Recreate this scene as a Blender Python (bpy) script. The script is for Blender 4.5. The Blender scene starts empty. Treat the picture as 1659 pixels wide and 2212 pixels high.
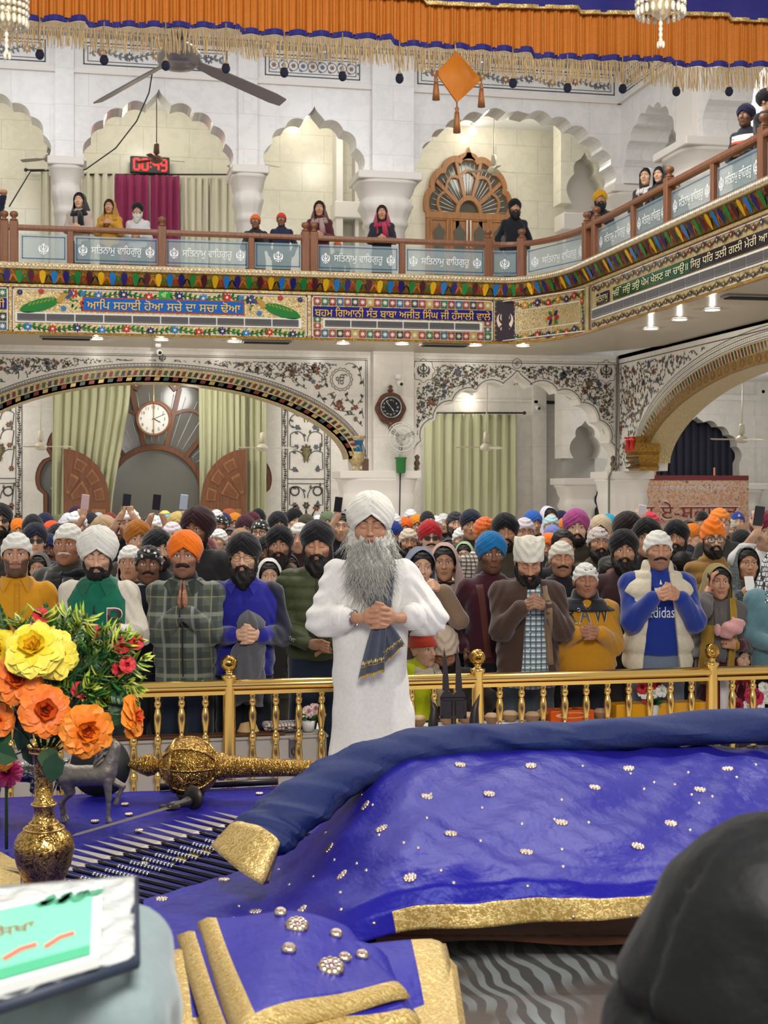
import bpy,math,random
import numpy as np
from mathutils import Vector,Matrix,Euler,noise as mnoise
PI=math.pi
rnd=random.Random(7)
scene=bpy.context.scene
COL=scene.collection
FPX,CPX,HPY,CAMZ=3100.0,829.5,1058.0,2.06
YAW=math.radians(11.74)
FW=Vector((math.sin(YAW),math.cos(YAW),0));RT=Vector((math.cos(YAW),-math.sin(YAW),0))
CAM=Vector((0,0,CAMZ))
def ray(px,py):
 return FW+RT*((px-CPX)/FPX)+Vector((0,0,(HPY-py)/FPX))
def at(px,py,D):
 return CAM+ray(px,py)*D
def onY(px,py,Y):
 r=ray(px,py);return CAM+r*(Y/r.y)
def onX(px,py,X):
 r=ray(px,py);return CAM+r*(X/r.x)
def onZ(px,py,z):
 r=ray(px,py);return CAM+r*((z-CAMZ)/r.z)
def link(o):
 COL.objects.link(o);return o
def tag(o,label,cat,group=None,kind=None):
 if label:o['label']=label
 if cat:o['category']=cat
 if group:o['group']=group
 if kind:o['kind']=kind
 return o
def thing(name,label,cat,loc=(0,0,0),rotz=0,group=None):
 o=bpy.data.objects.new(name,None);link(o)
 o.empty_display_size=.1
 o.location=loc;o.rotation_euler=(0,0,rotz)
 return tag(o,label,cat,group)
def struct(o):
 o['kind']='structure';return o
def copy_tree(o,parent=None):
 c=o.copy();link(c);c.parent=parent
 for ch in o.children:copy_tree(ch,c)
 return c
def setcol(o,c):
 o.color=(c[0],c[1],c[2],1);return o
def S(c):
 """sRGB 0-255 -> linear"""
 if isinstance(c,str):
  c=tuple(int(c[i:i+2],16)for i in(0,2,4))
 return tuple(((v/255)/12.92 if v/255<=.04045 else(((v/255)+.055)/1.055)**2.4)for v in c)
class MB:
 """collects shapes into one mesh"""
 def __init__(self):
  self.v=[];self.f=[];self.c=[];self.m=[];self.s=[]
  self.col=(1,1,1);self.mat=0;self.sm=False;self.M=None
 def add(self,vs,fs,col=None,mat=None,sm=None):
  b=len(self.v)
  if self.M is not None:
   vs=[self.M@Vector(p)for p in vs]
  self.v+=[tuple(p)for p in vs]
  col=col or self.col;mat=self.mat if mat is None else mat;sm=self.sm if sm is None else sm
  for f in fs:
   self.f.append(tuple(i+b for i in f));self.c.append(col);self.m.append(mat);self.s.append(sm)
  return self
 def box(self,lo,hi,bev=0,**k):
  x0,y0,z0=lo;x1,y1,z1=hi
  if bev<=0:
   v=[(x,y,z)for x in(x0,x1)for y in(y0,y1)for z in(z0,z1)]
   f=[(0,1,3,2),(4,6,7,5),(0,4,5,1),(2,3,7,6),(0,2,6,4),(1,5,7,3)]
   return self.add(v,f,**k)
  b=bev
  ring=lambda i:[(x0+i,y0+b),(x0+b,y0+i),(x1-b,y0+i),(x1-i,y0+b),(x1-i,y1-b),(x1-b,y1-i),(x0+b,y1-i),(x0+i,y1-b)]
  rs=[[(x,y,z0)for x,y in ring(b*.9)],[(x,y,z0+b)for x,y in ring(0)],[(x,y,z1-b)for x,y in ring(0)],[(x,y,z1)for x,y in ring(b*.9)]]
  return self.loft(rs,True,True,**k)
 def loft(self,rings,cap0=False,cap1=False,closed=True,**k):
  n=len(rings[0]);v=[p for r in rings for p in r];f=[]
  for i in range(len(rings)-1):
   for j in range(n if closed else n-1):
    a=i*n+j;b=i*n+(j+1)%n
    f.append((a,b,b+n,a+n))
  if cap0:f.append(tuple(range(n-1,-1,-1)))
  if cap1:f.append(tuple(range((len(rings)-1)*n,len(rings)*n)))
  return self.add(v,f,**k)
 def tube(self,pts,r,n=8,cap=True,**k):
  pts=[Vector(p)for p in pts]
  if not hasattr(r,'__len__'):r=[r]*len(pts)
  t0=(pts[1]-pts[0]).normalized()
  up=Vector((0,0,1))if abs(t0 .z)<.9 else Vector((1,0,0))
  a=t0 .cross(up).normalized();rings=[]
  for i,p in enumerate(pts):
   t=(pts[min(i+1,len(pts)-1)]-pts[max(i-1,0)])
   if t.length<1e-9:t=t0
   t.normalize()
   a=(a-t*a.dot(t))
   a=a.normalized()if a.length>1e-6 else t.orthogonal().normalized()
   b=t.cross(a)
   rings.append([p+(a*math.cos(2*PI*j/n)+b*math.sin(2*PI*j/n))*r[i]for j in range(n)])
  k.setdefault('sm',True)
  return self.loft(rings,cap,cap,**k)
 def lathe(self,prof,n=24,o=(0,0,0),axis='z',cap=True,**k):
  rings=[]
  for(r,z)in prof:
   ring=[]
   for j in range(n):
    a=2*PI*j/n;x,y=r*math.cos(a),r*math.sin(a)
    p=(x,y,z)if axis=='z' else((z,x,y)if axis=='x' else(y,z,x))
    ring.append((p[0]+o[0],p[1]+o[1],p[2]+o[2]))
   rings.append(ring)
  k.setdefault('sm',True)
  return self.loft(rings,cap,cap,**k)
 def sphere(self,c,r,n=12,m=8,**k):
  if not hasattr(r,'__len__'):r=(r,r,r)
  rings=[]
  for i in range(m+1):
   t=-PI/2+PI*i/m
   t=max(min(t,PI/2-.02),-PI/2+.02)
   rings.append([(c[0]+r[0]*math.cos(t)*math.cos(2*PI*j/n),c[1]+r[1]*math.cos(t)*math.sin(2*PI*j/n),c[2]+r[2]*math.sin(t))for j in range(n)])
  k.setdefault('sm',True)
  return self.loft(rings,True,True,**k)
 def grid(self,fn,nu,nv,wrap=False,**k):
  v=[fn(i/nu,j/nv)for i in range(nu+1)for j in range(nv+1)]
  f=[]
  for i in range(nu):
   for j in range(nv):
    a=i*(nv+1)+j
    f.append((a,a+nv+1,a+nv+2,a+1))
  k.setdefault('sm',True)
  return self.add(v,f,**k)
 def poly(self,pts,**k):
  return self.add(pts,[tuple(range(len(pts)))],**k)
 def prism(self,pts2,f3,d0,d1,**k):
  """extrude a convex-ish 2d outline; f3(u,w,d)->3d"""
  n=len(pts2)
  a=[f3(u,w,d0)for u,w in pts2];b=[f3(u,w,d1)for u,w in pts2]
  f=[tuple(range(n-1,-1,-1)),tuple(range(n,2*n))]+[(i,(i+1)%n,n+(i+1)%n,n+i)for i in range(n)]
  return self.add(a+b,f,**k)
 def mesh(self,name):
  me=bpy.data.meshes.new(name)
  me.from_pydata(self.v,[],self.f)
  n=len(self.f)
  if n:
   me.polygons.foreach_set('material_index',self.m)
   me.polygons.foreach_set('use_smooth',self.s)
   ca=me.attributes.new('Col','FLOAT_COLOR','CORNER')
   cnt=[len(f)for f in self.f]
   arr=np.repeat(np.array([(c[0],c[1],c[2],1.0)for c in self.c],dtype=np.float32),cnt,axis=0)
   ca.data.foreach_set('color',arr.ravel())
  me.update()
  return me
 def build(self,name,mats,parent=None,solid=0,sub=0,fix=True):
  me=self.mesh(name)
  if fix:
   import bmesh
   bm=bmesh.new();bm.from_mesh(me);bmesh.ops.recalc_face_normals(bm,faces=bm.faces);bm.to_mesh(me);bm.free()
  if not isinstance(mats,(list,tuple)):mats=[mats]
  for m in mats:me.materials.append(m)
  o=bpy.data.objects.new(name,me);link(o)
  if parent:o.parent=parent
  if solid:
   md=o.modifiers.new('s','SOLIDIFY');md.thickness=solid;md.offset=0
  if sub:
   md=o.modifiers.new('b','SUBSURF');md.levels=sub;md.render_levels=sub
  return o
_dg=None
def curve_fill(outline,holes,depth):
 """flat outline with holes, thickness depth about z=0 -> (verts, faces) in x,y,z"""
 cu=bpy.data.curves.new('tmp','CURVE');cu.dimensions='2D';cu.fill_mode='BOTH';cu.extrude=depth/2
 for pts in[outline]+list(holes):
  sp=cu.splines.new('POLY');sp.points.add(len(pts)-1)
  for p,q in zip(sp.points,pts):p.co=(q[0],q[1],0,1)
  sp.use_cyclic_u=True
 o=bpy.data.objects.new('tmp',cu);link(o)
 dg=bpy.context.evaluated_depsgraph_get()
 me=o.evaluated_get(dg).to_mesh()
 v=[tuple(p.co)for p in me.vertices];f=[tuple(p.vertices)for p in me.polygons]
 o.evaluated_get(dg).to_mesh_clear()
 bpy.data.objects.remove(o);bpy.data.curves.remove(cu)
 return v,f
_tc={}
def text2d(s,depth=0.0,bold=0.0,shear=0.0):
 """text as (verts, faces), origin at left baseline, plus bounds; filled by winding number"""
 from mathutils.geometry import interpolate_bezier,delaunay_2d_cdt
 if s in _tc:return _tc[s]
 cu=bpy.data.curves.new('tmp','FONT');cu.body=s
 o=bpy.data.objects.new('tmp',cu);link(o)
 dg=bpy.context.evaluated_depsgraph_get();oe=o.evaluated_get(dg);c=oe.to_curve(dg)
 loops=[]
 for sp in c.splines:
  bp=sp.bezier_points
  if len(bp):
   L=[]
   for i in range(len(bp)):
    p,q=bp[i],bp[(i+1)%len(bp)]
    st=(p.handle_right-p.co).length<1e-6 and(q.handle_left-q.co).length<1e-6
    L+=[(v.x,v.y)for v in interpolate_bezier(p.co,p.handle_right,q.handle_left,q.co,2 if st else 4)[:-1]]
  else:L=[(p.co[0],p.co[1])for p in sp.points]
  if len(L)>2:loops.append(L)
 oe.to_curve_clear();bpy.data.objects.remove(o);bpy.data.curves.remove(cu)
 pts=[];ed=[]
 for L in loops:
  b0=len(pts);pts+=[Vector(p)for p in L];ed+=[(b0+i,b0+(i+1)%len(L))for i in range(len(L))]
 V,E,F,*_=delaunay_2d_cdt(pts,ed,[],0,1e-5)
 tri=np.array([[(V[i].x,V[i].y)for i in f[:3]]for f in F]);cen=tri.mean(1);wn=np.zeros(len(F))
 for L in loops:
  P=np.array(L);Q=np.roll(P,-1,0)
  for(x0,y0),(x1,y1)in zip(P,Q):
   cr=(x1-x0)*(cen[:,1]-y0)-(cen[:,0]-x0)*(y1-y0)
   wn+=((y0<=cen[:,1])&(y1>cen[:,1])&(cr>0)).astype(int);wn-=((y0>cen[:,1])&(y1<=cen[:,1])&(cr<0)).astype(int)
 v=[(p.x,p.y,.5)for p in V];f=[tuple(F[i])for i in range(len(F))if wn[i]!=0]
 xs=[p[0]for p in v]or[0,1];ys=[p[1]for p in v]or[0,1]
 _tc[s]=(v,f,(min(xs),max(xs),min(ys),max(ys)))
 return _tc[s]
def put_text(mb,s,u0,u1,w0,w1,f3,depth=.01,bold=0,col=None,mat=None,shear=0,keep=False):
 """fit text s into [u0,u1]x[w0,w1], f3(u,w,d) -> 3d"""
 v,f,(a,b,c,d)=text2d(s,1.0,bold,shear)
 su=(u1-u0)/(b-a);sw=(w1-w0)/(d-c)
 if keep:su=sw=min(su,sw)
 pts=[f3(u0+(p[0]-a)*su,w0+(p[1]-c)*sw,(p[2]+.5)*depth)for p in v]
 mb.add(pts,f,col=col,mat=mat,sm=False)
def vnoise(X,Y,Z,f=1.0,seed=0):
 """cheap smooth pseudo noise, -1..1"""
 s=seed*1.7
 return(np.sin(X*f*1.3+1.1*np.sin(Y*f*.9+s)+s)*np.sin(Y*f*1.1+1.3*np.sin(Z*f*.8+2*s)+1.3)+np.sin(Z*f*1.2+1.2*np.sin(X*f*1.05+s)+2.1+s))*.5
class SDF:
 def __init__(self,xs,ys,zs):
  self.xs,self.ys,self.zs=[np.asarray(a,dtype=np.float32)for a in(xs,ys,zs)]
  self.D=np.full((len(xs),len(ys),len(zs)),.5,dtype=np.float32)
 def _sl(self,lo,hi):
  out=[]
  for a,l,h in zip((self.xs,self.ys,self.zs),lo,hi):
   i0=max(int(np.searchsorted(a,l))-1,0);i1=min(int(np.searchsorted(a,h))+1,len(a))
   out.append(slice(i0,i1))
  return tuple(out)
 def comb(self,fn,lo,hi,k=.01,op='u'):
  pad=.03+k
  sl=self._sl([l-pad for l in lo],[h+pad for h in hi])
  X=self.xs[sl[0]][:,None,None];Y=self.ys[sl[1]][None,:,None];Z=self.zs[sl[2]][None,None,:]
  if X.size==0 or Y.size==0 or Z.size==0:return self
  d=fn(X,Y,Z);a=self.D[sl]
  if op=='u':
   if k>0:
    h=np.maximum(k-np.abs(a-d),0)/k;r=np.minimum(a,d)-h*h*k*.25
   else:r=np.minimum(a,d)
  else:
   d=-d if op=='s' else d
   if k>0:
    h=np.maximum(k-np.abs(a-d),0)/k;r=np.maximum(a,d)+h*h*k*.25
   else:r=np.maximum(a,d)
  self.D[sl]=r
  return self
 def cap(self,a,b,ra,rb=None,k=.01,op='u',sy=1.0):
  rb=ra if rb is None else rb
  a=np.array(a,dtype=np.float32);b=np.array(b,dtype=np.float32);ba=b-a;L=float(ba@ba)+1e-12
  R=max(ra,rb)
  def fn(X,Y,Z):
   px,py,pz=X-a[0],Y-a[1],Z-a[2]
   t=np.clip((px*ba[0]+py*ba[1]+pz*ba[2])/L,0,1)
   return np.sqrt((px-t*ba[0])**2+((py-t*ba[1])/sy)**2+(pz-t*ba[2])**2)-(ra+(rb-ra)*t)
  return self.comb(fn,np.minimum(a,b)-R,np.maximum(a,b)+R,k,op)
 def ell(self,c,r,R=None,k=.01,op='u'):
  c=np.array(c,dtype=np.float32);r=np.array(r,dtype=np.float32);m=float(max(r))
  Rm=np.array(R,dtype=np.float32)if R is not None else None
  def fn(X,Y,Z):
   px,py,pz=X-c[0],Y-c[1],Z-c[2]
   if Rm is not None:
    px,py,pz=(px*Rm[0,i]+py*Rm[1,i]+pz*Rm[2,i]for i in range(3))
   q=np.sqrt((px/r[0])**2+(py/r[1])**2+(pz/r[2])**2)
   g=np.sqrt((px/r[0]**2)**2+(py/r[1]**2)**2+(pz/r[2]**2)**2)+1e-6
   return q*(q-1)/g
  return self.comb(fn,c-m,c+m,k,op)
 def box(self,c,h,rr=.005,R=None,k=.01,op='u'):
  c=np.array(c,dtype=np.float32);m=float(np.linalg.norm(h))
  Rm=np.array(R,dtype=np.float32)if R is not None else None
  def fn(X,Y,Z):
   p=[X-c[0],Y-c[1],Z-c[2]]
   if Rm is not None:
    p=[p[0]*Rm[0,i]+p[1]*Rm[1,i]+p[2]*Rm[2,i]for i in range(3)]
   q=[np.abs(p[i])-(h[i]-rr)for i in range(3)]
   o=np.sqrt(np.maximum(q[0],0)**2+np.maximum(q[1],0)**2+np.maximum(q[2],0)**2)
   return o+np.minimum(np.maximum(q[0],np.maximum(q[1],q[2])),0)-rr
  return self.comb(fn,c-m,c+m,k,op)
 def loft(self,rows,k=.02,op='u',p=2.4):
  """rows: (z, cx, cy, rx, ry) ascending in z; superelliptic column"""
  rows=np.array(rows,dtype=np.float32);zz=rows[:,0]
  def fn(X,Y,Z):
   zc=np.clip(Z,zz[0],zz[-1])
   cx,cy,rx,ry=(np.interp(zc.ravel(),zz,rows[:,i]).astype(np.float32).reshape(zc.shape)for i in(1,2,3,4))
   q=((np.abs(X-cx)/rx)**p+(np.abs(Y-cy)/ry)**p)**(1/p)
   d=(q-1)*np.minimum(rx,ry)
   dz=np.maximum(zz[0]-Z,Z-zz[-1])
   return np.where(dz>0,np.sqrt(np.maximum(d,0)**2+dz**2)+np.minimum(np.maximum(d,dz),0),np.maximum(d,dz))
  mx=rows[:,3].max();my=rows[:,4].max()
  lo=(rows[:,1].min()-mx,rows[:,2].min()-my,zz[0]);hi=(rows[:,1].max()+mx,rows[:,2].max()+my,zz[-1])
  return self.comb(fn,lo,hi,k,op)
 def warp(self,fn):
  self.D+=fn(self.xs[:,None,None],self.ys[None,:,None],self.zs[None,None,:]).astype(np.float32);return self
 def nets(self):
  D=self.D;nx,ny,nz=D.shape
  D[0]=D[-1]=np.maximum(D[0],.01);D[:,0]=np.maximum(D[:,0],.01);D[:,-1]=np.maximum(D[:,-1],.01)
  D[-1]=np.maximum(D[-1],.01);D[:,:,0]=np.maximum(D[:,:,0],.01);D[:,:,-1]=np.maximum(D[:,:,-1],.01)
  ins=D<0
  c8=[ins[i:nx-1+i,j:ny-1+j,k:nz-1+k]for i in(0,1)for j in(0,1)for k in(0,1)]
  cnt=sum(c.astype(np.int8)for c in c8)
  act=(cnt>0)&(cnt<8)
  I,J,K=np.nonzero(act)
  idx=np.full(act.shape,-1,dtype=np.int64);idx[I,J,K]=np.arange(len(I))
  P=np.zeros((len(I),3));W=np.zeros(len(I))
  cor=[(i,j,k)for i in(0,1)for j in(0,1)for k in(0,1)]
  vals={c:D[I+c[0],J+c[1],K+c[2]]for c in cor}
  for a in cor:
   for ax in range(3):
    if a[ax]==1:continue
    b=list(a);b[ax]=1;b=tuple(b)
    va,vb=vals[a],vals[b]
    m=(va<0)!=(vb<0)
    t=np.where(m,va/np.where(m,va-vb,1),0)
    for q in range(3):
     P[:,q]+=np.where(m,a[q]+(t if q==ax else 0),0)
    W+=m
  P/=W[:,None]
  V=np.empty_like(P)
  for q,(ar,ii)in enumerate(((self.xs,I),(self.ys,J),(self.zs,K))):
   V[:,q]=ar[ii]+P[:,q]*(ar[ii+1]-ar[ii])
  F=[]
  for ax in range(3):
   s=[slice(None)]*3;s2=list(s);s[ax]=slice(0,-1);s2[ax]=slice(1,None)
   a,b=ins[tuple(s)],ins[tuple(s2)]
   for flip in(False,True):
    m=(a&~b)if not flip else(~a&b)
    i,j,k=np.nonzero(m)
    e=[i,j,k];o1,o2=[(1,2),(2,0),(0,1)][ax]
    ok=(e[o1]>0)&(e[o2]>0)&(e[o1]<act.shape[o1])&(e[o2]<act.shape[o2])
    e=[x[ok]for x in e]
    def g(d1,d2):
     q=[x.copy()for x in e];q[o1]-=d1;q[o2]-=d2
     return idx[q[0],q[1],q[2]]
    quad=np.stack([g(1,1),g(0,1),g(0,0),g(1,0)],1)
    if flip:quad=quad[:,::-1]
    F.append(quad)
  F=np.concatenate(F)if F else np.zeros((0,4),int)
  return V,F[(F>=0).all(1)]
def np_mesh(name,V,F,smooth=True,mask=None):
 me=bpy.data.meshes.new(name)
 n,m=len(V),len(F);k=F.shape[1]
 me.vertices.add(n);me.vertices.foreach_set('co',np.asarray(V,dtype=np.float32).ravel())
 me.loops.add(m*k);me.loops.foreach_set('vertex_index',np.asarray(F,dtype=np.int32).ravel())
 me.polygons.add(m);me.polygons.foreach_set('loop_start',np.arange(0,m*k,k,dtype=np.int32))
 me.polygons.foreach_set('use_smooth',np.full(m,smooth))
 if mask is not None:
  at_=me.attributes.new('Mask','FLOAT_COLOR','POINT');at_.data.foreach_set('color',np.asarray(mask,dtype=np.float32).ravel())
 me.update(calc_edges=True);me.validate()
 return me
def ax_(*segs):
 """axis from segments (start,end,step)..."""
 out=[]
 for a,b,s in segs:
  n=max(int(round((b-a)/s)),1)
  out+=list(a+(b-a)*np.arange(n)/n)
 out.append(segs[-1][1])
 return np.array(out,dtype=np.float32)
def mob(name,me,mat,parent=None,col=None):
 o=bpy.data.objects.new(name,me);link(o)
 if mat is not None and not me.materials:me.materials.append(mat)
 if parent:o.parent=parent
 if col:setcol(o,col)
 return o
class NT:
 def __init__(self,name):
  self.m=bpy.data.materials.new(name);self.m.use_nodes=True
  self.t=self.m.node_tree;self.b=self.t.nodes['Principled BSDF']
 def n(self,typ,**k):
  nd=self.t.nodes.new('ShaderNode'+typ)
  for a,v in k.items():
   if a.startswith('i_'):
    nd.inputs[a[2:].replace('_',' ')].default_value=v
   else:setattr(nd,a,v)
  return nd
 def l(self,a,b):self.t.links.new(a,b)
 def setp(self,**k):
  for a,v in k.items():self.b.inputs[a.replace('_',' ')].default_value=v
  return self
 def coord(self,kind='Object'):
  return self.n('TexCoord').outputs[kind]
 def noise(self,co,scale,detail=3,rough=.5):
  nd=self.n('TexNoise');nd.inputs['Scale'].default_value=scale;nd.inputs['Detail'].default_value=detail;nd.inputs['Roughness'].default_value=rough
  self.l(co,nd.inputs['Vector']);return nd.outputs['Fac']
 def mapping(self,co,scale=(1,1,1),rot=(0,0,0)):
  nd=self.n('Mapping');nd.inputs['Scale'].default_value=scale;nd.inputs['Rotation'].default_value=rot
  self.l(co,nd.inputs['Vector']);return nd.outputs['Vector']
 def mix(self,fac,a,b,mode='MIX'):
  nd=self.n('Mix',data_type='RGBA',blend_type=mode)
  for s,v in((0,fac),(6,a),(7,b)):
   if hasattr(v,'links')or hasattr(v,'is_output'):self.l(v,nd.inputs[s])
   else:nd.inputs[s].default_value=v if s==0 else(*v[:3],1)
  return nd.outputs[2]
 def ramp(self,fac,stops):
  nd=self.n('ValToRGB');cr=nd.color_ramp
  while len(cr.elements)<len(stops):cr.elements.new(.5)
  for e,(p,c)in zip(cr.elements,stops):
   e.position=p;e.color=(c[0],c[1],c[2],1)if hasattr(c,'__len__')else(c,c,c,1)
  self.l(fac,nd.inputs['Fac']);return nd.outputs['Color']
 def math(self,op,a,b=0.0):
  nd=self.n('Math',operation=op)
  for i,v in enumerate((a,b)):
   if hasattr(v,'is_output'):self.l(v,nd.inputs[i])
   else:nd.inputs[i].default_value=v
  return nd.outputs[0]
 def bump(self,h,strength=.3,dist=.01):
  nd=self.n('Bump');nd.inputs['Strength'].default_value=strength;nd.inputs['Distance'].default_value=dist
  self.l(h,nd.inputs['Height']);self.l(nd.outputs['Normal'],self.b.inputs['Normal'])
 def base(self,c):
  if hasattr(c,'is_output'):self.l(c,self.b.inputs['Base Color'])
  else:self.b.inputs['Base Color'].default_value=(*c[:3],1)
  return self
MATS={}
def plain(name,c,rough=.5,metal=0,spec=.5,bump=None,sheen=0):
 t=NT(name);t.base(S(c)if not isinstance(c,tuple)or max(c)>1 else c);t.setp(Roughness=rough,Metallic=metal)
 t.b.inputs['Specular IOR Level'].default_value=spec
 if sheen:t.b.inputs['Sheen Weight'].default_value=sheen
 if bump:t.bump(t.noise(t.coord(),bump[0],4),bump[1],bump[2])
 MATS[name]=t.m;return t.m
def attr_mat(name,rough=.5,metal=0,bump=None,spec=.5,trans=0):
 t=NT(name);a=t.n('Attribute',attribute_name='Col');t.base(a.outputs['Color']);t.setp(Roughness=rough,Metallic=metal)
 t.b.inputs['Specular IOR Level'].default_value=spec
 if bump:t.bump(t.noise(t.coord(),bump[0],3),bump[1],bump[2])
 if trans:t.b.inputs['Subsurface Weight'].default_value=0
 MATS[name]=t.m;return t.m
M_paint=attr_mat('painted',.45)
M_gloss=attr_mat('glossy_paint',.15)
M_petal=attr_mat('petal',.55,bump=(60,.15,.004))
M_metalc=attr_mat('coloured_metal',.3,1)
M_glass_gem=attr_mat('coloured_mirror_glass',.12,.35)
def marble(name,c,grid=(1.0,.6),rough=.25,line=.75,vein=.06):
 t=NT(name);co=t.coord('Object')
 sep=t.n('SeparateXYZ');t.l(co,sep.inputs[0])
 s=t.math('ADD',sep.outputs[0],sep.outputs[1])
 cmb=t.n('CombineXYZ');t.l(s,cmb.inputs[0]);t.l(sep.outputs[2],cmb.inputs[1])
 br=t.n('TexBrick');br.offset=.5;t.l(cmb.outputs[0],br.inputs['Vector'])
 c=S(c)
 br.inputs['Color1'].default_value=(*c,1);br.inputs['Color2'].default_value=(*[v*.955 for v in c],1);br.inputs['Mortar'].default_value=(*[v*line for v in c],1)
 br.inputs['Scale'].default_value=1;br.inputs['Mortar Size'].default_value=.006;br.inputs['Mortar Smooth'].default_value=.3
 br.inputs['Brick Width'].default_value=grid[0];br.inputs['Row Height'].default_value=grid[1]
 nz=t.ramp(t.noise(co,2.2,6,.65),[(.42,(1,1,1)),(.5,(1-vein*1.3,1-vein*1.25,1-vein)),(.58,(1,1,1))])
 t.base(t.mix(1,br.outputs['Color'],nz,'MULTIPLY'));t.setp(Roughness=rough)
 MATS[name]=t.m;return t.m
M_marble=marble('white_marble',(236,234,231),(1.3,.62),line=.8)
M_marble_warm=marble('cream_marble',(238,232,214),(.95,.6),line=.72)
M_marble_low=marble('ivory_marble',(236,231,222),(1.4,.75),line=.82)
M_stone=plain('carved_marble',(232,226,219),.45,bump=(25,.15,.01))
M_ceil=plain('ceiling_paint',(240,240,238),.8)
def wood(name,c1,c2,scale=8,rough=.4,axis=2):
 t=NT(name);sc=[1,1,1];sc[axis]=.08
 co=t.mapping(t.coord('Object'),tuple(sc))
 f=t.noise(co,scale*4,5,.6)
 t.base(t.ramp(f,[(.3,S(c1)),(.7,S(c2))]));t.setp(Roughness=rough);t.bump(f,.12,.004)
 MATS[name]=t.m;return t.m
M_teak=wood('teak',(150,100,60),(178,126,80),6)
M_teak_dark=wood('dark_teak',(108,66,42),(138,88,58),8)
M_walnut=wood('walnut',(66,38,22),(112,66,38),5,.35,0)
def carved(name,c1,c2,scale,rough=.35,metal=1.0,bump=.6,dist=.01,wave=True,dark=(60,44,16)):
 """engraved metal: darker colour along the groove lines, relief bump"""
 t=NT(name);co=t.coord('Object')
 dist_=t.n('TexNoise');dist_.inputs['Scale'].default_value=scale*.35;t.l(co,dist_.inputs['Vector'])
 add=t.n('VectorMath',operation='MULTIPLY_ADD');t.l(dist_.outputs['Color'],add.inputs[0]);add.inputs[1].default_value=(4/scale,)*3;t.l(co,add.inputs[2])
 w=t.n('TexWave',wave_type='RINGS',rings_direction='SPHERICAL');w.inputs['Scale'].default_value=scale*.25;w.inputs['Distortion'].default_value=9;w.inputs['Detail'].default_value=1.5;w.inputs['Detail Scale'].default_value=1.4
 t.l(add.outputs[0],w.inputs['Vector'])
 v=t.n('TexVoronoi',feature='DISTANCE_TO_EDGE');v.inputs['Scale'].default_value=scale;t.l(add.outputs[0],v.inputs['Vector'])
 e=t.ramp(v.outputs['Distance'],[(.0,0),(.12,1)])
 h=t.math('MULTIPLY',w.outputs['Fac'],e)if wave else t.math('MULTIPLY',e,t.ramp(t.noise(add.outputs[0],scale*.9,2),[(.4,.35),(.55,1)]))
 t.base(t.mix(t.ramp(h,[(.15,0),(.5,1)]),S(dark),t.mix(t.noise(co,scale*.2),S(c1),S(c2))))
 t.setp(Roughness=rough,Metallic=metal);t.bump(h,bump,dist)
 MATS[name]=t.m;return t.m
M_brass=plain('polished_brass',(234,194,112),.2,.95)
M_brass_eng=carved('engraved_brass',(226,188,108),(196,154,78),60,.2,.95,.3,.004,wave=False,dark=(104,74,30))
M_gold_carved=carved('carved_gold',(226,184,96),(190,146,66),90,.28,.9,.6,.006,dark=(124,88,36))
M_mirror=carved('mirror_mosaic',(236,222,176),(216,194,140),44,.3,.35,.4,.008,dark=(176,148,96))
M_mirror_fine=carved('fine_mirror_mosaic',(238,226,184),(214,194,144),80,.3,.4,.4,.006,dark=(166,140,92))
M_goldtrim=carved('gold_brocade',(232,212,146),(214,188,118),120,.38,.45,.35,.003,dark=(186,152,84))
M_iron=plain('dark_iron',(72,66,62),.45,.85,bump=(40,.2,.003))
M_steel=plain('steel',(170,172,178),.25,1)
M_silver=carved('cast_silver',(192,190,186),(150,146,138),30,.38,.8,.7,.01,dark=(84,80,74))
M_pewter=plain('pewter',(140,132,122),.5,.6,bump=(80,.5,.004))
M_box_steel=plain('brushed_sheet_steel',(196,188,176),.4,.35)
M_black=plain('black',(14,14,16),.5)
M_dark=plain('near_black',(30,30,36),.7)  # near-black finish of cables, small boxes and vent slats
M_white=plain('white_plastic',(235,235,232),.4)
M_grille=None
def cloth(name,rough=.85,weave=900,sheen=.25,fold=(7,.12,.02)):
 t=NT(name);oi=t.n('ObjectInfo');co=t.coord('Object')
 f=t.noise(co,fold[0],3)
 c=t.mix(t.ramp(t.noise(co,40,3),[(.3,(.88,.88,.88)),(.7,(1,1,1))]),(0,0,0),oi.outputs['Color'],'MIX')
 c2=t.mix(1,oi.outputs['Color'],t.ramp(t.noise(co,55,3),[(.3,(.9,.9,.9)),(.7,(1,1,1))]),'MULTIPLY')
 t.base(c2);t.setp(Roughness=rough);t.b.inputs['Sheen Weight'].default_value=sheen;t.b.inputs['Specular IOR Level'].default_value=.25
 t.bump(f,fold[1],fold[2])
 MATS[name]=t.m;return t.m
M_cloth=cloth('woven_cloth')
M_wool=cloth('brushed_wool',.95,fold=(180,.25,.004),sheen=.4)
M_puffer=cloth('quilted_nylon',.6,sheen=.05,fold=(16,.35,.02))
M_turban=cloth('turban_muslin',.85,fold=(30,.18,.006),sheen=.2)
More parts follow.
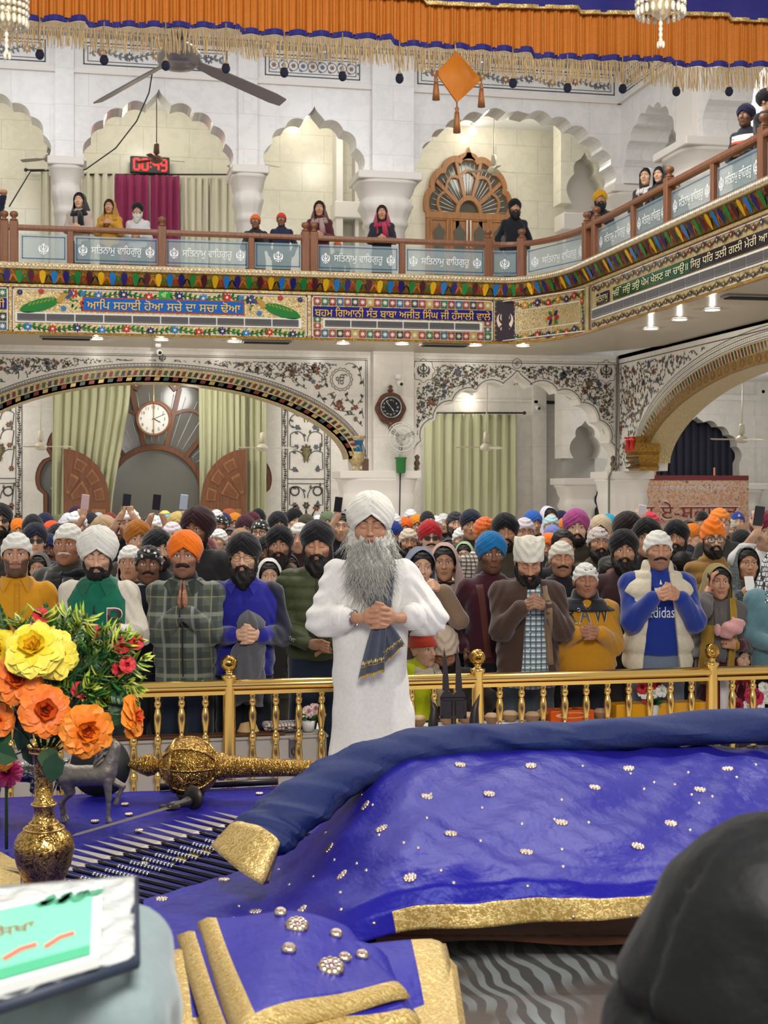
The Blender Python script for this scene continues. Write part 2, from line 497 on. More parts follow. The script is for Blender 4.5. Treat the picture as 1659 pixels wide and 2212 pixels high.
def pattern_cloth(name,kind,cols,scale):
 t=NT(name);co=t.coord('Object');cs=[S(c)for c in cols]
 sep=t.n('SeparateXYZ');t.l(co,sep.inputs[0])
 def stripe(sock,sc,ph=0,duty=.5):
  a=t.math('FRACT',t.math('ADD',t.math('MULTIPLY',sock,sc),ph));return t.math('LESS_THAN',a,duty)
 if kind=='plaid':
  x,z=sep.outputs[0],sep.outputs[2]
  c=t.mix(t.math('MULTIPLY',stripe(x,scale,.1,.38),.75),cs[0],cs[1])
  c=t.mix(t.math('MULTIPLY',stripe(z,scale,.3,.38),.6),c,cs[1])
  c=t.mix(t.math('MULTIPLY',stripe(x,scale,.2,.07),.6),c,cs[2])
  c=t.mix(t.math('MULTIPLY',stripe(z,scale,.42,.07),.6),c,cs[2])
  if len(cs)>3:
   c=t.mix(t.math('MULTIPLY',stripe(x,scale*.5,.62,.1),.55),c,cs[3]);c=t.mix(t.math('MULTIPLY',stripe(z,scale*.5,.8,.1),.55),c,cs[3])
 elif kind=='check':
  c=t.mix(t.math('MULTIPLY',stripe(sep.outputs[0],scale,0,.3),.8),cs[0],cs[1])
  c=t.mix(t.math('MULTIPLY',stripe(sep.outputs[2],scale,0,.45),.85),c,cs[1])
  c=t.mix(t.math('MULTIPLY',stripe(sep.outputs[2],scale,.2,.1),.9),c,cs[2])
 elif kind=='dots':
  v=t.n('TexVoronoi',feature='F1');v.inputs['Scale'].default_value=scale;v.inputs['Randomness'].default_value=.55;t.l(co,v.inputs['Vector'])
  c=t.mix(t.math('LESS_THAN',v.outputs['Distance'],.27),cs[0],cs[1])
 elif kind=='net':
  v=t.n('TexVoronoi',feature='DISTANCE_TO_EDGE');v.inputs['Scale'].default_value=scale;v.inputs['Randomness'].default_value=.4;t.l(co,v.inputs['Vector'])
  c=t.mix(t.math('LESS_THAN',v.outputs['Distance'],.11),cs[0],cs[1])
 elif kind=='blotch':
  c=t.ramp(t.noise(co,scale,6,.75),[(.36,cs[0]),(.47,cs[1]),(.55,cs[2]),(.66,cs[1])])
 elif kind=='zebra':
  w=t.n('TexWave',wave_type='BANDS');w.inputs['Scale'].default_value=scale;w.inputs['Distortion'].default_value=7;w.inputs['Detail'].default_value=1;w.inputs['Detail Scale'].default_value=.8;t.l(co,w.inputs['Vector'])
  c=t.mix(t.ramp(w.outputs['Fac'],[(.45,0),(.55,1)]),cs[0],cs[1])
  if len(cs)>2:
   c=t.mix(t.ramp(t.noise(co,scale*.35,2),[(.42,0),(.52,1)]),c,cs[2])
 t.base(c);t.setp(Roughness=.85);t.b.inputs['Sheen Weight'].default_value=.2
 t.bump(t.noise(co,9,3),.15,.02)
 MATS[name]=t.m;return t.m
M_plaid=pattern_cloth('plaid_flannel','plaid',[(84,92,78),(46,54,52),(150,140,84),(140,146,140)],10)
M_check=pattern_cloth('checked_cotton','check',[(226,232,230),(58,92,104),(30,48,60)],26)
M_windowpane=pattern_cloth('windowpane_cotton','check',[(222,214,200),(70,52,50),(90,70,66)],30)
M_dots=pattern_cloth('dotted_bandana','dots',[(22,22,26),(226,222,212)],24)
M_dots_navy=pattern_cloth('navy_bandana','dots',[(30,32,46),(196,196,200)],22)
M_dots_orange=pattern_cloth('printed_orange','dots',[(222,104,34),(120,52,20)],70)
M_net=pattern_cloth('black_white_net','net',[(222,222,224),(20,20,24)],30)
M_print=pattern_cloth('floral_print','net',[(196,180,168),(70,50,52)],45)
M_print_grey=pattern_cloth('grey_print','dots',[(196,184,180),(110,100,108)],34)
M_darkprint=pattern_cloth('dark_print','net',[(48,58,64),(84,92,92)],40)
M_rug=pattern_cloth('zebra_rug','zebra',[(26,22,19),(112,118,118),(58,42,31)],5)
def skin_mat():
 t=NT('skin');oi=t.n('ObjectInfo');a=t.n('Attribute',attribute_name='Mask');co=t.coord()
 sp=t.n('SeparateColor');t.l(a.outputs['Color'],sp.inputs[0])
 base=t.mix(1,oi.outputs['Color'],t.ramp(t.noise(co,30,4),[(.3,(.9,.88,.87)),(.7,(1.04,1,1))]),'MULTIPLY')
 lip=t.mix(.55,base,S((132,66,62)))
 c=t.mix(t.math('MULTIPLY',a.outputs['Alpha'],.8),base,S((34,27,25)))
 c=t.mix(sp.outputs[0],c,lip)
 c=t.mix(sp.outputs[2],c,S((222,214,206)))
 c=t.mix(sp.outputs[1],c,S((26,19,17)))
 t.base(c);t.setp(Roughness=.5);t.b.inputs['Specular IOR Level'].default_value=.35
 t.b.inputs['Subsurface Weight'].default_value=0
 return t.m
M_skin=skin_mat()
M_hair=plain('black_hair',(24,20,19),.55,bump=(120,.5,.006),spec=.3)
def hairmat(name,c1,c2):
 t=NT(name);co=t.mapping(t.coord(),(1,1,.12));f=t.noise(co,150,4,.7)
 t.base(t.ramp(f,[(.3,S(c1)),(.7,S(c2))]));t.setp(Roughness=.7);t.bump(f,.7,.006);return t.m
M_greybeard=hairmat('grey_hair',(164,163,152),(226,224,212))
def satin(name,c,c2=None,rough=.33,sheen=.35,wr=(3.5,.25,.03)):
 t=NT(name);co=t.coord('Object')
 n1=t.noise(t.mapping(co,(1,1,1),(0,0,.5)),wr[0],5,.55)
 n2=t.noise(t.mapping(co,(1,.25,1),(0,0,.7)),wr[0]*5,3,.6)
 t.base(S(c));t.setp(Roughness=rough)
 t.b.inputs['Sheen Weight'].default_value=sheen;t.b.inputs['Sheen Tint'].default_value=(*S(c2 or(120,120,230)),1);t.b.inputs['Sheen Roughness'].default_value=.35
 t.b.inputs['Anisotropic'].default_value=.5
 t.bump(t.math('ADD',n1,t.math('MULTIPLY',n2,.25)),wr[1],wr[2])
 MATS[name]=t.m;return t.m
M_satin=satin('royal_blue_satin',(34,30,140),(90,90,230),rough=.4,sheen=.12,wr=(2.6,.5,.05))
M_satin.node_tree.nodes['Principled BSDF'].inputs['Specular IOR Level'].default_value=.28
M_satin.node_tree.nodes['Principled BSDF'].inputs['Specular Tint'].default_value=(.45,.5,1,1)
M_navy=satin('navy_cotton',(24,40,92),(70,100,180),rough=.75,sheen=.15,wr=(5,.5,.03))
M_canopy_blue=satin('canopy_blue',(28,24,110),(60,60,160),rough=.7,sheen=.1)
M_canopy_orange=satin('canopy_orange',(188,108,14),(200,120,30),rough=.65,sheen=.05,wr=(9,.4,.02))
M_fringe=plain('gold_fringe',(188,160,112),.45,.25)
M_curtain=plain('pale_green_curtain',(196,196,158),.75,sheen=.2,bump=(60,.1,.005))
M_curtain_w=plain('ivory_curtain',(216,210,190),.75,sheen=.2)
M_curtain_m=plain('magenta_curtain',(140,22,82),.7,sheen=.2)
M_curtain_d=plain('slate_curtain',(44,46,62),.8)
M_leaf=attr_mat('leaf',.4)
def glassmat(name,c,rough=.12,alpha=.45):
 t=NT(name);t.base(S(c));t.setp(Roughness=rough);t.b.inputs['Alpha'].default_value=alpha;MATS[name]=t.m;return t.m
M_glass=glassmat('etched_glass',(176,196,200),.2,.34)
M_pane=plain('window_pane',(120,120,112),.12)
M_pane_dark=plain('dark_window_pane',(96,92,84),.1)
def emit(name,c,s):
 t=NT(name);t.base(S(c));t.b.inputs['Emission Color'].default_value=(*S(c),1);t.b.inputs['Emission Strength'].default_value=s;MATS[name]=t.m;return t.m
M_lamp=emit('lamp_glow',(255,244,224),14)
M_led=emit('red_led',(255,50,50),2.2)
M_plasticfilm=NT('clear_plastic');M_plasticfilm.base(S((226,230,228)));M_plasticfilm.setp(Roughness=.15);M_plasticfilm.b.inputs['Alpha'].default_value=.55
M_plasticfilm.bump(M_plasticfilm.noise(M_plasticfilm.coord(),40,4),.8,.01);M_plasticfilm=M_plasticfilm.m
YF,YA,YB=23.5,25.65,30.2
XF,XA,XB=7.8,9.76,15.5
ZU,ZF,ZT=4.55,5.3,9.95
XL=-9.0
def uz(px,py,Y=None):
 p=onY(px,py,YA if Y is None else Y);return(p.x,p.z)
def yz(px,py,X=None):
 p=onX(px,py,XA if X is None else X);return(p.y,p.z)
fY=lambda Y:(lambda u,w,d:(u,Y-d,w))
fX=lambda X:(lambda u,w,d:(X-d,u,w))
C_DK,C_BR,C_RD,C_BL,C_GN,C_OL=S((58,54,50)),S((104,80,62)),S((120,62,52)),S((72,84,110)),S((78,96,80)),S((130,120,84))
def arch_curve(u0,u1,zs,za,n,ogee=.22,foot=True):
 """multifoil arch from (u0,zs) to (u1,zs), left to right"""
 uc,hw,rise=(u0+u1)/2,(u1-u0)/2,za-zs
 rb=rise*(1-ogee)
 th=[PI-PI*i/n for i in range(n+1)]
 pt=lambda t:(uc+hw*math.cos(t)*(1 if abs(math.cos(t))<.99 else 1),zs+rb*max(math.sin(t),0)**.85)
 out=[]
 for i in range(n):
  a,b=pt(th[i]),pt(th[i+1])
  mid=n%2==1 and i==n//2
  m=((a[0]+b[0])/2,(a[1]+b[1])/2)
  L=math.hypot(b[0]-a[0],b[1]-a[1]);nx,nz=-(b[1]-a[1])/L,(b[0]-a[0])/L
  if mid and ogee>0:
   top=(uc,za)
   for s in range(9):
    t=s/8;x=a[0]+(uc-a[0])*t
    z=a[1]+(za-a[1])*(.62*math.sin(t*PI/2)*(1-t**6)+t**6)if t<1 else za
    out.append((x,z))
   out+=[(2*uc-x,z)for x,z in reversed(out[-9:-1])]
   continue
  bul=L*.24
  for s in range(7):
   t=s/6 if i==n-1 else s/7
   h=bul*4*t*(1-t)
   out.append((a[0]+(b[0]-a[0])*t+nx*h,a[1]+(b[1]-a[1])*t+nz*h))
 return out
def smooth_arch(u0,u1,zs,za,n=40,p=2.0,q=2.0):
 uc,hw=(u0+u1)/2,(u1-u0)/2
 return[(uc-hw*math.cos(PI*i/n),zs+(za-zs)*max(1-abs(math.cos(PI*i/n))**p,0)**(1/q))for i in range(n+1)]
def wall_plate(name,outline,holes,thick,f3,mat,parent=None):
 v,f=curve_fill(outline,holes,thick)
 mb=MB();mb.add([f3(x,y,z-thick/2)for x,y,z in v],f,sm=False)
 o=mb.build(name,mat,parent)
 return o
def ribbon(mb,f3,pts,w,d=.006,col=C_DK):
 n=len(pts)
 if n<2:return
 L,R=[],[]
 for i in range(n):
  a,b=pts[max(i-1,0)],pts[min(i+1,n-1)]
  dx,dz=b[0]-a[0],b[1]-a[1];l=math.hypot(dx,dz)or 1
  ww=w if not callable(w)else w(i/(n-1))
  L.append(f3(pts[i][0]-dz/l*ww/2,pts[i][1]+dx/l*ww/2,d));R.append(f3(pts[i][0]+dz/l*ww/2,pts[i][1]-dx/l*ww/2,d))
 mb.add(L+R,[(i,i+1,n+i+1,n+i)for i in range(n-1)],col=col,sm=False)
def leaf2(mb,f3,u,w,ang,L,wd,d=.007,col=C_GN):
 c,s=math.cos(ang),math.sin(ang)
 pts=[(0,0),(.3,.5),(.65,.42),(1,0),(.65,-.42),(.3,-.5)]
 mb.poly([f3(u+(x*c*L-y*wd*s),w+(x*s*L+y*wd*c),d)for x,y in pts],col=col,sm=False)
def flower2(mb,f3,u,w,r,n=6,d=.008,col=C_RD,core=C_OL,rot=0,pointy=.55):
 pts=[]
 for i in range(n*4):
  a=2*PI*i/(n*4)+rot
  k=abs(math.cos((a-rot)*n/2));rr=r*(pointy+(1-pointy)*k**.8)
  pts.append(f3(u+rr*math.cos(a),w+rr*math.sin(a),d))
 mb.add([f3(u,w,d)]+pts,[(0,1+i,1+(i+1)%(n*4))for i in range(n*4)],col=col,sm=False)
 mb.poly([f3(u+r*.3*math.cos(a),w+r*.3*math.sin(a),d+.002)for a in[2*PI*i/8 for i in range(8)]],col=core,sm=False)
def star2(mb,f3,u,w,r,n=8,d=.008,col=(1,1,1)):
 pts=[f3(u+(r if i%2==0 else r*.42)*math.cos(PI*i/n),w+(r if i%2==0 else r*.42)*math.sin(PI*i/n),d)for i in range(2*n)]
 mb.add([f3(u,w,d)]+pts,[(0,1+i,1+(i+1)%(2*n))for i in range(2*n)],col=col,sm=False)
def rect2(mb,f3,u0,u1,w0,w1,d=.004,col=(1,1,1)):
 mb.poly([f3(u0,w0,d),f3(u1,w0,d),f3(u1,w1,d),f3(u0,w1,d)],col=col,sm=False)
def frame2(mb,f3,u0,u1,w0,w1,t,d=.006,col=C_DK):
 rect2(mb,f3,u0,u1,w0,w0+t,d,col);rect2(mb,f3,u0,u1,w1-t,w1,d,col);rect2(mb,f3,u0,u0+t,w0,w1,d,col);rect2(mb,f3,u1-t,u1,w0,w1,d,col)
def ring2(mb,f3,u,w,r,t,d=.006,col=C_DK,n=28,wav=0,k=10):
 P=[(u+(r+wav*math.cos(k*2*PI*i/n))*math.cos(2*PI*i/n),w+(r+wav*math.cos(k*2*PI*i/n))*math.sin(2*PI*i/n))for i in range(n+1)]
 ribbon(mb,f3,P,t,d,col)
def scrolls(mb,f3,u0,u1,w0,w1,ok,sp=.4,seed=1,th=.016,cols=(C_BR,C_RD,C_BL,C_OL),leafc=(C_DK,C_GN,C_BR),fl=1.0):
 """evenly spread curling stems: each grows until it meets the border or a neighbour"""
 r=random.Random(seed);occ={};cell=sp*.3;st=sp*.13
 key=lambda p:(int(p[0]//cell),int(p[1]//cell))
 tries=int((u1-u0)*(w1-w0)/(sp*sp)*26)
 for k in range(tries):
  u,w=r.uniform(u0,u1),r.uniform(w0,w1)
  if not ok(u,w)or key((u,w))in occ:continue
  a=r.uniform(0,2*PI);sg=r.choice((-1,1));P=[(u,w)];own={key((u,w))}
  n=15
  for s in range(n):
   a+=sg*(.03+.5*(s/n)**1.3)
   q=(P[-1][0]+math.cos(a)*st,P[-1][1]+math.sin(a)*st);kq=key(q)
   if not ok(*q)or(kq in occ and kq not in own):break
   own.add(kq);P.append(q)
  if len(P)<4:continue
  for c in own:occ[c]=1
  ribbon(mb,f3,P,th,.006,C_DK)
  for s in range(1,len(P)-1,2):
   q=P[s];a_=math.atan2(P[s+1][1]-q[1],P[s+1][0]-q[0])+(.9 if(s//2)%2 else-.9)
   L=sp*r.uniform(.18,.28)
   if ok(q[0]+math.cos(a_)*L,q[1]+math.sin(a_)*L):leaf2(mb,f3,q[0],q[1],a_,L,L*.55,.007,r.choice(leafc))
  rr=sp*(r.uniform(.12,.17)if r.random()<.7 else.24)
  e=P[-1]
  if all(ok(e[0]+rr*c,e[1]+rr*d)for c,d in((1,0),(-1,0),(0,1),(0,-1))):
   flower2(mb,f3,e[0],e[1],rr,r.choice((5,6,8)),.009,r.choice(cols),r.choice((C_OL,C_DK)),r.random())
def vine_strip(mb,f3,u0,u1,w0,w1,per,stem,leafs,flowers,th=.012,d=.006,fr=.42,seed=3):
 """running vine along u (or along w when taller than wide)"""
 r=random.Random(seed)
 vert=(w1-w0)>(u1-u0)
 a0,a1,b0,b1=(w0,w1,u0,u1)if vert else(u0,u1,w0,w1)
 g=(lambda a,b,dd:f3(b,a,dd))if vert else f3
 n=max(int((a1-a0)/per),1);per=(a1-a0)/n;mid,amp=(b0+b1)/2,(b1-b0)*.2
 P=[(a0+(a1-a0)*i/(n*10),mid+amp*math.sin(PI*i/10))for i in range(n*10+1)]
 ribbon(mb,g,P,th,d,stem)
 for i in range(n*5):
  if i%5==2:continue
  a=a0+(i+.5)*per/5;b=mid+amp*math.sin(PI*(a-a0)/per);
  for side in(1,-1):
   leaf2(mb,g,a,b,side*r.uniform(.6,1.1),per*.2,per*.1,d+.001,r.choice(leafs))
 for i in range(n):
  a=a0+(i+.5)*per;b=mid+amp*math.sin(PI*(i+.5))
  flower2(mb,g,a,mid+(b-mid)*.4,min(fr*(b1-b0),per*.3),8,d+.003,flowers[i%len(flowers)],S((230,220,190)),0,.45)
mb=MB();mb.box((-14,-3,-.2),(18,31,0));floor=struct(mb.build('floor',M_stone))
mb=MB();mb.box((XL-4,YA-.2,ZT),(18,YB+.3,ZT+.25));mb.box((XA-.2,12,ZT),(18,YA-.2,ZT+.25));struct(mb.build('ceiling',M_ceil))
mb=MB();mb.box((XL-4,YA,ZU-.05),(18,YB,ZF));mb.box((XA,12,ZU-.05),(18,YA,ZF));struct(mb.build('ceiling_gallery',M_ceil))
wl=uz(96,1100,YB);wr=uz(572,1100,YB)
win_c=onY(335,1068,YB)
ow,iw=2.38,.94
def lobed(cx,cz,R,n=10,a0=0.0,a1=PI,amp=.05):
 out=[]
 for i in range(n*8+1):
  t=a1+(a0-a1)*i/(n*8);ph=(i%8)/8
  rr=R*(1-amp+amp*1.6*math.sqrt(max(math.sin(PI*(i/8%1)),0)))
  out.append((cx+rr*math.cos(t),cz+rr*math.sin(t)))
 return out
open_door=lobed(win_c.x,win_c.z,ow,9)
open_door=[(open_door[0][0],0.02)]+open_door+[(open_door[-1][0],.02)]
n0=uz(1404,1100,YB);n1=uz(1590,1100,YB);nz=uz(1500,900,YB)[1]
niche=arch_curve(n0[0],n1[0],uz(1500,1000,YB)[1],nz,9,.12)
niche=[(n0[0],1.2)]+niche+[(n1[0],1.2)]
o=wall_plate('wall_back',[(XL-4,0),(18,0),(18,ZU),(XL-4,ZU)],[open_door[::-1],niche[::-1]],.35,lambda x,y,z:(x,YB-.17-z,y),M_marble_low);struct(o)
mb=MB();mb.box((XL-4,YB-.02,ZU),(18,YB+.3,ZT));struct(mb.build('wall_back_upper',M_marble_warm))
mb=MB();mb.box((17.5,12,0),(17.8,YB,ZT));struct(mb.build('wall_right_far',M_marble))
mb=MB();mb.box((n0[0]-.5,YB+.42,.9),(n1[0]+.5,YB+.5,nz+.4))
for i in range(16):
 x=n0[0]-.4+i*.18;mb.tube([(x,YB+.4,.9),(x,YB+.4,nz+.3)],.07,8)
tag(mb.build('curtain',M_curtain_d),'dark slate curtain in the scalloped window niche above the banner','curtain')
la0,la1=uz(322-436,985)[0],uz(756,985)[0]
ZTL=ZU+.02
big=smooth_arch(la0,la1,2.62,4.02,48,2.0,1.75)
ma0,ma1=uz(899,1020)[0],uz(1313,1020)[0]
mid_arch=arch_curve(ma0,ma1,2.40,4.21,11,.13)
xr0=XA
outline=[(XL-4,2.4),(XL-4,ZTL),(XA+.3,ZTL),(XA+.3,2.4)]+mid_arch[::-1]+[(ma0-.02,2.4),(la1+.02,2.4)]+big[::-1]+[(la0-.02,2.4)]
o=wall_plate('wall_arcade',outline[::-1],[],.5,lambda x,y,z:(x,YA-.25-z,y),M_marble_low);struct(o)
W_AR=o
def arch_band(name,curve,plane,off0,off1,dep0,dep1,mat,parent,col=(1,1,1)):
 mb=MB();rings=[]
 n=len(curve)
 for i in range(n):
  a,b=curve[max(i-1,0)],curve[min(i+1,n-1)]
  dx,dz=b[0]-a[0],b[1]-a[1];l=math.hypot(dx,dz)or 1;nx,nz_=-dz/l,dx/l
  u,w=curve[i]
  rings.append([plane(u+nx*off0,w+nz_*off0,dep0),plane(u+nx*off1,w+nz_*off1,dep0),plane(u+nx*off1,w+nz_*off1,dep1),plane(u+nx*off0,w+nz_*off0,dep1)])
 mb.loft(rings,True,True,col=col)
 return mb.build(name,mat,parent)
def arch_offset(curve,off):
 n=len(curve);out=[]
 for i in range(n):
  a,b=curve[max(i-1,0)],curve[min(i+1,n-1)]
  dx,dz=b[0]-a[0],b[1]-a[1];l=math.hypot(dx,dz)or 1
  out.append((curve[i][0]-dz/l*off,curve[i][1]+dx/l*off))
 return out
G_COLS=[S((122,58,54)),S((62,90,72)),S((58,62,76)),S((70,58,52))]
def arch_gems(name,curve,plane,off,size,dep,step,parent,cols=G_COLS,slant=.4):
 """row of slanted coloured glass pieces along an arch"""
 mb=MB();acc=0;k=0;oc=arch_offset(curve,off)
 for i in range(len(oc)-1):
  a,b=oc[i],oc[i+1];L=math.hypot(b[0]-a[0],b[1]-a[1]);s=0
  while acc<L:
   t=acc/L;u,w=a[0]+(b[0]-a[0])*t,a[1]+(b[1]-a[1])*t
   dx,dz=(b[0]-a[0])/L,(b[1]-a[1])/L
   h,g=size,step*.28
   q=[(-g+h*slant,h),(g+h*slant,h),(g-h*slant,-h),(-g-h*slant,-h)]
   mb.poly([plane(u+dx*x-dz*y,w+dz*x+dx*y,dep)for x,y in q],col=cols[k%len(cols)],sm=False)
   k+=1;acc+=step
  acc-=L
 return mb.build(name,M_glass_gem,parent)
PA=fY(YA-.25)
arch_band('arch_soffit',big,fY(YA),-.09,.02,-.25,.3,M_mirror_fine,W_AR)
arch_band('arch_molding',big,PA,-.08,.17,-.02,.05,M_mirror_fine,W_AR)
arch_gems('mosaic_gems',big,PA,.085,.042,.056,.105,W_AR)
arch_gems('mosaic_gems',big,PA,-.02,.03,.056,.16,W_AR,[S((120,50,44)),S((190,160,100)),S((60,80,70))])
mb=MB()
for off,t in((.185,.012),(.205,.01),(.25,.012)):
 ribbon(mb,PA,arch_offset(big,off),t,.006,C_DK)
oc=arch_offset(big,.228)
for i in range(len(oc)-1):
 for s in range(4):
  t=s/4;u,w=oc[i][0]+(oc[i+1][0]-oc[i][0])*t,oc[i][1]+(oc[i+1][1]-oc[i][1])*t
  star2(mb,PA,u,w,.016,4,.006,C_BR)
ux1=uz(788,800)[0];wtop=4.39
bx=sorted(arch_offset(big,.27));bxs=[p[0]for p in bx];bzs=[p[1]for p in bx]
def above_big(u,w):
 if u<bxs[0]or u>bxs[-1]:return u>bxs[-1]+.02 and w>2.66
 return w>float(np.interp(u,bxs,bzs))+.02
md=uz(732,822)
def ok1(u,w):
 return u<ux1-.06 and w<wtop-.05 and above_big(u,w)and math.hypot(u-md[0],w-md[1])>.25 and u>-4.8
scrolls(mb,PA,-4.6,ux1,2.6,wtop,ok1,.36,5,.013)
scrolls(mb,PA,-2.2,4.4,4.1,wtop,lambda u,w:ok1(u,w)and w>wtop-.42,.15,21,.009)
rect2(mb,PA,-4.9,ux1,wtop,wtop+.012,.006,C_DK);rect2(mb,PA,-4.9,ux1,wtop+.03,wtop+.038,.006,C_DK)
rect2(mb,PA,ux1-.012,ux1,2.62,wtop,.006,C_DK);rect2(mb,PA,ux1-.04,ux1-.03,2.62,wtop,.006,C_DK)
ring2(mb,PA,md[0],md[1],.2,.012,.007,C_BR,60,.012,15);ring2(mb,PA,md[0],md[1],.165,.01,.007,C_DK)
rect2(mb,PA,ux1-.1,ux1+.02,2.4,2.62,.012,C_BR)
put_text(mb,'ੴ',md[0]-.1,md[0]+.11,md[1]-.09,md[1]+.1,PA,.012,0,C_DK)
put_text(mb,'☬',uz(349,775)[0]-.06,uz(349,775)[0]+.06,uz(349,778)[1]-.05,uz(349,765)[1]-.02,PA,.012,.0,C_DK)
mb.build('floral_inlay',M_paint,W_AR,fix=False)
mb=MB();a=uz(886,800)[0];b=uz(1321,800)[0]
moff=arch_offset(mid_arch,.05)
ribbon(mb,PA,moff,.014,.006,C_DK)
mx=[p[0]for p in mid_arch];
def below_mid(u,w,m=.09):
 best=9
 for(p,q)in mid_arch[::2]:
  d=math.hypot(u-p,w-q);best=min(best,d)
 uc,hw=(ma0+ma1)/2,(ma1-ma0)/2
 ins=abs(u-uc)<hw and w<2.4+1.58*max(1-((u-uc)/hw)**2,0)**.45
 return(not ins)and best>m
em1,em2,em3=uz(908,803),uz(1299,805),uz(1108,788)
def ok2(u,w):
 return a+.05<u<b-.04 and 2.5<w<4.36 and below_mid(u,w)and all(math.hypot(u-e[0],w-e[1])>.22 for e in(em1,em2))and math.hypot(u-em3[0],w-em3[1])>.11
scrolls(mb,PA,a,b,2.45,4.4,ok2,.34,8,.013)
scrolls(mb,PA,a,b,2.45,4.4,lambda u,w:ok2(u,w),.16,31,.008)
rect2(mb,PA,a,b,4.39,4.402,.006,C_DK);rect2(mb,PA,a,a+.012,2.45,4.39,.006,C_DK);rect2(mb,PA,b-.012,b,2.45,4.39,.006,C_DK);rect2(mb,PA,a,b,4.43,4.436,.006,C_DK)
for e in(em1,em2):
 ring2(mb,PA,e[0],e[1],.2,.01,.007,C_BR,64,.018,8)
 put_text(mb,'☬',e[0]-.12,e[0]+.12,e[1]-.13,e[1]+.13,PA,.012,0,C_DK)
ring2(mb,PA,em3[0],em3[1],.09,.01,.007,C_DK)
put_text(mb,'ੴ',em3[0]-.05,em3[0]+.055,em3[1]-.05,em3[1]+.05,PA,.012,0,C_DK)
for x in(a+.07,b-.07):mb.lathe([(.0,0),(.05,.02),(.03,.06),(.06,.12),(.03,.18),(.05,.24),(.01,.28)],10,(x,YA-.26,2.42),col=C_BR)
mb.build('floral_inlay',M_paint,W_AR,fix=False)
def bracket(name,x,y,z,parent,s=1.0,jewel=S((40,110,160))):
 mb=MB()
 prof=[(.02,-.34),(.07,-.30),(.05,-.25),(.09,-.2),(.05,-.15),(.08,-.12),(.12,-.04),(.1,.06),(.075,.16),(.11,.26),(.13,.3)]
 mb.lathe([(r*s,h*s)for r,h in prof],16,(x,y,z))
 mb.lathe([(.101*s,.05*s),(.08*s,.16*s),(.105*s,.24*s)],16,(x,y,z),cap=False,mat=1,col=jewel)
 return mb.build(name,[M_mirror_fine,M_glass_gem],parent)
e=uz(766,990);bracket('arch_bracket',e[0],YA-.2,e[1]+.02,W_AR,1.25)
p0,p1=uz(797,900)[0],uz(883,900)[0]
mb=MB();mb.box((p0,YA-.42,2.35),(p1,YA-.1,ZTL));struct(mb.build('column_pier',M_marble_low))
def capital(name,x0,x1,z1,y0,y1,zb=0,mat=None,wide=0.0):
 """square abacus over a flared, lobed bell and a round shaft"""
 mb=MB();cx,cy=(x0+x1)/2,(y0+y1)/2;hx,hy=(x1-x0)/2,(y1-y0)/2
 mb.box((x0,y0,z1-.14),(x1,y1,z1),.015)
 def ring(s,z,p=4,lob=0):
  out=[]
  for j in range(48):
   t=2*PI*j/48;c,q=math.cos(t),math.sin(t)
   r=1/(abs(c)**p+abs(q)**p)**(1/p)*(1+lob*(abs(math.sin(t*8))-.5))
   out.append((cx+hx*s*r*c,cy+hy*s*r*q,z))
  return out
 prof=[(.97,-.14,0),(.9,-.2,0),(.86,-.22,0),(.8,-.34,.0),(.74,-.42,0),(.76,-.46,0),(.78,-.5,.03),(.8,-.58,.06),(.74,-.68,.06),(.68,-.78,.05),(.66,-.84,.02),(.7,-.9,0),(.64,-.95,0)]
 prof=[(s+(1-s)*wide,h*(1-.15*wide),l)for s,h,l in prof]
 rs=[ring(s,z1+h,5 if s>.78 else 3,l)for s,h,l in prof]
 rs+=[ring(.6,z1-1.0,2.5,.02),ring(.62,zb+.5,2.5,.02),ring(.8,zb+.35,4),ring(.82,zb,4)]
 mb.loft(rs,True,True,sm=True)
 return struct(mb.build(name,mat or M_stone))
capital('column_1',uz(724,1030)[0],uz(896,1030)[0],2.40,YA-.55,YA+.35,wide=.5)
capital('column_2',uz(1285,1030)[0]+.05,XA+.62,2.40,YA-.5,YA+.4,wide=.4)
capital('column_3',uz(1204,1040,28.6)[0],uz(1290,1040,28.6)[0],2.30,28.2,29.1)
cr=onY(1600,1045,29.2).x
capital('column_4',cr-.3,cr+.45,2.2,28.8,29.6)
rc,rh=19.0,5.25
rarch=smooth_arch(rc-rh,rc+rh,2.55,4.03,60,2.0,1.75)
outl=[(12,2.4),(12,ZTL),(YA,ZTL),(YA,2.4),(rc+rh+.02,2.4)]+rarch[::-1]+[(rc-rh-.02,2.4)]
o=wall_plate('wall_right_arcade',outl[::-1],[],.5,lambda x,y,z:(XA-z,x,y),M_marble_low);struct(o);W_RA=o
PR=fX(XA)
arch_band('arch_soffit',rarch,PR,-.1,.02,-.5,.02,M_mirror_fine,W_RA)
arch_band('arch_molding',rarch,PR,-.1,.06,-.02,.07,M_gold_carved,W_RA)
arch_band('arch_molding',rarch,PR,.06,.24,-.02,.03,M_mirror_fine,W_RA)
arch_gems('mosaic_gems',rarch,PR,.15,.07,.033,.11,W_RA,[S((70,66,40)),S((44,44,34)),S((120,60,40))])
mb=MB()
for i in range(90):
 q=rarch[0]
oc=arch_offset(rarch,-.02)
for i in range(8,len(oc)-1):
 ring2(mb,fX(XA-.075),oc[i][0],oc[i][1],.06,.02,.0,S((88,62,44)),12)
for off,t in((.25,.014),(.285,.01),(.36,.012),(.44,.012)):ribbon(mb,PR,arch_offset(rarch,off),t,.006,C_DK)
for off in(.32,.40):
 oc=arch_offset(rarch,off)
 for i in range(len(oc)-1):
  for s in range(4):star2(mb,PR,oc[i][0]+(oc[i+1][0]-oc[i][0])*s/4,oc[i][1]+(oc[i+1][1]-oc[i][1])*s/4,.018,4,.006,C_OL)
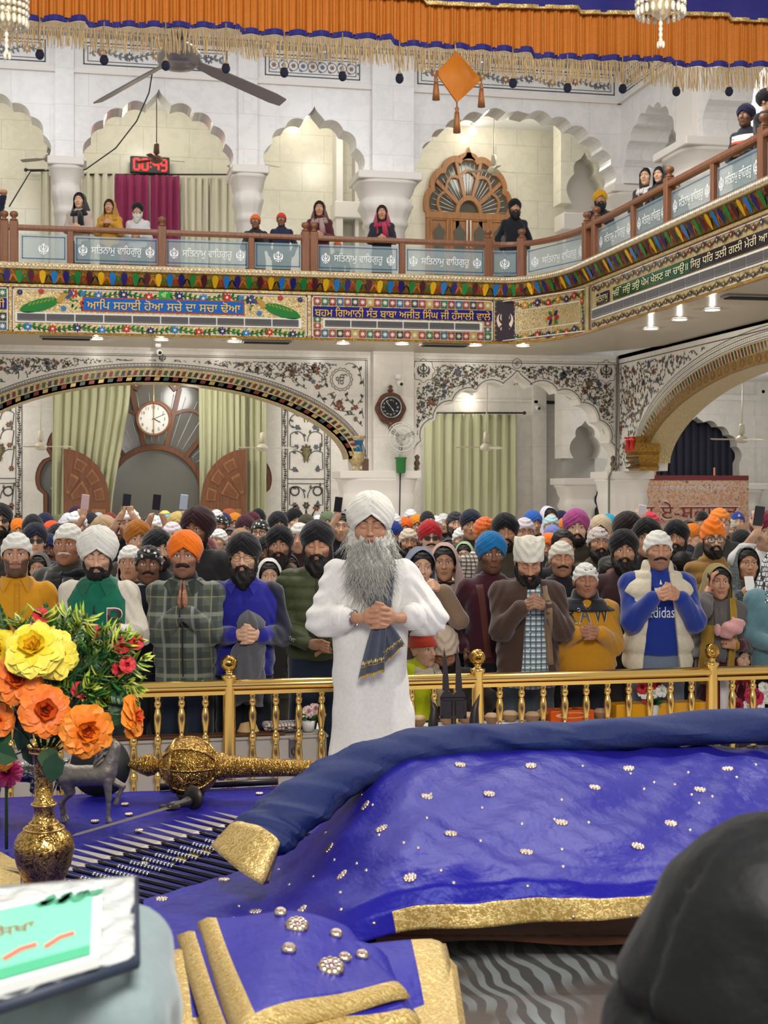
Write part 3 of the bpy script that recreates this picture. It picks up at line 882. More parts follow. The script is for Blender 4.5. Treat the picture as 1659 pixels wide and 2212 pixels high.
rx=arch_offset(rarch,.46);rxs=[p[0]for p in rx];rzs=[p[1]for p in rx]
o_=sorted(zip(rxs,rzs));rxs=[p[0]for p in o_];rzs=[p[1]for p in o_]
def ok3(u,w):
 if not(12.5<u<YA-.32 and w<4.4-.02):return False
 if u>rxs[-1]:return w>2.5
 return w>float(np.interp(u,rxs,rzs))+.02
scrolls(mb,PR,13,YA,2.5,4.42,ok3,.26,11,.013)
rect2(mb,PR,12,YA-.26,4.4,4.415,.006,C_DK);rect2(mb,PR,YA-.3,YA-.285,2.5,4.4,.006,C_DK)
ring2(mb,PR,YA-.75,3.7,.17,.012,.007,C_RD,48,.012,10);put_text(mb,'ੴ',YA-.65,YA-.85,3.62,3.78,PR,.01,0,C_RD)
mb.build('floral_inlay',M_paint,W_RA,fix=False)
q=yz(1368,985)
bz=MB()
yq=rc+rh-.02
bz.loft([[(XA-.26,yq-.28,z),(XA+.02,yq-.28,z),(XA+.02,yq+.2,z),(XA-.26,yq+.2,z)]if False else[(XA-.06-w,yq-.3*k,z),(XA+.2,yq-.3*k,z),(XA+.2,yq+.22,z),(XA-.06-w,yq+.22,z)]for z,w,k in((2.40,.10,.9),(2.46,.14,1),(2.5,.08,.85),(2.62,.14,1.05),(2.68,.12,1),(2.74,.2,1.2),(2.92,.16,1.05),(3.0,.18,1.1),(3.02,.04,.8))],True,True,mat=0)
for k,(dy,c)in enumerate(((-.16,S((190,40,36))),(.06,S((190,40,36))))):
 bz.lathe([(.01,0),(.06,.05),(.05,.2),(.08,.28)],10,(XA-.24,yq+dy,2.72),mat=1,col=c)
for k in range(3):
 for i in range(8):bz.box((XA-.25,yq-.3+i*.062,2.44+k*.09),(XA-.17,yq-.27+i*.062,2.47+k*.09),mat=1,col=G_COLS[(i+k)%3])
bz.build('arch_bracket',[M_gold_carved,M_glass_gem],W_RA)
ZS=7.74
A_X=[(uz(-200,355)[0],uz(103,355)[0],9.05,9,.2),(uz(187,355)[0],uz(492,355)[0],9.05,9,.2),(uz(572,385)[0],uz(772,385)[0],8.9,7,.2),(uz(897,400)[0],uz(1310,405)[0],9.02,13,.03)]
bot=[]
for(u0,u1,za,n,og)in A_X:bot.append(arch_curve(u0,u1,ZS,za,n,og))
outl=[(XL-4,ZS),(XL-4,ZT),(XA+.3,ZT),(XA+.3,ZS)]
for c in bot[::-1]:outl+=c[::-1]
o=wall_plate('wall_upper_arcade',outl[::-1],[],.6,lambda x,y,z:(x,YA-.35-z,y),M_marble);struct(o);W_UP=o
mb=MB();PU=fY(YA-.35)
for(x0,x1)in((120,160),(510,550)):
 a,b=uz(x0,300)[0],uz(x1,300)[0];mb.box((a,YA-.42,ZS),(b,YA-.3,ZT))
mb.box((uz(793,300)[0],YA-.5,ZS),(uz(881,300)[0],YA-.3,ZT))
mb.build('pilaster',M_marble,W_UP)
frz=[((-90,100),(105,145),2),((180,487),(116,166),1),((567,770),(140,186),0),((892,1313),(158,215),1)]
mb=MB();tr=MB()
for(xa,xb),(ya,yb),kind in frz:
 u0,u1=uz(xa,150)[0],uz(xb,150)[0];w1=2.06+(1058-(ya+yb)/2+22)*25.8/3100;w1,w0=9.79,9.40
 frame2(mb,PU,u0,u1,w0,w1,.02);frame2(mb,PU,u0+.07,u1-.07,w0+.06,w1-.06,.012)
 if kind:vine_strip(mb,PU,u0+.1,u1-.1,w0+.07,w1-.07,.42,S((96,92,92)),[S((110,116,110)),S((120,120,128))],[S((150,96,72)),S((90,90,110)),S((170,140,90))],.018,.006,.34)
 else:
  n=9
  for i in range(n):
   u=u0+.16+(u1-u0-.32)*i/(n-1);w=(w0+w1)/2
   ring2(mb,PU,u,w,.085,.012,.006,S((110,110,116)),20);flower2(mb,PU,u,w,.045,6,.008,[S((150,100,76)),S((90,96,140))][i%2])
   for s in(-1,1):leaf2(mb,PU,u+.1,w+s*.06,s*.6,.08,.04,.007,S((110,110,110)))
 tr.box((u0-.25,YA-.41,9.24),(u1+.22,YA-.33,9.27));tr.box((u0-.25,YA-.39,9.27),(u1+.22,YA-.33,9.33))
mb.build('frieze_inlay',M_paint,W_UP,fix=False);tr.build('string_course',M_stone,W_UP)
mb=MB();mb.box((XL,YA-.62,9.86),(XA,YA-.3,ZT));mb.box((XL,YA-.7,9.9),(XA,YA-.3,ZT+.2));struct(mb.build('trim_cornice',plain('cornice_taupe',(178,168,158),.5)))
for i,(xa,xb)in enumerate(((104,182),(494,572),(760,896))):
 capital('column_%d'%(5+i),uz(xa,380)[0],uz(xb,380)[0],ZS,YA-.65,YA+.35,ZF)
capital('column_8',uz(1305,400)[0],XA+.7,ZS,YA-.5,YA+.5,ZF)
ra=[(21.6,12.6,9.5,11,.05),(25.1,22.75,8.9,9,.1)]
outl=[(11.5,ZS),(11.5,ZT),(YA+.1,ZT),(YA+.1,ZS)]
for(y1,y0,za,n,og)in ra[::-1]:outl+=arch_curve(y0,y1,ZS,za,n,og)[::-1]
o=wall_plate('wall_upper_right',outl[::-1],[],.75,lambda x,y,z:(XA-z,x,y),M_marble);struct(o);W_UR=o
mb=MB();PUR=fX(XA)
frame2(mb,PUR,22.4,25.1,9.40,9.79,.02);frame2(mb,PUR,22.47,25.03,9.46,9.73,.012)
vine_strip(mb,PUR,22.5,25.0,9.47,9.72,.4,S((96,92,92)),[S((110,116,110))],[S((150,96,72)),S((90,90,110))],.018,.006,.34)
mb.build('frieze_inlay',M_paint,W_UR,fix=False)
mb=MB();mb.box((XA-.07,12,9.24),(XA+.02,YA,9.27));mb.box((XA-.1,21.85,ZS),(XA+.02,22.5,ZT));mb.build('string_course',M_stone,W_UR)
capital('column_9',XA-.35,XA+1.0,ZS,21.5,22.9,ZF)
def screen(name,x0,x1,y,za,zs,z0,z1,n,mat=M_stone,dep=.4,pad=.25):
 c=arch_curve(x0,x1,zs,za,n,.1)
 o=wall_plate(name,[(x0-pad,zs-.0),(x0-pad,z1),(x1+pad,z1),(x1+pad,zs)][::-1]+c,[],dep,lambda a,b,z:(a,y-z,b),mat);struct(o);return o
q0,q1=onY(1236,400,28.9).x,onY(1290,400,28.9).x
screen('wall_gallery_screen',q0,q1,28.9,onY(1265,328,28.9).z,onY(1265,440,28.9).z,0,ZT,5,M_marble_warm,.5)
mb=MB();mb.box((q0-.3,28.6,onY(1260,466,28.9).z-.35),(q1+.5,29.2,onY(1260,466,28.9).z),.02);mb.box((q0,29.3,ZF),(q1+.1,29.5,ZT));struct(mb.build('trim_ledge',M_stone))
q0,q1=onY(1239,1000,28.9).x,onY(1289,1000,28.9).x
screen('wall_lower_screen',q0,q1,28.9,onY(1265,908,28.9).z,onY(1265,990,28.9).z,0,ZU,5,M_marble_low,.5)
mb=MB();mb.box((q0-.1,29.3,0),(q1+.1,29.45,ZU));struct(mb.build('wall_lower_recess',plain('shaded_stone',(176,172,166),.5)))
for(a,b,za,zs,y)in((1425,1478,285,380,27.5),(1560,1650,285,380,26.0)):
 q0,q1=onY(a,400,y).x,onY(b,400,y).x
 screen('wall_side_screen',q0,q1,y,onY(1440,za,y).z,onY(1440,zs,y).z,0,ZT,5,M_marble,.5)
mb=MB()
a,b=onY(718,300,YB).x,onY(728,300,YB).x
mb.box((a,YB-.5,ZF),(a+.14,YB-.02,ZT));mb.box((a-.04,YB-.54,onY(740,445,YB).z-.35),(a+1.1,YB-.02,onY(740,445,YB).z),.02);mb.box((a+.42,YB-.4,ZF),(a+.5,YB-.02,ZT));struct(mb.build('trim_gallery_pilaster',M_stone))
mb=MB();
for px in(1143,1222,1623):x=onY(px,900,YB).x;mb.box((x,YB-.3,0),(x+.3,YB-.17,ZU))
zz=onY(1500,865,YB).z;mb.box((onY(1420,900,YB).x,YB-.26,zz),(onY(1623,900,YB).x,YB-.17,zz+.12));mb.box((onY(915,860,YB).x-.3,YB-.23,onY(1000,868,YB).z),(onY(1222,868,YB).x,YB-.17,onY(1000,868,YB).z+.05));struct(mb.build('trim_pilasters',M_marble_low))
mb=MB();PB=fY(YB-.175)
def wall_panel(x0,x1,z0,z1,seed):
 frame2(mb,PB,x0,x1,z0,z1,.015);frame2(mb,PB,x0+.12,x1-.12,z0+.02,z1-.02,.015)
 vine_strip(mb,PB,x0+.02,x0+.11,z0,z1,.22,C_DK,[C_DK],[C_DK],.01,.006,.4,seed);vine_strip(mb,PB,x1-.11,x1-.02,z0,z1,.22,C_DK,[C_DK],[C_DK],.01,.006,.4,seed)
 uc=(x0+x1)/2;hw=(x1-x0)/2-.16
 zm=2.06+(1058-1035)*29.9/3100
 for zc,rr in((zm+.35,.3),(zm+.8,.25),(zm+1.2,.22),(zm-.4,.3)):
  for s in(-1,1):
   P=[(uc+s*(.03+rr*(1-math.cos(t))*.75),zc+rr*math.sin(t)*(1-t/9))for t in[i*.25 for i in range(20)]]
   P=[p for p in P if abs(p[0]-uc)<hw];ribbon(mb,PB,P,.018,.006,C_DK)
   for p in P[3::4]:leaf2(mb,PB,p[0],p[1],s*1.0+.5,.1,.05,.007,C_GN)
   if P:flower2(mb,PB,P[-1][0],P[-1][1],.06,6,.008,[C_RD,C_BL][seed%2])
 flower2(mb,PB,uc,zm+.62,.13,8,.009,C_BR);mb.lathe([(.02,0),(.08,.02),(.03,.06),(.1,.16),(.07,.22),(.1,.26)],10,(uc,YB-.18,zm+.4),col=C_OL)
 rect2(mb,PB,x0+.12,x1-.12,zm,zm+.015,.006,C_DK);rect2(mb,PB,x0+.12,x1-.12,zm-.1,zm-.085,.006,C_DK)
 for i in range(5):
  t=(i-2)*.5;leaf2(mb,PB,uc,zm-1.0,PI/2+t,.45,.05,.007,C_DK);flower2(mb,PB,uc+.45*math.sin(-t),zm-1.0+.45*math.cos(t),.08,6,.008,C_RD if i%2 else C_DK)
 for s in(-1,1):ring2(mb,PB,uc+s*(hw-.12),zm-.25,.09,.03,.007,C_DK)
wall_panel(uz(606,900,YB)[0],uz(711,900,YB)[0],.9,4.1,1)
wall_panel(uz(-52,900,YB)[0],uz(49,900,YB)[0],.9,4.1,2)
x0,x1=uz(1462,800,YB)[0],uz(1603,800,YB)[0];z0,z1=uz(1550,814,YB)[1],uz(1550,780,YB)[1]
frame2(mb,PB,x0,x1,z0,z1,.02);frame2(mb,PB,x0+.06,x1-.06,z0+.06,z1-.06,.01);vine_strip(mb,PB,x0+.08,x1-.08,z0+.06,z1-.06,.35,C_DK,[C_DK],[C_DK],.014,.006,.35)
mb.build('wall_inlay_panels',M_paint,bpy.data.objects['wall_back'],fix=False)
PATH=[(-8.0,YF),(6.9,YF)]+[(6.9+.9*math.sin(t),21.6+1.9*math.cos(t))for t in[PI/2*i/12 for i in range(1,12)]]+[(XF,21.6),(XF,13.0)]
PL=[0]
for p,q in zip(PATH,PATH[1:]):PL.append(PL[-1]+math.hypot(q[0]-p[0],q[1]-p[1]))
def fpath(s,w,d):
 """arc length, height, distance out from the fascia face"""
 s=min(max(s,0),PL[-1]-1e-6)
 for i in range(len(PATH)-1):
  if s<=PL[i+1]:break
 t=(s-PL[i])/(PL[i+1]-PL[i]);p,q=PATH[i],PATH[i+1]
 L=PL[i+1]-PL[i];dx,dy=(q[0]-p[0])/L,(q[1]-p[1])/L
 def nrm(k):
  k=min(max(k,0),len(PATH)-2);a,b=PATH[k],PATH[k+1];l=PL[k+1]-PL[k];return((b[1]-a[1])/l,-(b[0]-a[0])/l)
 n0,n1,n2=nrm(i-1),nrm(i),nrm(i+1)
 curved=1<=i<=12
 if curved:
  A=((n0[0]+n1[0])/2,(n0[1]+n1[1])/2)if i>1 else n1;B=((n2[0]+n1[0])/2,(n2[1]+n1[1])/2)if i<12 else n1
  n=(A[0]+(B[0]-A[0])*t,A[1]+(B[1]-A[1])*t)
 else:n=n1
 return(p[0]+(q[0]-p[0])*t+n[0]*d,p[1]+(q[1]-p[1])*t+n[1]*d,w)
S_A,S_B=PL[1],PL[13]
sY=lambda px:onY(px,600,YF).x+8.0
sX=lambda px:S_B+21.6-onX(px,600,XF).y
def path_loft(prof,s0,s1,mb,**k):
 ss=[s0]+[s for s in PL if s0<s<s1]+[s1]
 mb.loft([[fpath(s,w,d)for d,w in prof]for s in ss],False,False,closed=False,**k)
bal=MB()
path_loft([(-1.9,ZU),(.0,ZU),(0,5.28),(.02,5.29),(.02,5.33),(-.05,5.35)],0,PL[-1],bal,mat=0)
path_loft([(-.05,5.34),(.0,5.36),(.1,5.44),(.14,5.55),(.16,5.56)],0,PL[-1],bal,mat=1)
path_loft([(.16,5.55),(.18,5.56),(.18,5.65),(.14,5.66),(-.3,5.66),(-.3,ZF),(-2.1,ZF)],0,PL[-1],bal,mat=2)
path_loft([(-.02,ZU-.01),(.03,ZU-.01),(.03,ZU+.03),(0,ZU+.03)],0,PL[-1],bal,mat=1)
BAL=struct(bal.build('slab_balcony',[M_mirror,M_gold_carved,M_mirror_fine],fix=False))
mb=MB();mb.add([fpath(s,ZU-.002,d)for s in PL for d in(0,-2.2)],[(2*i,2*i+1,2*i+3,2*i+2)for i in range(len(PL)-1)]);mb.build('soffit_panel',plain('veined_beige',(176,166,146),.35,bump=(6,.1,.01)),BAL)
mb=MB();n=int(PL[-1]/.062)
for i in range(n):
 s=i*.062
 mb.sphere(fpath(s,5.605,.185),.024,6,4,col=[S((235,225,210)),S((206,60,66)),S((235,225,210))][i%3]if i%3!=1 else S((226,200,190)))
o=mb.build('bead_row',M_glass_gem,BAL);o['kind']='stuff'
L_C=[S((240,190,30)),S((40,130,210)),S((46,40,120)),S((40,140,70)),S((86,36,50))]
mb=MB();k=0;s=.05
while s<PL[-1]-.1:
 c=L_C[k%5];dim=s>S_B
 g=lambda x,h,o_:fpath(s+x,5.345+h,.035+.115*(h/.2)+o_)
 def petal(pts,col,o_):mb.poly([g(x,h,o_)for x,h in pts],col=col,sm=False)
 petal([(-.018,.0),(.018,.0),(.05,.1),(.045,.17),(0,.195),(-.045,.17),(-.05,.1)],c,.022)
 for sg in(-1,1):
  petal([(0,0),(sg*.05,.04),(sg*.1,.135),(sg*.055,.11),(sg*.03,.06)],[S((190,40,40)),S((30,34,44)),S((226,120,40)),S((40,120,60))][(k+(sg>0))%4],.012)
 k+=1;s+=.182
mb.build('lotus_cresting',M_glass_gem,BAL,fix=False)
GOLD=S((222,196,136));GR=S((44,128,58));GR2=S((30,96,44));RED=S((200,46,40));BLU=S((50,130,200));NAV=S((40,40,110));WHT=S((236,232,222))
mb=MB();tx=MB();gr=MB()
def grille(s0,s1,w0,w1):
 rect2(gr,fpath,s0,s1,w0,w1,.012,S((222,220,214)))
 n=max(int((s1-s0)/.45),1)
 for i in range(n):
  a,b=s0+.03+(s1-s0-.06)*i/n,s0+.03+(s1-s0-.06)*(i+1)/n-.02
  rect2(gr,fpath,a,b,w0+.025,w1-.025,.016,S((96,94,98)))
  for k in range(5):
   w=w0+.03+(w1-w0-.06)*(k+.5)/5
   gr.add([fpath(a,w-.008,.018),fpath(b,w-.008,.018),fpath(b,w+.006,.034),fpath(a,w+.006,.034)],[(0,1,2,3)],col=S((150,148,150)))
def lines(s0,s1,w0,w1):
 for t,d,c in((.03,.008,WHT),(.012,.012,S((120,70,60)))):frame2(mb,fpath,s0,s1,w0,w1,t,d,c)
s0,s1=sY(26),sY(664);lines(s0,s1,ZU+.02,5.28)
b0,b1=sY(178),sY(528)
vine_strip(mb,fpath,s0+.75,b0+1.25,5.11,5.27,.34,GR2,[GR,GR2],[RED,BLU,NAV],.014,.008,.5,1);vine_strip(mb,fpath,b1-1.25,s1-.75,5.11,5.27,.34,GR2,[GR,GR2],[NAV,BLU,RED],.014,.008,.5,2)
vine_strip(mb,fpath,s0+.05,s1-.05,4.57,4.71,.36,GR2,[GR,GR2],[BLU,RED,NAV],.014,.008,.5,4)
for sg,x in((1,s0),(-1,s1)):
 e=[fpath(x+sg*(.42+.3*math.cos(t)),5.0+.1*math.sin(t)+.08*math.cos(t),.012)for t in[2*PI*i/20 for i in range(20)]]
 mb.poly(e,col=GR,sm=False)
 for i in range(7):leaf2(mb,fpath,x+sg*(.25+i*.06),4.98+i*.015,.9 if sg>0 else 2.2,.09,.03,.016,S((120,160,60)))
 P=[(x+sg*(.72+.12*t),5.05+.1*t+.05*math.sin(3*t))for t in[i/8 for i in range(9)]]
 ribbon(mb,fpath,P,.08,.014,S((196,150,70)));ribbon(mb,fpath,[(x+sg*.84,5.12),(x+sg*.93,5.2),(x+sg*.9,5.25)],.05,.015,S((70,84,130)))
 flower2(mb,fpath,x+sg*1.1,5.2,.05,8,.012,BLU);flower2(mb,fpath,x+sg*1.1,5.05,.055,8,.012,RED);flower2(mb,fpath,x+sg*.8,4.96,.05,8,.012,BLU);flower2(mb,fpath,x+sg*.12,5.2,.05,8,.012,NAV);flower2(mb,fpath,x+sg*.45,5.22,.05,8,.012,RED)
 for i in range(12):leaf2(mb,fpath,x+sg*rnd.uniform(.9,1.25),rnd.uniform(4.95,5.2),rnd.uniform(0,6),.07,.03,.01,GR)
 ribbon(mb,fpath,[(x+sg*1.1,4.93),(x+sg*1.1,5.0)],.05,.012,NAV)
rect2(mb,fpath,b0,b1,4.925,5.15,.014,S((196,60,50)));rect2(mb,fpath,b0+.02,b1-.02,4.94,5.135,.017,S((24,104,190)))
put_text(tx,'ਆਪਿ'.replace('ਪਿ','ਿਪ')+' ਸਹਾਈ ਹੋਆ ਸਚੇ ਦਾ ਸਚਾ ਢੋਆ',b0+.07,b1-.07,4.955,5.125,lambda u,w,d:fpath(u,w,d+.018),.01,0,S((240,190,60)))
c=sY(355);rect2(mb,fpath,c-.09,c+.09,5.155,5.275,.016,S((30,170,60)));put_text(tx,'ੴ',c-.05,c+.055,5.175,5.26,lambda u,w,d:fpath(u,w,d+.018),.01,0,S((230,226,200)))
grille(s0+.05,s1-.1,4.725,4.89)
T_C=[S((176,70,72)),S((50,120,90)),S((150,60,70)),S((60,110,150)),S((160,76,80)),S((52,66,72)),S((170,64,72)),S((200,170,90))]
def star_tiles(a,b,w0,w1,n,k0=0):
 for i in range(n):
  u0,u1=a+(b-a)*i/n,a+(b-a)*(i+1)/n;g=(u1-u0)*.05
  rect2(mb,fpath,u0+g,u1-g,w0+.012,w1-.012,.012,T_C[(i+k0)%8]);star2(mb,fpath,(u0+u1)/2,(w0+w1)/2,min(u1-u0,w1-w0)*.4,8,.016,S((236,226,206)))
s0,s1=sY(672),sY(1066);lines(s0,s1,ZU+.02,5.28)
star_tiles(s0+.04,s1-.04,5.11,5.26,24);star_tiles(s0+.04,s1-.04,4.58,4.73,24,2)
for k in range(2):star_tiles(s0+.04,s0+.17,4.73+k*.1,4.83+k*.1,1,k);star_tiles(s1-.17,s1-.04,4.73+k*.1,4.83+k*.1,1,k+3)
rect2(mb,fpath,s0+.03,s1-.03,4.925,5.1,.017,S((34,34,130)))
put_text(tx,'ਬਹਮ ਿਗਆਨੀ ਸੰਤ ਬਾਬਾ ਅਜੀਤ ਿਸੰਘ ਜੀ ਹੰਸਾਲੀ ਵਾਲੇ',s0+.06,s1-.06,4.935,5.09,lambda u,w,d:fpath(u,w,d+.018),.01,0,S((236,186,60)))
grille(s0+.2,s1-.2,4.74,4.9)
s0,s1=sY(-160),sY(19);lines(s0,s1,ZU+.02,5.28);star_tiles(s0+.04,s1-.03,5.11,5.26,9,1);star_tiles(s0+.04,s1-.03,4.58,4.73,9,3);star_tiles(s1-.15,s1-.03,4.73,4.88,1,5)
rect2(mb,fpath,s0+.03,s1-.03,4.925,5.1,.017,S((34,34,130)));put_text(tx,'ਸੀ',s1-.22,s1-.06,4.945,5.09,lambda u,w,d:fpath(u,w,d+.018),.01,0,S((236,186,60)))
s0,s1=sY(1069),sY(1111);rect2(mb,fpath,s0,s1,ZU+.03,5.27,.012,S((62,52,60)))
for k in range(9):
 for i in range(10):rect2(mb,fpath,s0+(s1-s0)*(i+.15)/10,s0+(s1-s0)*(i+.85)/10,ZU+.05+k*.08,ZU+.065+k*.08,.016,GOLD)
c,w=(s0+s1)/2,4.92
flower2(mb,fpath,c,w-.02,.09,12,.02,S((150,40,40)),S((150,40,40)),0,.9)
put_text(tx,'☬',c-.15,c+.15,w-.17,w+.19,lambda u,w_,d:fpath(u,w_,d+.024),.008,0,S((232,206,186)))
s0,s1=S_A+.02,S_B-.12;lines(s0,s1,ZU+.02,5.28)
vine_strip(mb,fpath,s0+.04,s1-.04,5.12,5.27,.24,GR2,[GR,GR2,S((180,50,44))],[RED,S((214,150,50)),NAV],.014,.01,.5,7);vine_strip(mb,fpath,s0+.04,s1-.04,4.58,4.73,.24,GR2,[GR,GR2,S((40,60,120))],[NAV,S((214,150,50)),RED],.014,.01,.5,8)
vine_strip(mb,fpath,s0+.03,s0+.2,4.6,5.25,.22,GR2,[GR],[S((214,150,50)),RED],.014,.01,.4,9);vine_strip(mb,fpath,s1-.2,s1-.03,4.6,5.25,.22,GR2,[GR],[NAV,RED],.014,.01,.4,9)
frame2(mb,fpath,s0+.24,s1-.22,4.74,5.1,.015,.012,WHT)
c,w=(s0+s1)/2,4.92
for i in range(8):
 a=i*PI/4;leaf2(mb,fpath,c+.03*math.cos(a),w+.03*math.sin(a),a,.14,.07,.016,[RED,NAV,S((214,150,50)),GR][i%4])
s0,s1=S_B+.12,PL[-1]-.3
rect2(mb,fpath,S_B-.06,S_B+.08,ZU+.02,5.28,.03,S((214,192,136)))
lines(s0,s1,ZU+.02,5.28)
vine_strip(mb,fpath,s0+.04,s1,5.13,5.27,.2,S((70,60,50)),[S((70,60,52)),S((110,90,60)),S((60,70,60))],[S((120,60,50)),S((60,60,80)),S((90,70,40))],.014,.01,.4,12)
vine_strip(mb,fpath,s0+.04,s1,4.575,4.7,.2,S((70,60,50)),[S((70,60,52)),S((110,90,60)),S((60,70,60))],[S((80,60,50)),S((60,60,60)),S((90,70,40))],.014,.01,.4,13)
grille(s0+.05,s1,4.72,4.9)
def sX2(px,py):return S_B+21.6-onX(px,py,XF).y
t0,t1,t2,t3=sX2(1290,640),sX2(1318,640),sX2(1326,630),sX2(1492,570)
rect2(mb,fpath,t0,t1,4.925,5.1,.016,S((40,46,56)));rect2(mb,fpath,t2,t3,4.925,5.11,.016,S((18,84,58)));rect2(mb,fpath,t3,s1,4.925,5.11,.016,S((40,40,52)))
ff=lambda u,w,d:fpath(u,w,d+.018)
put_text(tx,'ਸਿਤਨਾਮੁ',t0+.03,t1-.03,4.94,5.09,ff,.01,0,S((220,206,160)))
put_text(tx,'ੴ ਜਉ ਤਉ ਪੇਮ ਖੇਲਣ ਕਾ ਚਾਉ॥',t2+.03,t3-.03,4.94,5.09,ff,.01,0,S((226,214,170)))
t4=sX2(1654,540)
put_text(tx,'ਿਸਰੁ ਧਿਰ ਤਲੀ ਗਲੀ ਮੇਰੀ ਆ',t3+.05,t4+.1,4.94,5.09,ff,.01,0,S((226,214,170)))
mb.build('mosaic_panels',M_glass_gem,BAL,fix=False);tx.build('gilt_lettering',M_gloss,BAL,fix=False);gr.build('air_grille',M_paint,BAL,fix=False)
def newel(root,s,ball=True):
 mb=MB();p=Vector(fpath(s,0,-.02));t=Vector(fpath(s+.05,0,-.02))-Vector(fpath(s-.05,0,-.02));a=math.atan2(t.y,t.x)
 mb.M=Matrix.Translation((p.x,p.y,0))@Matrix.Rotation(a,4,'Z')
 w=.068 if ball else.05
 mb.box((-w,-w,5.64),(w,w,6.33 if ball else 6.2),.012)
 if ball:mb.lathe([(.05,6.33),(.068,6.35),(.035,6.37),(.03,6.385),(.06,6.41),(.068,6.44),(.055,6.475),(.02,6.49)],14)
 return mb.build('post',M_teak_dark,root)
def rail_run(name,label,stops,seg_glass,extra=()):
 root=thing(name,label,'railing',fpath(stops[0][0],5.64,0))
 inv=Matrix.Translation(-Vector(root.location))
 mb=MB();ss=[s for s,b in stops];a,b=min(ss),max(ss)
 seq=[a]+[s for s in PL if a<s<b]+[b]
 mb.loft([[fpath(s,z,d)for d,z in((-.06,6.19),(.03,6.19),(.04,6.22),(.035,6.27),(-.06,6.27),(-.07,6.22))]for s in seq],True,True)
 parts=[mb.build('handrail',M_teak_dark,root)]
 for s,ball in stops:parts.append(newel(root,s,ball))
 for(a,b,kind)in seg_glass:
  mb=MB();seq=[a]+[s for s in PL if a<s<b]+[b]
  mb.loft([[fpath(s,z,d)for d,z in((-.03,5.7),(-.018,5.7),(-.018,6.13),(-.03,6.13))]for s in seq],True,True)
  g=mb.build('glass_panel',M_glass,root);parts.append(g)
  e=MB();f=lambda u,w,d:fpath(u,w,d-.016)
  frame2(e,f,a+.03,b-.03,5.74,6.1,.014,.002,S((58,92,130)))
  wc=5.9
  if kind:
   put_text(e,'ਸਿਤਨਾਮੁ ਵਾਿਹਗੁਰੂ',a+(b-a)*.2,b-(b-a)*.2,wc-.09,wc+.1,f,.004,0,S((240,244,246)))
   for x in(a+(b-a)*.1,b-(b-a)*.1):put_text(e,'☬',x-.07,x+.07,wc-.09,wc+.09,f,.004,0,S((240,244,246)))
  else:
   put_text(e,'☬',(a+b)/2-.08,(a+b)/2+.08,wc-.09,wc+.09,f,.004,0,S((240,244,246)))
  eo=e.build('etching',M_gloss,g,fix=False)
 for o in parts:
  o.matrix_parent_inverse=inv
 return root
st=[(-3.0+8,True),(sY(9),True),(sY(30),True),(sY(152),False),(sY(350),True),(sY(543),False),(sY(660),True),(sY(678),True),(sY(869),False),(sY(1055),True),(sY(1125),True)]
gl=[(sY(36)+.05,sY(145),0),(sY(158)+.02,sY(342),1),(sY(358),sY(537),1),(sY(550),sY(652),0),(sY(686),sY(862),1),(sY(876),sY(1048),1),(sY(1062),sY(1118),0),(5.1,sY(2),1)]
rail_run('balcony_railing','teak balcony railing with etched glass panels above the blue lettered band',st,gl)
r0=sX(1290)
st=[(sY(1125)+.02,False),(S_B-.12,True),(S_B+.3,True),(sX2(1368,520),False),(sX2(1443,450),True),(sX2(1541,420),False),(sX2(1648,380),True),(PL[-1]-.4,True)]
gl=[(sY(1125)+.1,S_B-.2,1)]+[(st[i][0]+.08,st[i+1][0]-.08,1)for i in range(2,7)]
rail_run('balcony_railing','teak and glass balcony railing rising along the side wall to the upper corner',st,gl)
YW=YB-.02
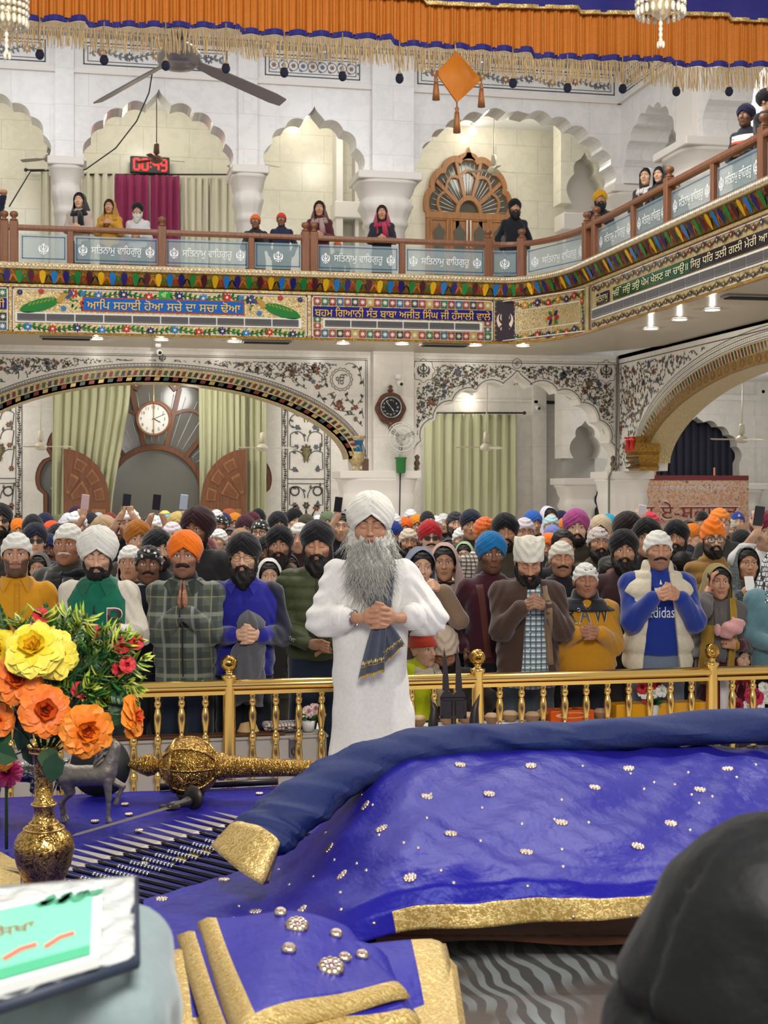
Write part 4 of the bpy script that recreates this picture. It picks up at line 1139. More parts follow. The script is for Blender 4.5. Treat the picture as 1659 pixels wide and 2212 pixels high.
def fan_window(name,label,px,py,R,r_in,Y,spokes,mats,lobes,zbot,zk=1.0,bw=1.0):
 c=onY(px,py,Y)
 root=thing(name,label,'window',(c.x,Y,zbot))
 inv=Matrix.Translation((-c.x,-Y,-zbot))
 f=lambda u,w,d:(c.x+u,Y-d,c.z+(w*zk if w>0 else w))
 mb=MB()
 oc=lobed(0,0,R,lobes);ic=[(r_in*math.cos(PI-PI*i/40),r_in*math.sin(PI-PI*i/40))for i in range(41)]
 def bar(P,w,d0,d1):
  n=len(P);rs=[];w=w*bw
  for i in range(n):
   a,b=P[max(i-1,0)],P[min(i+1,n-1)];dx,dz=b[0]-a[0],b[1]-a[1];l=math.hypot(dx,dz)or 1;nx,nz=-dz/l*w/2,dx/l*w/2
   u,v=P[i]
   rs.append([f(u+nx,v+nz,d0),f(u+nx*.8,v+nz*.8,d1),f(u-nx*.8,v-nz*.8,d1),f(u-nx,v-nz,d0)])
  mb.loft(rs,True,True)
 zb=zbot-c.z
 bar([(oc[0][0],zb)]+oc+[(oc[-1][0],zb)],.17,0,.12)
 bar([(-r_in,zb)]+ic+[(r_in,zb)],.13,0,.13)
 for i in range(spokes):
  a=PI*(i+1)/(spokes+1)
  bar([(r_in*math.cos(a),r_in*math.sin(a)),(R*.96*math.cos(a),R*.96*math.sin(a))],.11,0,.11)
 for i in range(spokes+1):
  a0,a1=PI*i/(spokes+1),PI*(i+1)/(spokes+1)
  P=[]
  for k in range(13):
   t=k/12;a=a0+(a1-a0)*t;rr=(r_in+(R-r_in)*.52)+(R-r_in)*.16*math.sin(PI*t);P.append((rr*math.cos(a),rr*math.sin(a)))
  bar(P,.08,0,.1)
 fr=mb.build('frame',mats[0],root);fr.matrix_parent_inverse=inv
 g=MB();g.poly([f(u,w,.02)for u,w in[(oc[0][0],zb)]+oc+[(oc[-1][0],zb)]]);go=g.build('pane',mats[1],root);go.matrix_parent_inverse=inv
 s=MB()
 for i in range(26):
  a=PI*(i+.5)/26;s.tube([f(r_in*1.1*math.cos(a),r_in*1.1*math.sin(a),.035),f(R*.9*math.cos(a),R*.9*math.sin(a),.035)],.008,4)
 so=s.build('glazing_bar',M_gloss,root);so.matrix_parent_inverse=inv
 return root,c,f
w,wc,wf=fan_window('fan_window','carved wooden fan shaped window over the open door behind the big round clock',335,1068,2.36,.98,YW,6,(M_teak_dark,M_pane),9,.02)
def door_leaf(px0,px1,py_top,Y,flip,label):
 a,b=onY(px0,1100,Y),onY(px1,1100,Y);zt=onY((px0+px1)/2,py_top,Y).z
 W=b.x-a.x;root=thing('door_leaf',label,'door',((a.x+b.x)/2,Y,0));inv=Matrix.Translation((-(a.x+b.x)/2,-Y,0))
 u=lambda t:(b.x-t*W if flip else a.x+t*W)
 zs=zt-W*1.18
 arc=[(t,zs+(zt-zs)*math.sqrt(max(1-t**2,0)))for t in[i/16 for i in range(17)]]
 mb=MB();mb.prism([(0,0.0)]+[(t,z)for t,z in arc]+[(1,0.0)],lambda t,z,d:(u(t),Y-d,z),0,.08)
 mb.build('leaf',M_teak_dark,root).matrix_parent_inverse=inv
 pn=MB()
 def panel(pts):
  pn.prism(pts,lambda t,z,d:(u(t),Y-.08-d,z),0,.02)
  cx=sum(p[0]for p in pts)/len(pts);cz=sum(p[1]for p in pts)/len(pts)
  pn.prism([(cx+(x-cx)*.72,cz+(z-cz)*.72)for x,z in pts],lambda t,z,d:(u(t),Y-.1-d,z),0,.02,mat=1)
 pol=lambda r,an:(r*math.cos(an),zs+(zt-zs)*r*math.sin(an))
 for a0,a1 in((1.25,.95),(.8,.5),(.34,.06)):
  panel([pol(.88,a0),pol(.88,(a0+a1)/2),pol(.88,a1),pol(.68,a1),pol(.68,(a0+a1)/2),pol(.68,a0)])
 panel([pol(.58,1.3),pol(.58,.95),pol(.2,.95),pol(.2,1.3)]);panel([pol(.58,.8),pol(.58,.3),pol(.2,.3),pol(.22,.8)])
 for k in range(3):
  z1=zs-.12-k*.62;panel([(.12,z1),(.5,z1),(.5,z1-.5),(.12,z1-.5)]);panel([(.6,z1),(.9,z1),(.9,z1-.5),(.6,z1-.5)])
 pn.build('carved_panel',[M_teak,M_teak_dark],root).matrix_parent_inverse=inv
 return root
door_leaf(137,238,970,YB-.75,False,'left open wooden door leaf with carved panels and curved top')
door_leaf(432,531,970,YB-.75,True,'right open wooden door leaf with carved panels and curved top')
mb=MB();c=onY(335,1068,YB+3)
mb.box((c.x-4.5,YB+3,-.2),(c.x+4.5,YB+3.1,5.2));mb.tube([(c.x-4.5,YB+2.6,2.9-.02),(c.x-1,YB+2.6,2.86),(c.x+2,YB+2.6,2.7),(c.x+4.5,YB+2.6,2.45)],.09,6);struct(mb.build('wall_porch',plain('porch_tarpaulin',(150,152,142),.8)))
mb=MB();mb.tube([onY(285,1030,YB+2.4),onY(330,1070,YB+2),onY(432,1052,YB+2)],.015,5);tag(mb.build('cable',M_white),'slack white cable sagging outside the arched doorway','cable')
point_porch=(c.x,YB+1.6,4.2)
mb=MB();q=onY(284,1000,YB+2.4);mb.tube([(q.x,q.y,0),(q.x,q.y,4.6)],.07,8);tag(mb.build('porch_pole',plain('grey_paint',(150,150,146),.5)),'grey pole standing outside the arched doorway','pole')
def clock(name,label,c,R,face,rim,numerals,style,h,mcol):
 root=thing(name,label,'clock',c)
 mb=MB();mb.lathe([(R*.84,.0),(R,.0),(R,.05),(R*.95,.08),(R*.86,.07),(R*.84,.03)],48,axis='y',cap=False)
 mb.v=[(x,-y,z)for x,y,z in mb.v]
 mb.build('rim',rim,root)
 fb=MB();fb.poly([(R*.88*math.cos(2*PI*i/48),-.03,R*.88*math.sin(2*PI*i/48))for i in range(48)],col=face);fb.build('dial',M_gloss,root)
 f=lambda u,w_,d:(u,-.032-d,w_)
 for k in range(1,13):
  nm=MB();a=PI/2-k*PI/6;s=R*.11
  put_text(nm,numerals[k-1],R*.67*math.cos(a)-s,R*.67*math.cos(a)+s,R*.67*math.sin(a)-s*.8,R*.67*math.sin(a)+s*.8,f,.003,0,mcol,keep=True);nm.build('numeral',M_paint,root,fix=False)
 for L,ww,an in h:
  hb=MB();a=PI/2-an;ribbon(hb,f,[(-L*.18*math.cos(a),-L*.18*math.sin(a)),(L*math.cos(a),L*math.sin(a))],ww,.006,mcol);hb.build('hand',M_paint,root,fix=False)
 return root
R=38*28.9/3100
ck=clock('wall_clock','big round white clock with wooden rim before the fan window',onY(332,905,YB-.9),R,S((226,224,216)),M_teak_dark,[str(i)for i in range(1,13)],0,[(R*.42,.02,2.05),(R*.72,.012,1.15)],S((60,56,52)))
mb=MB();mb.tube([(0,.0,R),(0,.05,R+.8)],.012,5);mb.tube([(0,-.05,R+.8),(0,-.05,-R-.05)],.009,5);o=mb.build('hanging_rod',M_brass,ck)
pc=onY(843,880,YA-.45)
pk=clock('wall_clock','round black clock in a carved dark wood frame on the white pier',(pc.x,YA-.47,pc.z),.2,S((22,22,24)),M_steel,['XII' if i==12 else('I','II','III','IV','V','VI','VII','VIII','IX','X','XI','XII')[i-1]for i in range(1,13)],1,[(.09,.014,2.5),(.14,.01,5.6)],S((220,220,220)))
mb=MB();P=[(.27*math.cos(t)*(1+.05*math.cos(6*t)),-.05-.0,.29*math.sin(t)-.02)for t in[2*PI*i/60 for i in range(60)]]
mb.prism([(p[0],p[2])for p in P],lambda u,w_,d:(u,.04-d,w_),0,.06);mb.lathe([(.02,.0),(.06,.03),(.02,.07),(.045,.1),(.01,.13)],10,(0,.0,.27));mb.lathe([(.01,-.13),(.05,-.08),(.03,-.03),(.07,.02)],10,(0,.0,-.3))
mb.build('carved_frame',M_walnut,pk)
fc=onY(868,946,YA-.75)
fan=thing('wall_fan','white wall fan in a round wire cage beside the black clock','fan',fc)
mb=MB()
for rr,dy in((.28,0),(.24,-.07),(.24,.07),(.16,-.1),(.16,.1)):mb.tube([(rr*math.cos(t),dy,rr*math.sin(t))for t in[2*PI*i/32 for i in range(33)]],.006,4)
for i in range(28):
 t=2*PI*i/28;mb.tube([(.05*math.cos(t),-.11,.05*math.sin(t)),(.2*math.cos(t),-.09,.2*math.sin(t)),(.28*math.cos(t),0,.28*math.sin(t)),(.2*math.cos(t),.09,.2*math.sin(t)),(.06*math.cos(t),.12,.06*math.sin(t))],.0025,4)
mb.build('cage',M_white,fan)
mb=MB();mb.lathe([(.01,-.09),(.06,-.08),(.06,.0),(.07,.1),(.07,.2),(.02,.22)],16,axis='y');mb.build('motor',plain('fan_grey',(170,170,160),.5),fan)
for k in range(3):
 b=MB();t0=.4+k*2*PI/3;rs=[]
 for i in range(6):
  r_=.05+.19*i/5;wd=.1+.25*math.sin(PI*i/6);rs.append([(r_*math.cos(t0+s*wd/(r_*6+.4)),.02*s,r_*math.sin(t0+s*wd/(r_*6+.4)))for s in(-1,0,1)])
 b.grid(lambda i,j,rs=rs:rs[int(round(i*5))][int(round(j*2))],5,2);b.build('blade',plain('fan_blade',(150,150,138),.4),fan,solid=.006)
mb=MB();mb.tube([(0,.1,-.05),(0,.2,-.3),(-.02,.22,-.42)],.02,8);mb.box((-.06,.24,-.12),(.06,.34,.12),.01);mb.tube([(0,.15,0),(0,.26,0)],.03,8);mb.build('wall_bracket',M_white,fan)
bk=onY(866,1022,YA-.62)
mb=MB();mb.lathe([(.075,0),(.085,.02),(.095,.25),(.11,.26),(.11,.285),(.09,.28)],20);o=mb.build('bucket',plain('green_plastic',(30,120,50),.35));o.location=bk;tag(o,'small green plastic bucket hanging below the wall fan','bucket')
mb=MB();mb.tube([(bk.x,bk.y+.05,bk.z),(bk.x-.01,YA-.55,1.6),(bk.x-.02,YA-.56,.1)],.012,6);tag(mb.build('cable',M_dark),'dark cable running down the pier below the green bucket','cable')
def cctv(px,py,Y,label,dome=False):
 c=onY(px,py,Y);r=thing('security_camera',label,'camera',c)
 mb=MB();mb.box((-.05,-.0,.02),(.05,.1,.1),.01);mb.tube([(0,.05,.05),(0,0,-.02),(.01,-.04,-.05)],.02,6);mb.build('mount',M_white,r)
 b=MB();b.tube([(0,.04,-.03),(.02,-.14,-.09)],[.045,.05],12);b.build('body',M_white,r);l=MB();l.tube([(.02,-.14,-.09),(.021,-.15,-.093)],.03,10);l.build('lens',M_black,r)
cctv(861,820,YA-.55,'white security camera on the pier above the black clock');cctv(342,752,YF+1.2,'white security camera hanging under the balcony edge');cctv(1158,874,YB-.3,'white security camera on the wall right of the green curtain')
c=onY(1193,869,YB-.25);mb=MB();mb.box((-.16,0,-.035),(.16,.07,.035),.01);o=mb.build('alarm_box',M_dark);o.location=c;tag(o,'small black box fixed high on the wall beside the camera','box')
c=onY(1648,846,YB-.28);mb=MB();mb.box((-.07,0,-.06),(.07,.12,.06),.01);mb.lathe([(.04,-.02),(.05,0)],12,axis='y');o=mb.build('loudspeaker',M_dark);o.location=c;tag(o,'small black loudspeaker on the far right wall','speaker')
def curtain(name,label,px0,px1,top,bot,Y,folds,mat,px0b=None,px1b=None,eyelets=True,amp=.05,rod=None,group=None):
 px0b=px0 if px0b is None else px0b;px1b=px1 if px1b is None else px1b
 a,b=onY(px0,top,Y),onY(px1,top,Y);a2,b2=onY(px0b,top,Y),onY(px1b,top,Y);z1=a.z;z0=max(onY(px0,bot,Y).z,.03)
 root=thing(name,label,'curtain',((a.x+b.x)/2,Y,z0),0,group);inv=Matrix.Translation((-(a.x+b.x)/2,-Y,-z0))
 def fn(u,v):
  t=v**1.0;x=a.x+(b.x-a.x)*u;xb=a2 .x+(b2 .x-a2 .x)*u
  k=min(1,t*1.15);k=k*k*(3-2*k)
  X=x+(xb-x)*k
  return(X,Y+amp*(math.sin(2*PI*folds*u)+.35*math.sin(2*PI*folds*2.3*u+3*v))*(1-.1*v),z1+(z0-z1)*v)
 mb=MB();mb.grid(fn,folds*10,10);o=mb.build('drape',mat,root,solid=.01);o.matrix_parent_inverse=inv
 if rod:
  r=MB();r0,r1=onY(rod[0],rod[2],Y),onY(rod[1],rod[2],Y);r.tube([r0,r1],.018,8);r.sphere(r1,.04,8,6);r.sphere(r0,.04,8,6);r.build('rod',M_iron,root).matrix_parent_inverse=inv
 return root
curtain('curtain','pale green curtain drawn aside left of the big round clock',114,282,815,1180,YB-.5,9,M_curtain,112,240,False)
curtain('curtain','pale green curtain right of the big round clock over the door leaf',430,482,812,1180,YB-.5,4,M_curtain,432,478,False)
curtain('curtain','pale green curtain beside the floral panel, outer one on the right of the door',476,530,818,1180,YB-.55,4,M_curtain,480,530,False)
curtain('curtain','narrow pale green curtain edge next to the inlaid floral wall panel',531,576,820,1180,YB-.45,3,M_curtain,530,575,False)
curtain('curtain','pale green eyelet curtain under the middle scalloped arch',916,1116,893,1180,YB-.4,10,M_curtain,rod=(905,1133,892))
yc=YB-.2
curtain('curtain','ivory curtain on the gallery left of the magenta curtain',176,250,372,640,yc,4,M_curtain_w)
curtain('curtain','magenta curtain left half below the red digital clock',249,322,376,640,yc-.1,4,M_curtain_m)
curtain('curtain','magenta curtain right half below the red digital clock',326,388,378,640,yc-.1,4,M_curtain_m)
curtain('curtain','ivory curtain on the gallery right of the magenta curtain',390,450,383,640,yc,4,M_curtain_w)
curtain('curtain','ivory curtain end on the gallery beside the round white column',454,505,384,640,yc,3,M_curtain_w,rod=(172,506,377))
curtain('curtain','ivory curtain piece at the left end of the gallery',88,118,366,640,yc,2,M_curtain_w,rod=(56,118,367))
curtain('curtain','dark green curtain strip between the two carved capitals',1278,1306,1048,1200,YB-.3,2,plain('bottle_green_cloth',(52,56,50),.8),eyelets=False)
c=onY(324,356,YB-.35);dg_=thing('digital_clock','black digital clock with red digits above the magenta curtain','clock',c)
mb=MB();mb.box((-.4,0,-.17),(.4,.1,.17),.015);mb.build('case',M_black,dg_)
SEG={'0':'abcdef','4':'bcfg','9':'abcdfg'}
mb=MB()
def seg7(ch,x,s=.1):
 w_,h=.075,.1;L={'a':((-w_,h),(w_,h)),'g':((-w_,0),(w_,0)),'d':((-w_,-h),(w_,-h)),'f':((-w_,h),(-w_,0)),'b':((w_,h),(w_,0)),'e':((-w_,0),(-w_,-h)),'c':((w_,0),(w_,-h))}
 for k in SEG[ch]:
  (xa,za),(xb,zb)=L[k];xa,xb,za,zb=xa*.72,xb*.72,za*1.1,zb*1.1
  mb.tube([(x+xa+(xb-xa)*.06,-.006,za+(zb-za)*.06),(x+xb-(xb-xa)*.06,-.006,zb-(zb-za)*.06)],.019,4)
seg7('0',-.27);seg7('0',-.1);seg7('4',.12);seg7('9',.28)
for z in(.045,-.045):mb.sphere((.015,-.005,z),.016,6,4)
mb.build('digit',M_led,dg_)
def ceiling_fan(label,px,py,Y,R,ang,tilt,body,top,rod_r=.012,n=3,bw=.1,angs=None,down=0):
 c=onY(px,py,Y);root=thing('ceiling_fan',label,'fan',c);root.rotation_euler=(tilt,0,0)
 m=MB();m.lathe([(.02,.1),(.09,.06),(.12,.02),(.12,-.03),(.08,-.06),(.02,-.07)],18);m.lathe([(.015,.32),(.05,.3),(.06,.12),(.02,.1)],12);m.build('motor',body,root)
 r=MB();r.tube([(0,0,.1),(0,0,max(top-c.z,.3))],rod_r,6);r.build('rod',body,root)
 for k in range(n):
  b=MB();a=(angs[k]if angs else ang+k*2*PI/n);M_=Matrix.Rotation(a,4,'Z')@Matrix.Rotation(down/R,4,'Y')@Matrix.Rotation(.22 if not angs else-.35+.0*k,4,'X');b.M=M_
  b.loft([[(x,-w_/2,0),(x,w_/2,0),(x,w_/2,.008),(x,-w_/2,.008)]for x,w_ in((.08,.05),(.18,.06),(.24,bw),(R*.9,bw*1.15),(R,bw*.9))],True,True)
  b.build('blade',body,root)
 return root
M_fanw=plain('cream_enamel',(206,198,176),.35);M_fanb=plain('brown_enamel',(112,74,56),.35);M_fang=plain('grey_enamel',(150,142,132),.35)
ceiling_fan('cream ceiling fan before the green curtain under the middle scalloped arch',1050,967,27.5,.6,2.9,.06,M_fanw,ZU)
ceiling_fan('cream ceiling fan under the gilded side arch above the red banner',1602,950,26.5,.62,.35,.05,M_fanw,ZU)
ceiling_fan('cream ceiling fan before the left curtain under the wide arch',88,965,28.2,.6,.1,.03,M_fanw,ZU)
ceiling_fan('cream ceiling fan before the curtain beside the inlaid wall panel',567,968,28.4,.7,.15,.03,M_fanw,ZU)
ceiling_fan('small copper ceiling fan hanging outside the arched doorway',297,1003,YB+1.2,.6,.2,.03,plain('copper_enamel',(170,104,64),.3),4.6)
ceiling_fan('brown ceiling fan on the gallery in front of the red digital clock',338,345,28.0,.55,.2,.04,M_fanb,ZT)
ceiling_fan('cream ceiling fan on the gallery above the carved wooden door',1066,368,28.3,.55,.45,.05,M_fanw,ZT)
ceiling_fan('grey ceiling fan blade at the far left end of the gallery',108,343,28.0,.6,2.7,-.05,M_fang,ZT)
ceiling_fan('cream ceiling fan half hidden by the round column of the gallery',548,352,28.3,.6,.4,-.05,M_fanw,ZT)
ceiling_fan('big silver ceiling fan with long grey blades hanging high over the hall',387,124,8.0,.72,0,.0,plain('silver_fan',(150,142,134),.3,.3),9.9,.014,3,.075,[PI/2-YAW+.87,PI/2-YAW-.87,PI/2-YAW+PI],.13)
def bulb(label,px,py,Y):
 c=onY(px,py,Y);root=thing('lamp_bulb',label,'lamp',c);m=MB();m.sphere((0,0,0),.09,12,8);m.build('globe',M_lamp,root);s=MB();s.lathe([(.04,.06),(.04,.16)],10);s.tube([(0,0,.15),(0,.25,.22)],.015,6);s.build('socket',M_white,root)
bulb('glowing bulb in the third gallery arch',643,263,YB-.4);bulb('glowing bulb in the gallery arch above the carved wooden door',1021,284,YB-.4);bulb('glowing bulb above the green curtain under the middle arch',1018,866,YB-.4)
dl=[(-50,728),(208,731),(349,733),(506,737),(741,741),(869,742),(1026,745),(1130,746)]
DN=['first','second','third','fourth','fifth','sixth','seventh','eighth','ninth','tenth','eleventh']
k=0
def downlight(p,label):
 root=thing('downlight',label,'light',p,0,'downlights under the balcony');m=MB();m.lathe([(.11,0),(.13,-.005),(.13,-.02),(.1,-.02)],24,cap=False);m.build('ring',M_white,root);l=MB();l.lathe([(.005,-.012),(.1,-.012)],24,cap=False);l.build('lens',M_lamp,root)
for px,py in dl[1:]:
 p=onZ(px,py,ZU-.01);downlight((p.x,p.y,ZU-.004),DN[k]+' round downlight from the left under the balcony');k+=1
for px,py in((1406,709),(1468,689),(1539,668)):
 p=onZ(px,py,ZU-.01);downlight((p.x,p.y,ZU-.004),['lowest','middle','highest'][k-7]+' round downlight of three under the side balcony');k+=1
def vent(px,py,label):
 p=onZ(px,py,ZU-.01);r=thing('air_vent',label,'vent',(p.x,p.y,ZU-.004));m=MB();m.box((-.42,-.12,-.03),(.42,.12,0),.005);m.build('frame',M_fang,r)
 s=MB()
 for i in range(7):s.box((-.38,-.1+i*.03,-.045),(.38,-.085+i*.03,-.03))
 s.build('slat',M_dark,r)
vent(143,729,'grey air vent under the balcony left of the first downlight');vent(575,737,'grey air vent under the balcony between two downlights');vent(960,744,'grey air vent under the balcony above the middle scalloped arch');vent(1630,640,'grey air vent under the side balcony at the right edge')
for px,py,lb in((340,92,'bright floodlight on the high cornice behind the silver fan'),(698,116,'bright floodlight on the high cornice behind the gold fringe'),(1041,138,'bright floodlight on the high cornice beside the hanging square')):
 c=onY(px,py,YA-.85);root=thing('cornice_floodlight',lb,'lamp',c);m=MB();m.lathe([(.02,.12),(.12,.06),(.16,-.05),(.14,-.05)],16);m.tube([(0,0,.1),(0,.1,.15),(0,.3,.25)],.02,6);m.build('housing',M_steel,root);l=MB();l.lathe([(.005,-.045),(.13,-.045)],16,cap=False);l.build('lens',M_lamp,root)  # floodlight housing and glowing lens, bracketed to the cornice
mb=MB();P=[onY(330,150,25.0),onY(322,200,25.0),onY(295,262,25.0),onY(250,320,25.2),onY(185,366,25.3),onY(66,370,25.5),onY(20,446,24.5)]
mb.tube(P,.012,5);tag(mb.build('cable',M_dark),'thin dark cable slung across the second gallery arch','cable')
dw,dc,df=fan_window('gallery_door','carved wooden gallery door with glazed fan light under a pointed arch',1010,464,.93,.26,YB-.02,4,(M_teak,M_pane_dark),7,ZF+.02,1.32,.75)
inv=Matrix.Translation(-Vector(dw.location))
m=MB();P=[(-.16,.88),(-.07,.95),(0,1.1),(.07,.95),(.16,.88)];m.prism(P,df,0,.12);m.build('finial',M_teak,dw).matrix_parent_inverse=inv
zb=ZF+.02-dc.z
m=MB();gl_=MB()
m.box(df(-.95,-.03,.12)[:1]+(YB-.16,dc.z-.12),(df(.95,0,0)[0],YB-.02,dc.z+.02));m.box((dc.x-.93,YB-.15,dc.z+zb),(dc.x+.93,YB-.05,dc.z-.1))
for i in range(4):
 x0=dc.x-.88+i*.45
 gl_.prism([(x0+.1,dc.z-1.4),(x0+.32,dc.z-1.4)]+arch_curve(x0+.1,x0+.32,dc.z-.5,dc.z-.22,3,.3)[::-1],lambda u,w_,d:(u,YB-.16-d,w_),0,.012)
 frame=[(x0+.03,dc.z-1.45),(x0+.39,dc.z-1.45),(x0+.39,dc.z-.15),(x0+.03,dc.z-.15),(x0+.03,dc.z-1.45)]
 for p_,q_ in zip(frame,frame[1:]):m.tube([(p_[0],YB-.16,p_[1]),(q_[0],YB-.16,q_[1])],.02,6)
m.build('panel',M_teak,dw).matrix_parent_inverse=inv;gl_.build('pane',M_pane_dark,dw).matrix_parent_inverse=inv
for s in(-.04,.04):
 h=MB();h.tube([(dc.x+s-.02,YB-.2,dc.z-.15),(dc.x+s-.02,YB-.2,dc.z-.75)],.014,6);h.build('handle',M_white,dw).matrix_parent_inverse=inv
yb_=28.3;b0,b1=onY(1381,1100,yb_),onY(1617,1100,yb_);z1=onY(1500,1027,yb_).z;z0=onY(1500,1165,yb_).z
ban=thing('banner','printed red and cream banner with Punjabi words under the side arch','banner',((b0 .x+b1 .x)/2,yb_,z0));inv=Matrix.Translation(-Vector(ban.location))
mb=MB();mb.box((b0 .x,yb_,z0),(b1 .x,yb_+.02,z1));mb.build('sheet',pattern_cloth('printed_crowd','blotch',[(120,60,48),(214,190,166),(190,120,80)],9),ban).matrix_parent_inverse=inv
t=MB();f=lambda u,w_,d:(u,yb_-.004-d,w_);W=b1 .x-b0 .x
rect2(t,f,b0 .x,b1 .x,z1-.1,z1,.002,S((110,40,44)))
put_text(t,'ਦੇ ਅਤੇ ਮਾਤਾ ਗੁਜਰ ਕੌਰ ਜੀ ਦੀ ਲਾਸਾਨੀ ਸ਼ਹਾਦਤ ਨੂੰ ਸਮਰਿਪਤ',b0 .x+.05,b1 .x-.5,z1-.34,z1-.2,f,.003,0,S((226,226,226)))
zz1,zz0=onY(1500,1084,yb_).z,onY(1500,1128,yb_).z
for s_,c_ in((.05,S((226,206,196))),(0,S((128,34,34)))):
 put_text(t,'ਰ ਏ-ਸ਼ਹਾਦਤ',b0 .x+.03-s_,b1 .x-.24+s_,zz0-s_,zz1+s_,f,.004 if s_ else.008,0,c_)
t.build('lettering',M_paint,ban,fix=False).matrix_parent_inverse=inv
for px in(1415,1543):
 q=onY(px,1010,yb_+.04);p_=MB();p_.tube([(q.x,yb_+.04,0),(q.x,yb_+.04,q.z)],.02,6);p_.build('post',M_teak,ban).matrix_parent_inverse=inv
mb=MB();mb.tube([(XA-.03,YA-.28,ZU),(XA-.05,YA-.3,3.6),(XA-.08,YA-.32,2.6),(XA-.3,YA-.55,2.3),(XA-.31,YA-.56,.0)],.02,6);tag(mb.build('cable',plain('grey_cable',(120,116,108),.5)),'grey cable running down the corner column between two arches','cable')
HS=1.14
HC=Vector((0,-.028,1.618))
def rotm(pitch=0,yaw=0,roll=0):
 return(Matrix.Rotation(yaw,3,'Z')@Matrix.Rotation(roll,3,'Y')@Matrix.Rotation(pitch,3,'X'))
def head_sdf(F,hc,R,s,sex='m',fat=1.0,mouth=0,lower=True):
 P=lambda x,y,z:tuple(hc+R@(Vector((x,y,z))*s))
 k=.012*s
 w=fat*(.95 if sex=='f' else(.92 if sex=='c' else 1))
 F.ell(P(0,.012,.034),(.078*s*w,.098*s,.088*s),R,0)
 F.ell(P(0,-.022,-.03),(.066*s*w,.07*s,.085*s),R,.02*s)
 jw=.052 if sex=='f' else.058
 F.ell(P(0,-.028,-.078),(jw*s*w,.06*s,.04*s),R,.025*s)
 F.ell(P(0,-.07,-.1),(.02*s,.018*s,.017*s),R,.02*s)
 for sx in(-1,1):
  F.ell(P(sx*.043*w,-.058,-.018),(.024*s,.026*s,.022*s),R,.022*s)
  F.cap(P(sx*.008,-.088,.035),P(sx*.048,-.074,.034),.0095*s,.007*s,.014*s)
  F.ell(P(sx*.031,-.1,.012),(.019*s,.016*s,.011*s),R,.012*s,'s')
  F.ell(P(sx*.031,-.0735,.011),(.0145*s,.0145*s,.012*s),R,.003*s)
  F.ell(P(sx*.0765*w,.012,-.008),(.011*s,.02*s,.033*s),R,.006*s)
 F.cap(P(0,-.086,.022),P(0,-.108,-.021),.0075*s,.0105*s,.012*s)
 F.ell(P(0,-.111,-.023),(.0115*s,.0115*s,.0095*s),R,.006*s)
 for sx in(-1,1):F.ell(P(sx*.0125,-.1,-.025),(.0085*s,.0105*s,.0075*s),R,.005*s)
 F.ell(P(0,-.09,-.046),(.024*s,.013*s,.018*s),R,.012*s)
 F.cap(P(-.019,-.094,-.0515),P(.019,-.094,-.0515),.0055*s,None,.006*s);F.cap(P(0,-.1,-.0505),P(0,-.099,-.0505),.0055*s,None,.006*s)
 F.cap(P(-.014,-.0945,-.0625),P(.014,-.0945,-.0625),.0065*s,None,.006*s)
 F.cap(P(-.02,-.104,-.057),P(.02,-.104,-.057),.0022*s,None,.004*s,'s')
 if mouth:F.ell(P(0,-.104,-.058),(.012*s,.012*s,.006*s),R,.003*s,'s')
def face_mask(V,hc,R,s,eyes='open',stub=0.0,brow=1.0,look=(0,0),sex='m',lips=1.0):
 L=(np.asarray(V)-np.array(hc))@np.array(R)/s
 x,y,z=L[:,0],L[:,1],L[:,2]
 front=(y<-.03)
 m=np.zeros((len(V),4),dtype=np.float32)
 sm=lambda d,w:np.clip(.5-d/w,0,1)
 ax=np.abs(x)
 lipd=np.maximum(np.abs(z+.0572)-(.0105-.006*(ax/.022)**2),ax-.021)
 m[:,0]=sm(lipd,.004)*front*lips
 ez=.0105
 if eyes=='open':
  ed=np.maximum(np.abs(z-ez)-.0066*np.sqrt(np.clip(1-((ax-.031)/.0155)**2,0,1)),np.abs(ax-.031)-.015)
  m[:,2]=sm(ed,.003)*front
  ird=np.sqrt((ax-.031-np.sign(x)*look[0])**2+(z-ez-look[1])**2)-.0062
  dark=sm(ird,.003)*(ed<.001)
  lash=sm(np.abs(z-ez-.0066*np.sqrt(np.clip(1-((ax-.031)/.0165)**2,0,1))-.0008)-.0016,.003)*(np.abs(ax-.031)<.0165)
  dark=np.maximum(dark,lash)
 else:
  dark=.85*sm(np.abs(z-ez+.0045+.003*(1-((ax-.031)/.016)**2))-.0014,.0035)*(np.abs(ax-.031)<.016)
 bz=.0345+.005*np.sin(np.clip((ax-.01)/.042,0,1)*PI*.75)-.004*np.clip((ax-.042)/.012,0,1)
 bw=(.0048 if sex=='m' else.0028)*brow*np.clip(1.15-(ax-.012)/.05,.35,1)
 bd=np.maximum(np.abs(z-bz)-bw,np.maximum(.011-ax,ax-.052))
 dark=np.maximum(dark,.92*sm(bd,.004))
 m[:,1]=dark*front
 nos=sm(np.sqrt((ax-.0085)**2+(z+.0318)**2)-.0032,.003)*(y<-.09);m[:,1]=np.maximum(m[:,1],.6*nos)
 if stub:
  line=-.012-.028*np.clip(1-ax/.06,0,1)**1.0
  jaw=sm((z-np.where(ax>.03,line,-.062)),.018)*(z>-.17)*(y<.03)
  mus=sm(np.maximum(np.abs(z+.0435)-.0055,ax-.03),.004)
  m[:,3]=np.clip(np.maximum(jaw,mus)*front_soft(y),0,1)*stub*(1-m[:,0])
 return m
def front_soft(y):return np.clip(.5-(y-.02)/.03,0,1)
